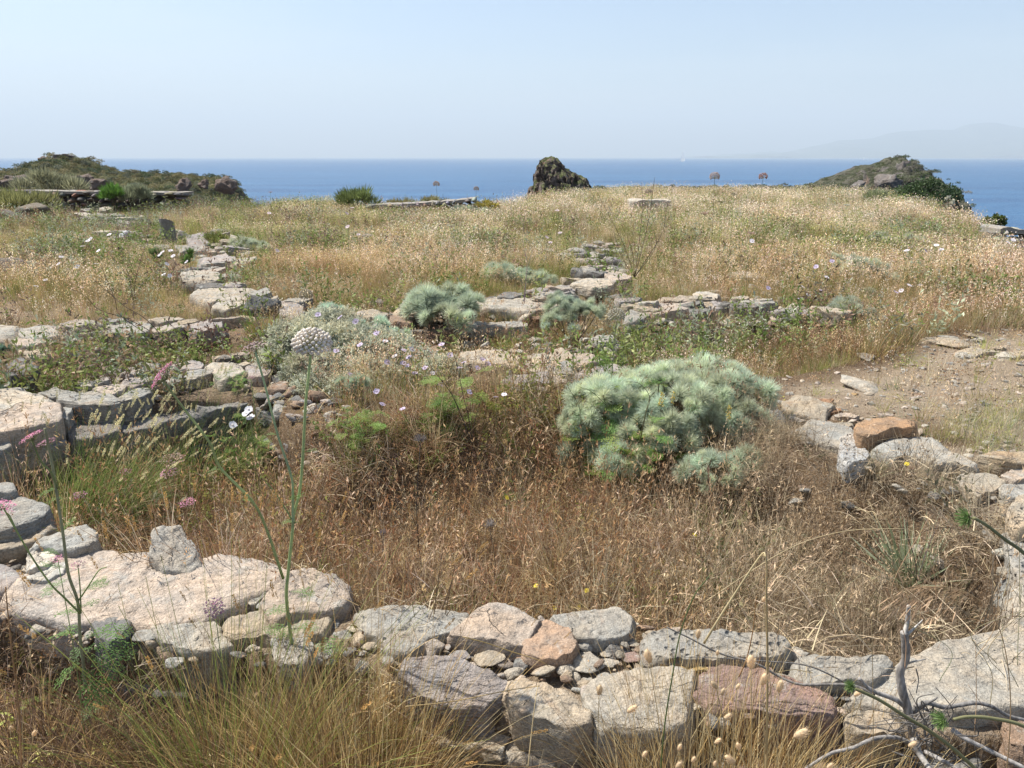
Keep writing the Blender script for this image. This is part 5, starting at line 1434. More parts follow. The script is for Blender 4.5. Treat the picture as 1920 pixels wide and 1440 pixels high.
silver_shrub('greyish bush in tall dry grass at right, above the right wall remnant', [(1600,500,36,16,0),(1570,490,24,12,.1),(1640,505,26,14,0),(1670,525,20,10,-.1),(1610,520,20,10,-.1)], 8.6, 11, 1.0, (.52,.57,.45), base=(1610, 530))
silver_shrub('faint sage patch far right in the field below the dark green bush', [(1690,460,50,14,0),(1650,450,36,10,.2),(1740,470,34,12,0)], 11.5, 10, .8, (.44,.47,.36), base=(1690, 480))
silver_shrub('round cream green bush with brown stems hanging over the curving slabs at left centre', [(465,465,26,14,0),(445,458,18,10,.1),(490,470,18,12,0)], 11.5, 10, 1.3, (.46,.49,.37), base=(468, 490))
silver_shrub('tiny blue green plant at the left edge among the half buried stones', [(8,655,18,9,0)], 5.6, 9, 1.2, (.20, .30, .22))
silver_shrub('low grey green mat under the yellow flowers at the far centre wall', [(865,395,28,6,0),(900,398,20,5,0)], 17.5, 7, 1.2, (.36,.40,.31))
silver_shrub('large lacy cream green bush full of lilac flowers behind the white flower head',
    [(640,650,90,36,.1),(560,640,52,32,.1),(720,665,62,34,.1),(600,690,66,30,-.15),(690,700,60,26,-.2),(530,675,34,24,0),(780,690,44,26,0),(620,610,50,22,.35),(655,730,80,26,-.35),(760,725,52,28,-.2),(580,735,40,20,-.4),(820,700,44,24,-.1),(700,755,50,20,-.5)], 5.0, 15, 1.7, (.50,.51,.40), lacy=True, base=(650, 750), dead=1.2)
silver_shrub('blue grey tuft low in the front of the lacy bush', [(668,718,20,14,0),(640,722,14,10,0)], 4.35, 13, 1.4, (.48,.58,.45))
silver_shrub('blue grey tuft near the top of the lacy bush, left of the small orange slabs', [(700,612,28,13,0),(745,625,22,11,-.1),(625,585,26,12,.2)], 5.5, 12, 1.3, (.48,.60,.47))

# ---- ferny leaves
def fern(mb, base, d, L, w=.35, col=(1, 1, 1), rg=rng, droop=.5):
    d = nrm(d); up = nrm(np.cross(np.cross(d, (0, 0, 1)), d)); sd = nrm(np.cross(d, up)); p = np.array(base, float); n = 9
    for i in range(n):
        t = i / (n - 1); q = p + d * (L / n); mb.add([p + sd * .0008, p - sd * .0008, q - sd * .0008, q + sd * .0008], [(0, 1, 2, 3)], tuple(c * .8 for c in col))
        p = q; d = nrm(d + np.array((0, 0, -droop / n)))
        pl = L * w * math.sin(math.pi * (.12 + .86 * t)) ** .8
        for s in (-1, 1):
            a = nrm(sd * s + d * .55 + np.array((0, 0, .1)) + rg.normal(size=3) * .12); r = p.copy()
            for k in range(4):
                r2 = r + a * pl / 4
                for s2 in (-1, 1):
                    b = nrm(a * .8 + d * .7 * s2 + rg.normal(size=3) * .15); l2 = pl * .26; nn = nrm(np.cross(a, b)); ww = nrm(np.cross(nn, b)) * l2 * .24
                    mb.add([r, r + b * l2 * .5 + ww, r + b * l2, r + b * l2 * .5 - ww], [(0, 1, 2, 3)], col)
                r = r2

# ---- heads
def ball_head(parent, loc, R_, col, n=110, d=(0, 0, 1), flat=.82, cover=.72, name='flower_head', br=.105):
    mb = MB(); v, f = ICO[1]
    k = 0
    for i in range(int(n / cover)):
        z = 1 - 2 * (i + .5) / (n / cover)
        if z < 1 - 2 * cover: break
        ph = i * 2.39996; r = math.sqrt(1 - z * z); j = rng.uniform(.82, 1.12)
        p = np.array((r * math.cos(ph), r * math.sin(ph), z * flat)) * R_ * rng.uniform(.86, .96)
        mb.add(v * R_ * br * rng.uniform(.85, 1.15) * (1 + rng.normal(size=(len(v), 1)) * .10) + p, f, (col[0] * j, col[1] * j, col[2] * j))
        if i % 3 == 0: tube(mb, [(0, 0, -R_ * .5 * flat), p * .9], R_ * .012, 3, (.3, .33, .15), False)
    return obj(name, mb.mesh(name, True, M_PLANT), parent, loc, outward_rot(d))

def umbel(parent, loc, R_, col, n=34, d=(0, 0, 1), name='flower_head', fuzzy=False):
    """flat lace-like head on rays"""
    mb = MB(); v, f = ICO[1]
    for i in range(n):
        r = math.sqrt((i + .5) / n); ph = i * 2.39996; j = rng.uniform(.75, 1.2)
        p = np.array((r * math.cos(ph), r * math.sin(ph), .16 - .22 * r * r)) * R_ * rng.uniform(.93, 1.05)
        tube(mb, [(0, 0, -.45 * R_), p], R_ * .014, 3, (.24, .26, .12), False)
        for q in range(7):
            o_ = rng.normal(size=3) * (.085, .085, .03) * R_; s = R_ * rng.uniform(.05, .09)
            a = nrm(rng.normal(size=3) * (1, 1, .4)); b = nrm(np.cross(a, (0, 0, 1)))
            mb.add([p + o_ + a * s, p + o_ + b * s, p + o_ - a * s, p + o_ - b * s], [(0, 1, 2, 3)], tuple(c * j * rng.uniform(.85, 1.15) for c in col))
        if fuzzy: mb.add(v * R_ * .06 + p, f, tuple(c * .8 for c in col))
    return obj(name, mb.mesh(name, False, M_PLANT), parent, loc, outward_rot(d))

def fluff_head(parent, loc, R_, col, n=170, d=(0, 0, 1), name='seed_head', cup=0.35):
    """dried or closed head of curled rays"""
    mb = MB()
    for i in range(n):
        q = nrm(rng.normal(size=3)); q[2] = abs(q[2]) * .8 + cup * .3
        j = rng.uniform(.7, 1.25)
        blade(mb, q * R_ * .12, q, R_ * rng.uniform(.7, 1.05), R_ * .05, -.35, 3, tuple(c * j for c in col), tipw=.8)
    return obj(name, mb.mesh(name, False, M_PLANT), parent, loc, outward_rot(d))

PK = (.62, .27, .38); PKP = (.42, .27, .27)
STEMG = (.32, .38, .16); STEMB = (.24, .19, .11)

def add_stem(e, path, r0, r1, col, name='stem', n=6):
    mb = MB(); tube(mb, path - np.array(e.location), np.linspace(r0, r1, len(path)), n, col); return obj(name, mb.mesh(name, True, M_PLANT), e)

# tall plant with the big white ball in front
y = 1.95
base = PD(552, 1225, y); base[2] = gz(base[0], base[1])
e = empty('wild_carrot_plant', tuple(base), 'tallest plant in front, grey green stem carrying the biggest round white seed ball', 'wildflower', 'tall umbel plants in front of the room')
lo = [(552,1240),(545,1190),(537,1120),(541,1067)]
p1 = path_px(lo + [(548,1000),(551,965),(562,920),(568,853),(573,757),(578,710),(584,652)], y)
add_stem(e, p1, .0052, .0036, (.40,.46,.22)); h = PD(585, 640, y)
ball_head(e, h - base + (0, 0, -.006), 38 / FPX * y, (.74,.68,.60), 125, (0, -.15, 1), .78, .70)
p2 = path_px([(549,985),(549,933),(546,893),(520,813),(497,723),(478,657)], y, y - .05); add_stem(e, p2, .0038, .0024, (.38,.45,.26))
umbel(e, p2[-1] - base + (0, 0, .01), .030, (.36, .27, .24), 26, (-.2, -.3, 1), fuzzy=True)
p3 = path_px([(531,1085),(500,993),(473,940),(413,877),(393,830),(340,760),(302,708)], y, y - .15); add_stem(e, p3, .004, .0026, (.40,.44,.20))
umbel(e, p3[-1] - base + (0, 0, .006), .040, PK, 34, (-.75, -.2, .65))
p4 = path_px([(548,975),(520,930),(500,905)], y, y - .03); add_stem(e, p4, .0022, .001, STEMG)
fl = MB()
for (u, v, du, dv, L) in [(414,880,-1,.1,.05),(475,942,-1,-.3,.04),(548,940,.7,-1,.07),(560,980,-1,-.2,.05),(541,1110,1,-.2,.08),(545,1150,-1,-.1,.09),(540,1180,1,-.4,.1),(550,1200,-1,-.5,.1),(520,815,-.9,-.2,.03),(568,850,.6,-.4,.05),(575,1215,1,-.1,.12)]:
    fern(fl, PD(u, v, y) - base, (du, rng.normal() * .5, -dv), L, .35, (.13, .22, .06))
obj('leaf', fl.mesh('leaf', mat=M_PLANT), e)

# left front plant
y = 1.72
base = PD(158, 1262, y); base[2] = gz(base[0], base[1])
e = empty('wild_carrot_plant', tuple(base), 'leafy branching plant at left with two dark pink umbels high on its stem', 'wildflower', 'tall umbel plants in front of the room')
p = path_px([(160,1290),(156,1240),(150,1195),(146,1130),(128,1075),(118,1000),(105,915),(96,860),(84,803)], y); add_stem(e, p, .0042, .0030, (.34, .33, .20))
p = path_px([(108,915),(95,885),(75,862),(58,818)], y, y - .05); add_stem(e, p, .0028, .002, (.24, .27, .12)); umbel(e, p[-1] - base, .027, PK, 34, (-.45, -.1, .9))
p = path_px([(104,905),(95,860),(86,832)], y, y + .03); add_stem(e, p, .002, .0014, (.24, .27, .12)); umbel(e, p[-1] - base + (0, 0, .004), .024, (.42, .2, .26), 26, (-.3, -.1, 1))
p = path_px([(150,1150),(120,1120),(95,1095),(60,1045),(28,990),(4,948)], y, y - .12); add_stem(e, p, .0028, .0018, STEMG); umbel(e, p[-1] - base, .026, PK, 28, (.2, -.1, 1))
p = path_px([(30,992),(20,970),(14,962)], y - .10); add_stem(e, p, .0014, .001, STEMG); umbel(e, p[-1] - base, .015, (.40, .2, .25), 16, (0, 0, 1))
p = path_px([(148,1125),(165,1100),(185,1070),(200,1063)], y); add_stem(e, p, .002, .0012, STEMG)
p = path_px([(152,1150),(150,1100),(146,1058)], y, y - .03); add_stem(e, p, .0018, .0012, STEMG); umbel(e, p[-1] - base, .016, (.45, .22, .28), 18, (0, -.2, 1))
fl = MB()
for (u, v, du, dv, L) in [(128,1085,-1,.15,.07),(122,1065,-1,-.9,.06),(112,1040,-1,-.6,.04),(150,1110,1,-.35,.07),(165,1100,1,-.6,.05),(145,1150,-1,.1,.09),(150,1190,-1,.1,.11),(152,1195,1,-.1,.12),(156,1230,1,.5,.12),(156,1215,1,.1,.13),(158,1250,1,.9,.12),(155,1240,-1,.6,.1),(108,915,-1,.2,.05),(118,935,-1,.1,.05),(115,1000,.6,-.9,.05),(145,1140,1,-.5,.06)]:
    fern(fl, PD(u, v, y) - base, (du, rng.normal() * .5, -dv), L, .38, (.12, .21, .05))
obj('leaf', fl.mesh('leaf', mat=M_PLANT), e)

# low leafy umbel with many red-pink rays among the front tussock
def small_umbel(label, u, v, r, col, zt=None, y=None, col_s=STEMG, tilt=(0, -.15, 1), n=30, leafy=2, group='pink umbels', head='umbel'):
    if y is None: y = float(P(u, v, zt)[1])
    h = PD(u, v, y); b = h.copy(); b[0] += rng.normal() * .02; b[1] += rng.normal() * .02; b[2] = gz(b[0], b[1])
    e = empty('pink_umbel' if head == 'umbel' else 'dried_umbel' if head == 'dry' else 'ball_umbel', tuple(b), label, 'wildflower', group)
    m = (b + h) / 2 + rng.normal(size=3) * (.015, .015, 0)
    rs = max(.0011, min(.0022, y * .0005)) ; R_ = r / FPX * y
    add_stem(e, smooth_path([b, m, h - np.array((0, 0, R_ * .3))], 9), rs * 1.3, rs, col_s, n=5)
    if head == 'umbel': umbel(e, h - b, R_, col, n, tilt)
    elif head == 'dry': fluff_head(e, h - b, R_, col, 90, tilt)
    else: ball_head(e, h - b, R_, col, 90 if r > 9 else 40, tilt, .85, .8, br=.11 if r > 9 else .17)
    for k in range(leafy):
        fl = MB(); t = rng.uniform(.1, .6); fern(fl, (h - b) * t, rng.normal(size=3) * (1, 1, .3), .05 + .02 * y, .35, (.12, .2, .06))
        obj('leaf', fl.mesh('leaf', mat=M_PLANT), e)
    return e
small_umbel('pink umbel of short rays right of the tall stem at left, before the pink slab', 108, 1048, 14, PK, y=1.78, n=20)
for a in [('brownish pink wide flat umbel above the other pink ones in the sunken room', 323, 861, 24, (.42,.28,.22), -.15), ('bright pink umbel in the middle of the group in the sunken room', 316, 886, 18, (.70,.36,.46), -.2),
          ('small pink umbel left of the bright one in the sunken room', 236, 884, 12, (.64,.30,.42), -.2), ('pink umbel farthest left in the sunken room, over green grass', 147, 929, 15, (.64,.32,.44), -.2),
          ('pink umbel farthest right and lowest of the group in the sunken room', 351, 941, 16, (.66,.30,.42), -.25), ('faded mauve umbel alone near the middle of the sunken room', 738, 858, 21, (.33,.21,.23), -.15),
          ('small pink umbel above the left dry stone wall end', 470, 708, 8, (.42,.24,.26), .10)]:
    small_umbel(a[0], a[1], a[2], a[3], a[4], zt=a[5], tilt=(rng.normal() * .12, -.22, 1))
small_umbel('open purple pink umbel among the stalks of the front tussock', 402, 1140, 21, (.42,.24,.30), y=1.72, tilt=(.5, -.8, .6), n=40, leafy=0)
small_umbel('dried grey umbel on a tall black stalk in the middle of the sunken room', 788, 826, 15, (.22,.19,.18), y=2.95, col_s=(.10,.085,.07), head='dry', leafy=0, group='dried umbels')
small_umbel('dried grey umbel right of the tall stalked one, lower down', 918, 986, 16, (.28,.25,.23), y=2.85, col_s=(.14,.11,.09), head='dry', leafy=0, group='dried umbels')
small_umbel('small dried umbel left of the tall stalked one', 718, 1001, 11, (.22,.19,.20), y=2.9, col_s=(.14,.11,.09), head='dry', leafy=0, group='dried umbels')
for a in [('cream ball umbel on a long stem left of the largest silver bush', 1156, 592, 17, (.50,.46,.36), 4.2, 1), ('small ball umbel at the foot of the golden grass, above the big white one', 574, 553, 13, (.44,.38,.28), 6.2, 0),
          ('white topped umbel against the sea, left one of the two right of the outcrop', 1340, 331, 9.5, (.52,.42,.38), 8.5, 0), ('pinkish round umbel against the sea, right one of the two right of the outcrop', 1431, 331, 8, (.42,.26,.22), 8.8, 0),
          ('small pale umbel against the sea above the centre wall, left one', 818, 345, 6, (.44,.34,.27), 15, 0), ('round umbel against the sea above the centre wall, right one', 893, 354, 5, (.40,.32,.26), 15, 0),
          ('round tan umbel in front of the flat pale slab', 1216, 359, 6, (.42,.34,.27), 13, 0)]:
    small_umbel(a[0], a[1], a[2], a[3], a[4], y=a[5], col_s=(.16, .18, .10), head='ball', leafy=a[6], group='round umbels', tilt=(0, 0, 1))
for a in [('dark green unripe umbel beside the left sea umbel, higher one', 1376, 364, 7, (.10,.09,.04), 8.6), ('dark green unripe umbel beside the left sea umbel, lower one', 1352, 378, 7, (.12,.11,.05), 8.6), ('dull pink umbel in pale grass left of the sea umbels', 1321, 400, 8, (.36,.20,.18), 9.0),
          ('dull pink umbel below the sea umbels', 1408, 437, 7, (.38,.22,.21), 8.6), ('greyish pink umbel below the centre wall, in the field', 689, 441, 10, (.42,.36,.33), 10.5), ('flat white umbel left of the sage bush far right', 1588, 384, 6, (.55,.54,.48), 13),
          ('rusty umbel against the sea at left of the centre', 507, 360, 4, (.36,.2,.16), 17)]:
    small_umbel(a[0], a[1], a[2], a[3], a[4], y=a[5], leafy=0, group='small umbels in the field')

# shaggy green buds at lower right
def bud(label, u, v, r, stem, y, d):
    pth = path_px(stem[::-1], y + .02, y)
    b = pth[0].copy(); b[2] = min(b[2], -.25)
    e = empty('green_bud_umbel', tuple(b), label, 'wildflower', 'green budded umbels')
    add_stem(e, np.vstack([[b], pth]), .0045, .0032, (.25, .24, .12)); fluff_head(e, PD(u, v, y) - b - np.array(d) * r / FPX * y * .6, r / FPX * y * 1.25, (.20, .30, .10), 200, d, 'flower_head', .9)
    return e
bud('nodding green bud on a long stem entering from the right edge', 1808, 970, 19, [(1826,971),(1850,985),(1885,1012),(1925,1042),(2010,1130),(2080,1300)], 1.35, (-.9, -.2, .1))
bud('small green bud at the tip of a greenish stem over the red brown block', 1594, 1287, 14, [(1605,1292),(1650,1313),(1700,1345),(1745,1372),(1800,1415),(1850,1470),(1880,1560)], 1.3, (-.8, -.3, .3))
bud('open green bud touching the dead branch at lower right', 1762, 1350, 21, [(1788,1349),(1815,1344),(1860,1347),(1925,1364),(2010,1420),(2080,1560)], 1.32, (-.9, -.3, .1))
mb = MB(); base = PD(1795, 1440, 1.35); base[2] = -.33
for k in range(9): fern(mb, np.array((rng.normal() * .03, rng.normal() * .02, .15 + rng.uniform(0, .12))), (rng.normal(), rng.normal() * .5, .6), .07, .4, (.15, .26, .08))
for k in range(4): blade(mb, (0, 0, 0), (rng.normal() * .1, 0, 1), .24, .003, 0, 3, (.15, .25, .08))
tag(obj('fern_leaf_plant', mb.mesh('fern_leaf_plant', mat=M_PLANT), None, tuple(base)), 'lacy green seedling at the bottom edge under the dead branch', 'plant')

# ---- dead branch
base = PD(1735, 1560, 1.55)
e = empty('dead_branch', tuple(base), 'bleached grey dead shrub branch standing upright at lower right of the wall', 'dead branch')
def wood(path, r0, r1, col=(.27, .245, .22), name='limb', y0=1.58, y1=None, n=8, knots=True):
    p = path_px(path, y0, y1, m=len(path) * 8, wob=.006)
    r = np.linspace(r0, r1, len(p)) * (1 + (.10 * pnoise(np.arange(len(p)) * .7, r0 * 900) if knots else 0))
    mb = MB(); tube(mb, p - base, r, n, col); return obj(name, mb.mesh(name, True, M_WOOD), e)
wood([(1742,1560),(1738,1470),(1718,1400),(1706,1350),(1700,1322),(1692,1295),(1688,1260),(1698,1235),(1697,1200),(1695,1185)], .0115, .0088, name='trunk', n=10)
wood([(1696,1190),(1701,1165),(1704,1136)], .0055, .0045, (.36,.33,.29))
wood([(1697,1192),(1712,1180),(1730,1162)], .0045, .001, (.45,.42,.37), 'splinter')
wood([(1699,1245),(1715,1240),(1735,1236)], .0028, .0015, (.36,.33,.29), 'splinter')
wood([(1702,1330),(1680,1312),(1640,1297),(1622,1285),(1611,1272)], .0070, .0040, (.30,.275,.25))
wood([(1640,1302),(1600,1286),(1560,1283),(1500,1283),(1460,1268),(1415,1243),(1350,1225),(1290,1195),(1250,1176)], .0045, .0018, (.16, .145, .13), 'twig', 1.62, 1.75)
wood([(1600,1288),(1520,1250),(1440,1240),(1330,1233),(1280,1232)], .0022, .001, (.13, .12, .11), 'twig', 1.66, 1.76)
wood([(1708,1335),(1735,1318),(1770,1326),(1800,1322),(1830,1318),(1860,1325),(1890,1342),(1930,1352),(2010,1375)], .0062, .0036, (.17, .16, .15))
wood([(1710,1340),(1740,1318),(1752,1312),(1757,1308)], .0036, .0018, (.15, .14, .13), 'twig')
wood([(1715,1322),(1735,1330),(1760,1345)], .0045, .002, (.3,.27,.24))
wood([(1710,1395),(1680,1383),(1640,1385),(1600,1402),(1560,1412),(1525,1432),(1500,1450)], .0058, .003, (.25,.23,.21), 'limb', 1.55, 1.45)
wood([(1712,1385),(1725,1415),(1745,1445),(1760,1480)], .0075, .006, (.28,.26,.235), 'limb', 1.52, 1.42)
wood([(1785,1368),(1810,1385),(1860,1410),(1920,1440),(1990,1480)], .0062, .0045, (.27,.25,.23), 'limb', 1.52, 1.42)
wood([(1735,1410),(1765,1425),(1800,1445),(1850,1480)], .0056, .004, (.24,.22,.2), 'limb', 1.5, 1.4)
wood([(1718,1255),(1722,1275),(1718,1300)], .0018, .0012, (.2, .18, .16), 'twig')
for k in range(30):
    u0, v0 = rng.uniform(1690, 1800), rng.uniform(1340, 1420); wood([(u0, v0), (u0 + rng.normal() * 30, v0 + rng.normal() * 22), (u0 + rng.normal() * 55, v0 + rng.normal() * 35)], .002, .0008, (.13, .115, .10), 'twig', 1.5 + rng.uniform(-.08, .08), knots=False, n=5)

# ---- bare dark twigs and dead stalks elsewhere
def twigs(name, label, y, base_px, sprays, r=.0022, col=(.09, .07, .055), group=None):
    b = PD(base_px[0], base_px[1], y); b[2] = gz(b[0], b[1])
    e = empty(name, tuple(b), label, 'dead twigs', group)
    for sp in sprays:
        p = path_px([base_px] + sp, y, y + rng.uniform(-.1, .1), wob=.01)
        add_stem(e, p, r, r * .4, tuple(c * rng.uniform(.8, 1.3) for c in col), 'twig', 5)
    return e
twigs('bare_twigs', 'dark bare twig leaning left over the half buried stones at left', 5.2, (330, 660), [[(280,620),(235,597),(185,580),(160,555),(125,538)], [(275,600),(235,575),(200,545),(170,520)], [(230,595),(215,560),(190,500)], [(350,640),(300,590)]], .003)
twigs('bare_twigs', 'forked black twigs before the lacy bush with lilac flowers', 3.9, (885, 830), [[(868,790),(848,740),(830,700),(800,650)], [(878,780),(868,740),(858,690),(845,650),(832,640)], [(850,745),(810,690),(795,655)], [(890,790),(905,740)], [(860,800),(830,770)]], .0022)
twigs('bare_twigs', 'tall dark twigs rising from the field above the tumbled boulders', 7.6, (1190, 520), [[(1170,460),(1140,400),(1120,362)], [(1200,440),(1205,380),(1203,342)], [(1215,420),(1225,350),(1228,332)], [(1185,470),(1165,420)], [(1240,440),(1250,390),(1262,350)], [(1230,460),(1215,410)], [(1165,480),(1150,430)]], .0032, (.13, .09, .07))
twigs('dead_stalk', 'single bleached forked stalk above the wall across the middle', 7.2, (983, 570), [[(985,530),(988,490),(980,450),(985,395)], [(990,500),(1002,460)], [(982,540),(970,505)]], .003, (.30, .25, .19))
twigs('bare_twigs', 'thin dark twigs among white flowers in front of the curving slabs', 7.4, (250, 580), [[(245,530),(225,470)], [(255,520),(275,450),(280,410)], [(240,520),(200,470)], [(262,540),(300,500)]], .0028, (.13, .10, .09))
twigs('bare_twigs', 'greyish twiggy bush at far left of the clearing', 8.4, (95, 560), [[(85 + rng.normal() * 6, 530), (90 + k * 9 - 40, 500 + rng.normal() * 12), (90 + k * 14 - 60, 470 + rng.normal() * 18)] for k in range(12)], .004, (.16, .13, .13))
twigs('bare_twigs', 'curved dark twigs drooping inside the largest silver bush', 3.35, (1200, 830), [[(1210,780),(1218,745),(1200,720),(1175,715)], [(1195,790),(1150,770),(1110,735),(1085,725)], [(1100,800),(1085,760),(1062,720)], [(1205,800),(1217,750),(1228,735)]], .0022, (.12, .12, .05))
twigs('bare_twigs', 'purplish dry twigs around the stiff leaved rosette at lower right', 2.5, (1720, 1090), [[(1710,1030),(1680,970),(1660,930)], [(1715,1050),(1700,990),(1712,940)], [(1735,1040),(1760,980)], [(1700,1060),(1650,1010)]], .0016, (.16, .11, .11))

# ---- straw stalks
def stalk(label, pts, y0, y1, r, col=(.50, .38, .20), name='straw_stalk'):
    p = path_px(pts, y0, y1, m=30); b = p[0].copy()
    e = empty(name, tuple(b), label, 'straw'); add_stem(e, p, r, r * .6, col); return e
stalk('upright yellow straw stalk bent sharply over at its tip in front of the wall', [(1437,1580),(1437,1440),(1439,1250),(1437,1120),(1437,1052),(1430,1040)], 1.42, 1.45, .0030)
stalk('pale broken straw leaning down left from the top of the bent stalk', [(1320,1206),(1345,1165),(1390,1095),(1428,1040),(1436,1043)], 1.5, 1.45, .0028, (.58, .48, .28))
stalk('long arching pale straw over the right side of the sunken room', [(1320,1130),(1380,1090),(1455,1042),(1520,1012),(1600,994),(1700,991)], 2.3, 2.35, .0019, (.52, .42, .25))
stalk('reddish straw crossing over the purple block', [(1385,1270),(1400,1235),(1412,1180),(1418,1120)], 1.5, 1.5, .0016, (.36, .21, .09))
stalk('dark green rush stem left of the purple block', [(1235,1500),(1245,1370),(1262,1260),(1275,1190),(1300,1120),(1330,1080)], 1.4, 1.46, .0018, (.13, .17, .06))
stalk('straw lying diagonally over the grey block before the tan slabs', [(760,1325),(850,1315),(950,1295),(1012,1286)], 1.62, 1.72, .0016, (.48, .36, .18))
stalk('straw standing in front of the tan block, bent at the top', [(990,1440),(996,1380),(1003,1320),(1008,1287)], 1.5, 1.6, .0016, (.55, .44, .25))
stalk('thin yellow straw over the front of the orange stone', [(868,1194),(910,1205),(960,1222),(1010,1238),(1030,1250)], 1.75, 1.8, .0012, (.50, .37, .14))
stalk('rosy dry straw at the bottom left corner', [(40,1440),(35,1330),(20,1200),(10,1100)], 1.35, 1.4, .0018, (.42, .25, .12))
for k in range(16):
    u = rng.uniform(1500, 1925); v = rng.uniform(1120, 1440)
    stalk('thin dry straw among stones and branches at lower right', [(u, v), (u + rng.normal() * 25, v - 60), (u + rng.normal() * 45, v - rng.uniform(100, 210))], 1.5, 1.55, .0009, (.42 * rng.uniform(.7, 1.2), .31, .18))['group'] = 'thin straws at lower right'

# ---- drooping brome panicle
base = PD(1885, 1480, 1.42); e = empty('drooping_grass_head', tuple(base), 'drooping feathery brown grass head hanging over the wall at right', 'grass')
p = path_px([(1885,1480),(1895,1330),(1885,1220),(1860,1150),(1820,1115),(1770,1100),(1715,1103)], 1.42, 1.5, 40); add_stem(e, p, .0012, .0007, (.42, .30, .17))
mb = MB()
for k in range(64):
    t = rng.uniform(.66, 1); q = p[int(t * 39)] - base; d0 = np.array((-1 + rng.normal() * .25, rng.normal() * .5, .15 - rng.uniform(0, .5) + (.15 if k < 10 else 0)))
    L = rng.uniform(.03, .075); tip = blade(mb, q, d0, L, .0008, .7, 4, (.42, .28, .16))
    d = nrm(tip - q + np.array((0, 0, -.03))); sd = nrm(np.cross(d, rng.normal(size=3)))
    L2 = rng.uniform(.022, .042); j = rng.uniform(.8, 1.3)
    mb.add([tip, tip + d * L2 * .35 + sd * .0016, tip + d * L2, tip + d * L2 * .35 - sd * .0016], [(0, 1, 2, 3)], (.46 * j, .31 * j, .19 * j))
obj('seed_head', mb.mesh('seed_head', mat=M_PLANT), e)

# ---- hare's tails
def hare(s):
    rg = np.random.default_rng(s); mb = MB(); v, f = ICO[2]
    mb.add(v * (.32, .32, .78) + (0, 0, .8), f, (1, .93, .8))
    for k in range(150):
        d = nrm(rg.normal(size=3) * (1, 1, .6)); q = d * (.3, .3, .75) + np.array((0, 0, .8)); blade(mb, q, d + (0, 0, 1.3), rg.uniform(.25, .45), .03, 0, 1, (1.1, 1.02, .9), rg=rg)
    return mb.mesh('seed_head', True, M_PLANT)
HARE = [hare(700 + i) for i in range(3)]
i = 0
for (u, v, L, tx) in [(1216,1232,34,-.3),(1309,1190,22,0),(1345,1225,13,0),(1340,1285,22,-.7),(1355,1298,18,.2),(1408,1243,34,-.15),(1432,1275,30,.1),(1462,1288,30,.1),(1500,1376,34,1.3),(1363,1345,22,.8),(1345,1390,18,.9),(1370,1425,30,-1.0),(1274,1402,18,.2),(1300,1425,17,.3),
                     (1340,1433,15,.1),(1710,1396,20,1.2),(1608,1300,20,.9),(1555,1437,18,.6),(1383,1288,16,.4),(1272,1435,22,.6),(1184,1330,26,1.2),(1124,1295,26,.05),(1208,1415,18,.4),(1635,1155,16,0),(64,1376,18,.5),(20,1366,12,.2),(62,1192,12,.6),(1432,1125,14,0),(1385,1400,20,-.4)]:
    y = 1.34 if u > 1000 and v > 1240 else 1.5; s = y / FPX * L * .85
    b = PD(u + rng.normal() * 8, 1560, y); h = PD(u, v, y); b[2] = max(b[2], -.34)
    e = empty('hares_tail_grass', tuple(b), 'pale fluffy oval grass head among straw at lower right' if u > 1000 else 'pale fluffy oval grass head in the litter at lower left', 'grass', "fluffy oval grass heads" if u > 1000 else 'fluffy oval grass heads at left')
    d = nrm((tx, -.1, 1)); m = (b + h) / 2 + np.array((tx * -.03, 0, .02))
    add_stem(e, smooth_path([b, m, h - d * s * .3], 12), .0011, .0007, (.46, .36, .20), n=4)
    obj('seed_head', HARE[i % 3], e, h - b - d * s * .6, outward_rot(d), s * .85, (.72, .60, .44)); i += 1

# ---- grass tussocks
def spike_mesh(s, col=(1, 1, 1)):
    """dense upright seed spike, unit length"""
    rg = np.random.default_rng(s); mb = MB()
    for k in range(90):
        t = rg.uniform(0, 1); a = rg.uniform(0, 6.283); w = .07 * math.sin(math.pi * (.1 + .85 * t)) ** .6
        q = np.array((w * math.cos(a) * .5, w * math.sin(a) * .5, t)); d = nrm((math.cos(a) * .7, math.sin(a) * .7, 1)); sd = nrm(np.cross(d, rg.normal(size=3)))
        L = rg.uniform(.08, .15); j = rg.uniform(.7, 1.25)
        mb.add([q, q + d * L * .5 + sd * L * .22, q + d * L, q + d * L * .5 - sd * L * .22], [(0, 1, 2, 3)], (j, j * .96, j * .9))
    return mb.mesh('seed_head', False, M_PLANT)
SPIKE = [spike_mesh(710 + i) for i in range(3)]

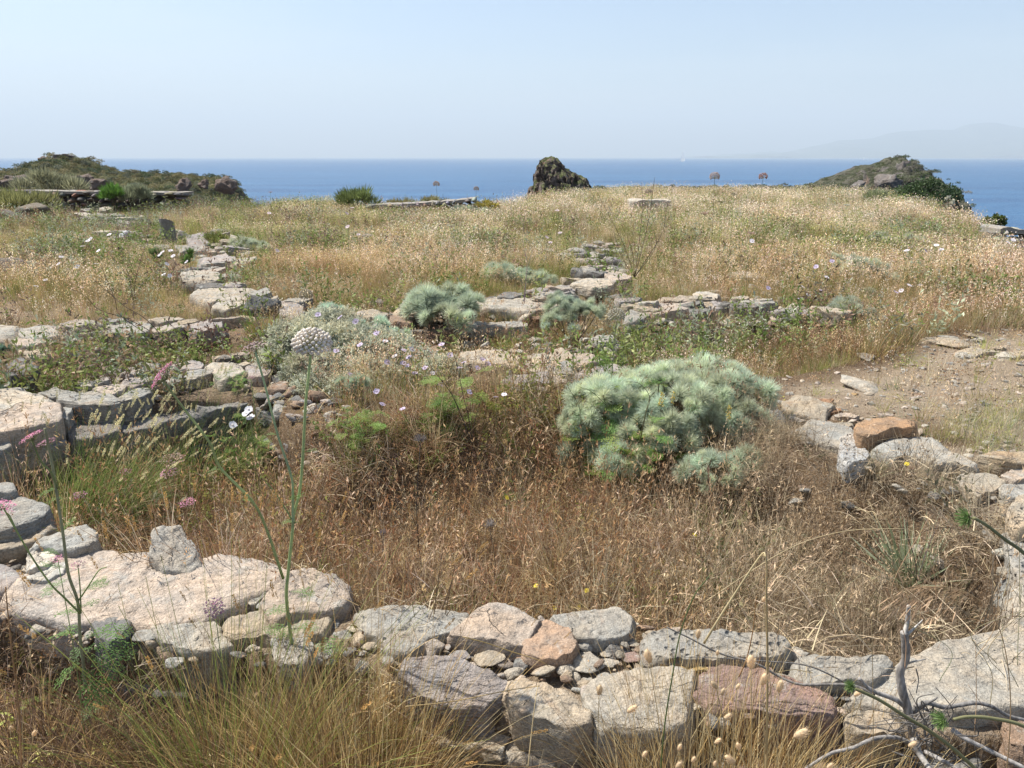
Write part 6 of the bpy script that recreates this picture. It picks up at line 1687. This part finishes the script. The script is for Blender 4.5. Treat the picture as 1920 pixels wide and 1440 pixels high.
def tussock(name, label, u, v, rad, h, n, cols, lean=(0, 0), w=.0028, spread=.5, droop=.7, spikes=0, spike_col=(.40, .26, .10), spike_len=.04, zb=None, seed=1, group='grass tussocks', stiff=False, spike_h=(.9, 1.25)):
    rg = np.random.default_rng(seed)
    if zb is None: x, y, z = ground_at_px(u, v)
    else: (x, y), z = P(u, v, zb), zb
    x, y = float(x), float(y)
    e = empty(name, (x, y, z), label, 'grass', group)
    mb = MB()
    for k in range(n):
        a = rg.uniform(0, 6.283); r = rad * rg.uniform() ** .5; b = (r * math.cos(a), r * math.sin(a), -.02)
        c = cols[int(rg.integers(len(cols)))]; j = rg.uniform(.7, 1.3); q = abs(rg.normal()) * spread
        d = np.array((math.cos(a) * q + lean[0] + rg.normal() * .12, math.sin(a) * q + lean[1] + rg.normal() * .12, 1))
        blade(mb, b, d, h * rg.uniform(.4, 1.05), w * rg.uniform(.6, 1.3), droop * rg.uniform(0, 1.4) * (.3 if stiff else 1), 5, tuple(t * j for t in c), rg=rg, tipw=.1)
    obj('blades', mb.mesh('blades', mat=M_PLANT), e)
    st = MB()
    for k in range(spikes):
        a = rg.uniform(0, 6.283); r = rad * rg.uniform() ** .5; b = np.array((r * math.cos(a), r * math.sin(a), 0))
        q = abs(rg.normal()) * spread * .8; d = np.array((math.cos(a) * q + lean[0], math.sin(a) * q + lean[1], 1)); L = h * rg.uniform(*spike_h)
        n0 = len(st.v); tip = blade(st, b, d, L, .0016, .35, 6, tuple(c * .8 for c in cols[0]), rg=rg, tipw=.7)
        V = st.v[-1]; dd = nrm((V[-1] + V[-2]) - (V[-3] + V[-4]))
        s = spike_len * rg.uniform(.7, 1.2); j = rg.uniform(.75, 1.25)
        obj('seed_head', SPIKE[k % 3], e, tip - dd * s * .2, outward_rot(dd), (s, s, s), tuple(c * j for c in spike_col))
    if spikes: obj('flower_stalks', st.mesh('flower_stalks', mat=M_PLANT), e)
    return e
G1 = (.20, .26, .05); G2 = (.30, .32, .08); S1 = (.52, .37, .16); S2 = (.62, .50, .28); B1 = (.30, .18, .08); B2 = (.16, .10, .06)
tussock('grass_tussock', 'big green and gold grass tussock with brown spikes in front of the large pink slabs', 440, 1520, .16, .60, 1200, [G2, S1, B1, B2, G1, B1, (.16,.17,.06)], (.02, 0), .0024, .75, 1.0, 70, zb=-.25, seed=2, spike_col=(.48,.31,.12))
tussock('grass_tussock', 'dense straw coloured tussock with thin upright stalks left of the lilac grey block', 690, 1530, .15, .50, 1500, [S1, B1, B1, S2, B2, S1], (.03, .05), .0026, .55, .8, 24, zb=-.25, seed=3, spike_len=.022, spike_h=(.9, 1.35))
tussock('grass_tussock', 'matted heap of dead stems at the bottom edge left of centre', 560, 1580, .22, .40, 1500, [B2, S1, B1, S2, B2], (0, 0), .0026, .95, 1.8, 0, zb=-.25, seed=4)
tussock('grass_tussock', 'heap of dead grey brown stems under the overhang of the tan blocks', 930, 1520, .19, .27, 1000, [B2, S1, S2, B1], (0, 0), .0024, 1.0, 1.8, 0, zb=-.25, seed=5)
tussock('grass_tussock', 'tall pale straw stand under the purple red block', 1330, 1570, .22, .46, 1900, [S2, S1, S1, B1, S2], (.02, 0), .0028, .32, .8, 0, zb=-.25, seed=6)
tussock('grass_tussock', 'pale straw stand right of the purple red block below the dead branch', 1560, 1590, .20, .38, 1300, [S2, S1, B1], (.04, 0), .0026, .4, .9, 0, zb=-.25, seed=7)
tussock('grass_tussock', 'lush green grass with pale seed heads by the left dry stone wall, nearer clump', 175, 985, .20, .50, 900, [(.17, .24, .06), (.27, .31, .10), (.12, .17, .05), (.36, .33, .16)], (.45, -.05), .0050, .35, .8, 90, (.58, .55, .34), .06, zb=-.42, seed=8)
tussock('grass_tussock', 'green grass with small seed heads against the left dry stone wall, farther clump', 385, 890, .22, .44, 800, [(.16, .23, .06), (.26, .30, .10), (.11, .16, .05), (.36, .33, .16)], (.30, 0), .0042, .4, .8, 70, (.54, .50, .30), .045, zb=-.42, seed=9)
tussock('grass_tussock', 'sparse green grass left of the nearer lush clump by the wall', 60, 965, .16, .42, 300, [(.15, .22, .05), (.24, .28, .08)], (.3, 0), .0042, .35, .7, 12, (.42, .38, .22), .045, zb=-.42, seed=10)
tussock('grass_tussock', 'woolly grey green grass with fuzzy spikes behind the loose block', 250, 1000, .10, .18, 120, [(.24, .28, .16), (.2, .24, .1)], (.2, 0), .003, .6, .8, 16, (.40, .42, .30), .055, zb=-.42, seed=11)
tussock('stiff_leaved_plant', 'rosette of stiff grey green leaves at the right side of the sunken room', 1710, 1085, .05, .30, 130, [(.30, .36, .20), (.40, .44, .30)], (0, 0), .012, .75, .3, 0, seed=12, stiff=True, group=None)
tussock('grass_tussock', 'green tuft among brown grass left of the stiff leaved rosette', 1330, 1130, .07, .24, 200, [(.22, .28, .09), (.32, .33, .14)], (0, 0), .003, .6, .6, 0, seed=13)
tussock('grass_tussock', 'rounded bright yellow green tuft between the centre slabs and the wall behind', 948, 652, .07, .17, 230, [(.26, .30, .06), (.34, .34, .1)], (0, 0), .005, .8, .8, 0, seed=14)
tussock('grass_tussock', 'green tuft under the dark triangular rock', 500, 625, .16, .24, 240, [(.18, .24, .05), (.26, .28, .07), B1], (0, 0), .005, .5, .7, 0, seed=15)
tussock('grass_tussock', 'green tuft among brown grass below the right wall remnant, left one', 1420, 680, .16, .22, 240, [(.16, .21, .05), (.26, .26, .08), B1], (0, 0), .005, .45, .6, 0, seed=16)
tussock('grass_tussock', 'green tuft among brown grass below the right wall remnant, right one', 1540, 690, .18, .18, 240, [(.15, .19, .05), (.22, .22, .08), B1, B1], (0, 0), .005, .55, .6, 0, seed=17)
tussock('grass_tussock', 'brown mounded grass at the corner of the trodden path', 1625, 660, .25, .24, 420, [B1, S1, B2, (.2, .2, .08)], (0, 0), .005, .6, .8, 0, seed=18)
tussock('grass_tussock', 'green tuft by the pink umbels at left wall end', 480, 800, .07, .20, 110, [(.16, .24, .06), (.2, .3, .08)], (0, 0), .005, .6, .6, 0, zb=-.42, seed=19)
tussock('grass_tussock', 'bright green leafy tuft left of the centre of the lacy bush', 520, 640, .08, .18, 130, [(.2, .28, .06)], (0, 0), .005, .5, .6, 0, seed=20)
tussock('grass_tussock', 'dark reddish litter mound at the bottom left corner below the ferny leaves', 60, 1470, .22, .38, 2000, [B2, B2, B1, (.14, .09, .06), S1], (0, 0), .0026, 1.1, 2.2, 0, zb=-.25, seed=31)
tussock('grass_tussock', 'dark litter mound right of the corner one under the ferny leaves', 220, 1500, .18, .34, 1600, [B2, B2, B1, (.14, .09, .06)], (0, 0), .0026, 1.1, 2.2, 0, zb=-.25, seed=32)
tussock('grass_tussock', 'straw coloured matted clump between the two large tussocks at the front', 590, 1490, .14, .42, 1100, [S1, S2, B1, G2, S1], (.05, 0), .0026, .7, 1.3, 14, zb=-.25, seed=33)
tussock('grass_tussock', 'thin clump of upright gold stalks before the grey slab of the near wall', 800, 1450, .09, .36, 420, [S1, B1, S1, G2], (.02, 0), .0022, .5, .7, 10, zb=-.25, seed=34, spike_len=.02)
# leafy green plants at the foot of the big silver bush
for (u, v, hh, lb_, sd) in [(1135,905,.42,'fresh yellow green ferny plant at the left foot of the largest silver bush',1),(1205,925,.38,'ferny green plant under the middle of the largest silver bush',2),(445,760,.14,'bright green leafy plant on top of the left dry stone wall end',3),(1165,845,.46,'tall fine green plant in front of the left part of the largest silver bush',4),(960,960,.14,'flat ferny seedling in the brown grass of the sunken room',5),
                           (480,900,.30,'leafy stem with white flower tufts near the left wall end',6),(840,830,.36,'green ferny plants in the shade under the lilac flowers',7),(700,840,.26,'ferny green stem below the lacy bush',8),(75,1330,.10,'bright green seedling in dark litter at lower left',9),(150,1400,.10,'small yellow green sprig at the bottom left',10)]:
    x, y, z = ground_at_px(u, v); rg = np.random.default_rng(sd); e = empty('ferny_plant', (x, y, z), lb_, 'plant', 'ferny green plants')
    fm, sm = MB(), MB()
    for k in range(12 if hh > .12 else 8):
        d = nrm((rg.normal() * .35, rg.normal() * .3, 1)); L = hh * rg.uniform(.5, 1); o_ = rg.normal(size=3) * (.05, .04, 0); tip = blade(sm, o_, d, L, .0022, .1, 4, (.16, .2, .07), rg=rg)
        for q in range(4): fern(fm, o_ + (tip - o_) * rg.uniform(.35, 1), rg.normal(size=3) * (1, 1, .4), hh * .32, .42, (.17 * rg.uniform(.8, 1.3), .27, .055), rg)
    obj('leaf', fm.mesh('leaf', mat=M_PLANT), e); obj('stem', sm.mesh('stem', mat=M_PLANT), e)

# ---- small wild flowers
def flower(s, petals=13):
    rg = np.random.default_rng(s); mb = MB()
    for k in range(petals):
        a = 2 * math.pi * k / petals; d = np.array((math.cos(a), math.sin(a), .18)); sd = np.array((-math.sin(a), math.cos(a), 0)) * .26; L = rg.uniform(.8, 1.1); j = rg.uniform(.85, 1.1)
        mb.add([d * .2, d * L * .6 + sd, d * L + sd * .5, d * L - sd * .5, d * L * .6 - sd], [(0, 1, 2, 3, 4)], (j, j, j))
    v, f = ICO[1]; mb.add(v * (.34, .34, .2) + (0, 0, .12), f, (.95, .9, .85))
    return mb.mesh('flower_head', False, M_PLANT)
FLW = [flower(720 + i) for i in range(3)]
def wild(u, v, r, col, y, label, group, hgt=None):
    h = PD(u, v, y); z = gz(h[0], h[1]); b = np.array((h[0] + rng.normal() * .02, h[1] + .02, max(z, h[2] - .5) if hgt is None else h[2] - hgt))
    e = empty('wildflower', tuple(b), label, 'wildflower', group)
    add_stem(e, smooth_path([b, (b + h) / 2 + rng.normal(size=3) * .01, h], 6), .0015, .001, (.18, .2, .1), n=4)
    d = nrm((rng.normal() * .4, -.5 + rng.normal() * .3, 1)); j = rng.uniform(.9, 1.1)
    obj('flower_head', FLW[int(rng.integers(3))], e, h - b, outward_rot(d), r / FPX * y, tuple(c * j for c in col))
LIL = (.56, .48, .62); WH = (.70, .66, .68); YEL = (.62, .50, .06)
for (u, v) in [(706,625),(722,640),(675,647),(757,657),(767,670),(726,679),(756,681),(765,686),(777,700),(797,690),(806,660),(828,646),(844,666),(638,595),(667,603),(596,590),(826,721),(630,658),(656,702),(717,758),(755,767),(706,734),(870,680),(895,690),(915,682),(905,674),(945,740),(930,745),(880,735),(720,810),(862,690),(812,700),(740,668),(772,655)]:
    wild(u, v, 6.5, LIL if rng.random() < .75 else WH, 4.55 if v < 730 else 3.9, 'small lilac flower in the lacy bush and middle slabs', 'lilac flowers of the lacy bush')
for (u, v) in [(305,473),(325,480),(313,495),(307,515),(318,517),(350,491),(230,545),(250,557),(393,570),(155,540),(145,500),(180,495),(165,452),(155,462),(98,500),(115,482),(127,505),(85,525),(68,537),(170,448),(205,440),(160,520),(185,470),(75,545),(300,478),(320,470),(240,570),(110,495)]:
    wild(u, v, 4.6, WH, 7.4 + rng.uniform(-.4, 1.2), 'small white flower in the dry grass at left', 'white flowers in the grass at left')
for (u, v) in [(1505,538),(1515,553),(1725,535),(1705,535),(1680,548),(1755,460),(1735,470),(1765,468),(1700,470),(1530,500),(1550,520),(1500,560),(1410,452),(1560,490),(1540,545),(1690,545),(1440,540),(1915,545),(1900,450),(1890,455),(1770,735),(1700,745)]:
    wild(u, v, 5 if v < 700 else 7, WH if rng.random() < .6 else LIL, 7.3 if v < 700 else 4.6, 'small pale flower in the right half of the field', 'pale flowers in the grass at right')
for (u, v) in [(1045,385+10),(660,390),(650,400),(652,425),(672,440),(575,545),(520,470),(505,400),(1025,445),(1032,455),(1050,437),(870,520),(745,480),(760,505)]:
    wild(u, v, 4.2, (.60,.50,.50), 9.5, 'small pinkish flower in the middle of the dry field', 'pinkish flowers in the middle of the field')
for (u, v) in [(466,768),(436,797),(470,783),(462,775)]: wild(u, v, 9, (.78,.77,.78), 3.6, 'white daisy like tuft by the end of the left dry stone wall', 'white tufts by the left wall')
for (u, v) in [(1005,1098),(1100,1107),(1040,1140),(1085,1138),(1302,1003),(1550,1010),(950,933),(1282,1160),(1850,905),(1700,870)]: wild(u, v, 5.5, YEL, 2.7 if v > 1050 else 3.2, 'tiny yellow flower in the brown grass behind the near wall', 'tiny yellow flowers', hgt=.2)
# yellow bloom spikes on the silver bush
for i, (u, v, y) in enumerate([(1240,745,3.75),(1366,770,3.75),(1262,744,3.75)]):
    b = PD(u, v + 16, y); e = empty('bloom_spike', tuple(b), ('yellow bloom spike near the centre of the largest silver bush', 'yellow bloom spike at the right of the largest silver bush', 'smaller faded yellow bloom spike right of the centre one on the silver bush')[i], 'flower')
    mb = MB(); v_, f_ = ICO[1]
    for k in range(60 if i < 2 else 25):
        t = rng.uniform(); mb.add(v_ * .0032 + (rng.normal() * .010 * (1 - t * .6), rng.normal() * .01, t * .075), f_, (.55 * rng.uniform(.7, 1.2), .44, .12))
    tube(mb, [(0, 0, -.06), (0, 0, .07)], .0016, 4, (.3, .33, .2)); obj('flower_head', mb.mesh('flower_head', True, M_PLANT), e)
for i, (u, v) in enumerate([(1352,690),(1380,685),(1395,690),(1330,692),(1215,690)]):
    y = 4.6; b = PD(u - 6, v + 26, y); e = empty('bloom_spike', tuple(b), 'pale feathery shoot sticking up from the top of the largest silver bush', 'flower', 'feathery shoots of the silver bush')
    mb = MB()
    for k in range(70): 
        t = rng.uniform(); q = np.array((t * .03, 0, t * .11)); blade(mb, q, rng.normal(size=3) + (0, 0, .5), .018 * (1.2 - t), .004, 0, 1, (.36, .40, .27))
    tube(mb, [(0, 0, -.05), (.03, 0, .11)], .002, 4, (.3, .33, .2)); obj('shoot', mb.mesh('shoot', mat=M_PLANT), e)

# ---- bushes at the edge of the plateau
def bush(label, u, v, ru, hpx, y, col, leaf=.05, n=2600, clumps=16, name='bush', spiky=False, zoff=-.15, stems=True, cat='bush'):
    rg = np.random.default_rng(int(u * 3 + v)); b = PD(u, v, y); s = y / FPX; W = ru * s; Hh = hpx * s
    e = empty(name, tuple(b + np.array((0, 0, zoff))), label, cat); b2 = np.array(e.location); mb = MB(); cs = []
    for k in range(clumps):
        a = rg.uniform(0, 6.283); r = rg.uniform(0, .78) ** .7
        cs.append((np.array((W * r * math.cos(a), W * .75 * r * math.sin(a), Hh * rg.uniform(.25, .8) * math.sqrt(1.05 - r * r) - zoff)), W * rg.uniform(.2, .36), rg.uniform(.75, 1.25)))
    for k in range(n):
        c, R_, j = cs[int(rg.integers(clumps))]
        d = nrm(rg.normal(size=3)); d[2] = d[2] if d[2] > -.3 else -d[2]; p = c + d * R_ * (rg.uniform(.55, 1.12)) * (1, 1, .8)
        if p[2] < -.1: continue
        jj = j * rg.uniform(.65, 1.3); L = leaf * rg.uniform(.6, 1.3)
        if spiky: blade(mb, p, d + (0, 0, .8), L * 2.2, L * .35, 0, 1, tuple(t * jj for t in col), rg=rg)
        else:
            a = nrm(rg.normal(size=3)); q = nrm(np.cross(a, rg.normal(size=3)))
            mb.add([p, p + a * L * .5 + q * L * .28, p + a * L, p + a * L * .5 - q * L * .28], [(0, 1, 2, 3)], tuple(t * jj for t in col))
    obj('foliage', mb.mesh('foliage', mat=M_PLANT), e)
    st = MB()
    for c, R_, j in cs[:8]: tube(st, smooth_path([(0, 0, -.1), c * (.4, .4, .5), c], 6), np.linspace(.03, .01, 6) * W, 5, (.12, .09, .07), False)
    obj('stem', st.mesh('stem', mat=M_PLANT), e)
    return e
bush('dark green dense bush on the plateau edge in front of the right headland', 1730, 390, 68, 52, 21.5, (.060, .095, .035), .07, 5200, 26)
bush('lower bright green part bush left of the dark green bush', 1690, 392, 30, 30, 20.8, (.09, .15, .035), .06, 1600, 10)
bush('pale sage bush at the left foot of the dark green bush', 1645, 392, 36, 28, 20.5, (.24, .26, .14), .06, 2200, 12, spiky=True)
bush('yellowish green bush on the cliff edge at far right', 1868, 428, 24, 30, 14.6, (.12, .15, .035), .05, 1500, 10)
bush('pale feathery bush behind the long wall at far left', 88, 362, 62, 32, 23.5, (.28, .28, .17), .08, 2800, 14, spiky=True)
bush('yellow green bush at the left edge over the lichened rocks', 25, 402, 80, 32, 19.5, (.27, .27, .11), .07, 3200, 16, spiky=True)
bush('bright green bush in front of the long far wall', 212, 379, 28, 26, 20.5, (.10, .20, .035), .06, 1700, 9, spiky=True)
bush('grey green rounded bush right of the bright green one at the far wall', 250, 380, 38, 34, 21.0, (.25, .27, .17), .06, 2400, 12, spiky=True)
bush('loose green bush at the field edge left of the centre wall', 672, 392, 40, 34, 20.0, (.17, .21, .07), .06, 1900, 18, spiky=True)
bush('yellowish dry bush behind the left half of the centre wall', 752, 392, 34, 17, 21.5, (.27, .24, .11), .05, 1200, 8, spiky=True)
bush('yellowish dry bush behind the right half of the centre wall', 815, 390, 30, 17, 21.5, (.27, .25, .12), .05, 1100, 8, spiky=True)
bush('low yellow flowered bush right of the centre wall', 912, 392, 24, 14, 18.5, (.36, .30, .06), .045, 1000, 8)
bush('grassy green clump under the standing stone', 355, 500, 10, 34, 9.2, (.12, .20, .05), .03, 400, 5, spiky=True)
bush('grassy green clump left of the standing stone base', 297, 500, 12, 36, 9.6, (.15, .21, .08), .03, 500, 5, spiky=True)
bush('pale flower spire plant in front of the dark green bush', 1777, 394, 10, 38, 18.5, (.50, .48, .38), .05, 260, 7)
bush('rounded green shrub on the field at left behind the curving slabs', 405, 462, 22, 22, 12.5, (.20, .22, .06), .035, 900, 8, spiky=True)

# ---- scrub over the headlands
def scrub(name, V3, n, cond, label, cols, sc):
    rg = np.random.default_rng(len(V3)); m = cond(V3); idx = np.nonzero(m)[0]; k = rg.choice(idx, n)
    pts = V3[k] + rg.normal(size=(n, 3)) * (.25, .25, .02)
    pr = []
    for i in range(4):
        q = MB(); r2 = np.random.default_rng(800 + i)
        for t in range(150):
            d = nrm(r2.normal(size=3)); d[2] = abs(d[2]); p = d * r2.uniform(.6, 1) * (.5, .5, .35); a = nrm(r2.normal(size=3)); c = nrm(np.cross(a, r2.normal(size=3))); L = r2.uniform(.07, .15); j = r2.uniform(.7, 1.3)
            q.add([p, p + a * L * .5 + c * L * .3, p + a * L, p + a * L * .5 - c * L * .3], [(0, 1, 2, 3)], (j, j, j))
        pr.append(proto('q', q))
    col = np.array(cols)[rg.integers(0, len(cols), n)] * rg.uniform(.7, 1.3, (n, 1))
    gn_scatter(name, pts, rg.uniform(0, 6.28, n), np.zeros((n, 2)), rg.uniform(.5, 1.5, n) * sc, rg.integers(0, 4, n), col, pr, label, 'scrub')
us, _ = project(HL[:, 0], HL[:, 1], HL[:, 2])
scrub('headland_scrub', HL, 5200, lambda V: (V[:, 2] > -4) & (V[:, 1] < 66) & (fbm(V[:, 0] * .12, V[:, 1] * .12, 4) > -.25), 'low scrub covering the left headland', [(.09,.10,.035),(.14,.13,.05),(.06,.09,.04),(.20,.17,.08),(.11,.12,.08)], .5)
scrub('headland_scrub', HR, 1300, lambda V: (V[:, 2] > -4) & (V[:, 1] < 62) & (fbm(V[:, 0] * .15, V[:, 1] * .15, 6) > -.3), 'grey green scrub covering the right headland', [(.14,.14,.09),(.20,.19,.13),(.10,.12,.05),(.24,.22,.16),(.08,.10,.04)], .42)
# dark crags breaking through the left headland
for (u, v, ru, rv, D, lb_) in [(150,340,26,16,42,'dark broken crag below the summit of the left headland'),(105,342,20,14,43,'dark crag left of the broken one on the left headland'),(30,340,34,14,44,'dark crag at the left edge of the headland'),(345,350,17,16,40,'reddish dark crag at the foot of the left headland near its tip'),(385,345,15,10,41,'pinkish brown rock near the tip of the left headland'),
                           (425,350,22,20,40,'dark crag at the seaward tip of the left headland'),(180,345,20,14,41,'dark crag at the right of the broken one on the left headland'),(120,296,18,8,61,'rocky knob on the summit of the left headland'),(80,300,12,7,61,'small rocky knob left of the summit of the left headland')]:
    c = PD(u, v, D); s = D / FPX
    o = obj('crag', rock_mesh(int(u + v), 4, 10, .35), None, tuple(c), (0, 0, rng.uniform(0, 6)), (ru * s, ru * s * .9, rv * s), (.16, .12, .10)); o.data.materials.append(M_CRAG); tag(o, lb_, 'rock', 'crags of the left headland')
for (u, v, ru, rv, D, lb_) in [(1605,352,16,14,43,'dark crag at the foot of the right headland'),(1660,342,30,18,44,'shaded dark cliff rock under the summit of the right headland'),(1695,322,18,22,52,'steep dark rock at the seaward end of the right headland')]:
    c = PD(u, v, D); s = D / FPX
    o = obj('crag', rock_mesh(int(u + v), 4, 10, .35), None, tuple(c), (0, 0, rng.uniform(0, 6)), (ru * s, ru * s * .9, rv * s), (.16, .145, .14)); o.data.materials.append(M_CRAG); tag(o, lb_, 'rock', 'crags of the right headland')

# ---- one label each for look-alike flowers: by their order from the left
ORD = ['leftmost'] + [w + ' from left' for w in ('second','third','fourth','fifth','sixth','seventh','eighth','ninth','tenth','eleventh','twelfth','thirteenth','fourteenth','fifteenth','sixteenth','seventeenth','eighteenth','nineteenth','twentieth',
      'twenty-first','twenty-second','twenty-third','twenty-fourth','twenty-fifth','twenty-sixth','twenty-seventh','twenty-eighth','twenty-ninth','thirtieth','thirty-first','thirty-second','thirty-third','thirty-fourth','thirty-fifth','thirty-sixth','thirty-seventh','thirty-eighth')]
def order_labels():
    groups = {}
    for o in COL.objects:
        if o.parent is None and 'group' in o and 'label' in o: groups.setdefault((o['group'], o['label']), []).append(o)
    for (g, lab), os_ in groups.items():
        if len(os_) < 2: continue
        def key(o):
            hd = [c for c in o.children if c.name.split('.')[0] in ('flower_head', 'seed_head', 'shoot')]
            p = np.array(o.location) + (np.array(hd[0].location) if hd else 0)
            return project(p[0], p[1], p[2])[0]
        ws = lab.split()
        for i, o in enumerate(sorted(os_, key=key)):
            o['label'] = ' '.join(ws[:11]) + ', ' + (ORD[i] if i < len(os_) - 1 else 'rightmost')
order_labels()
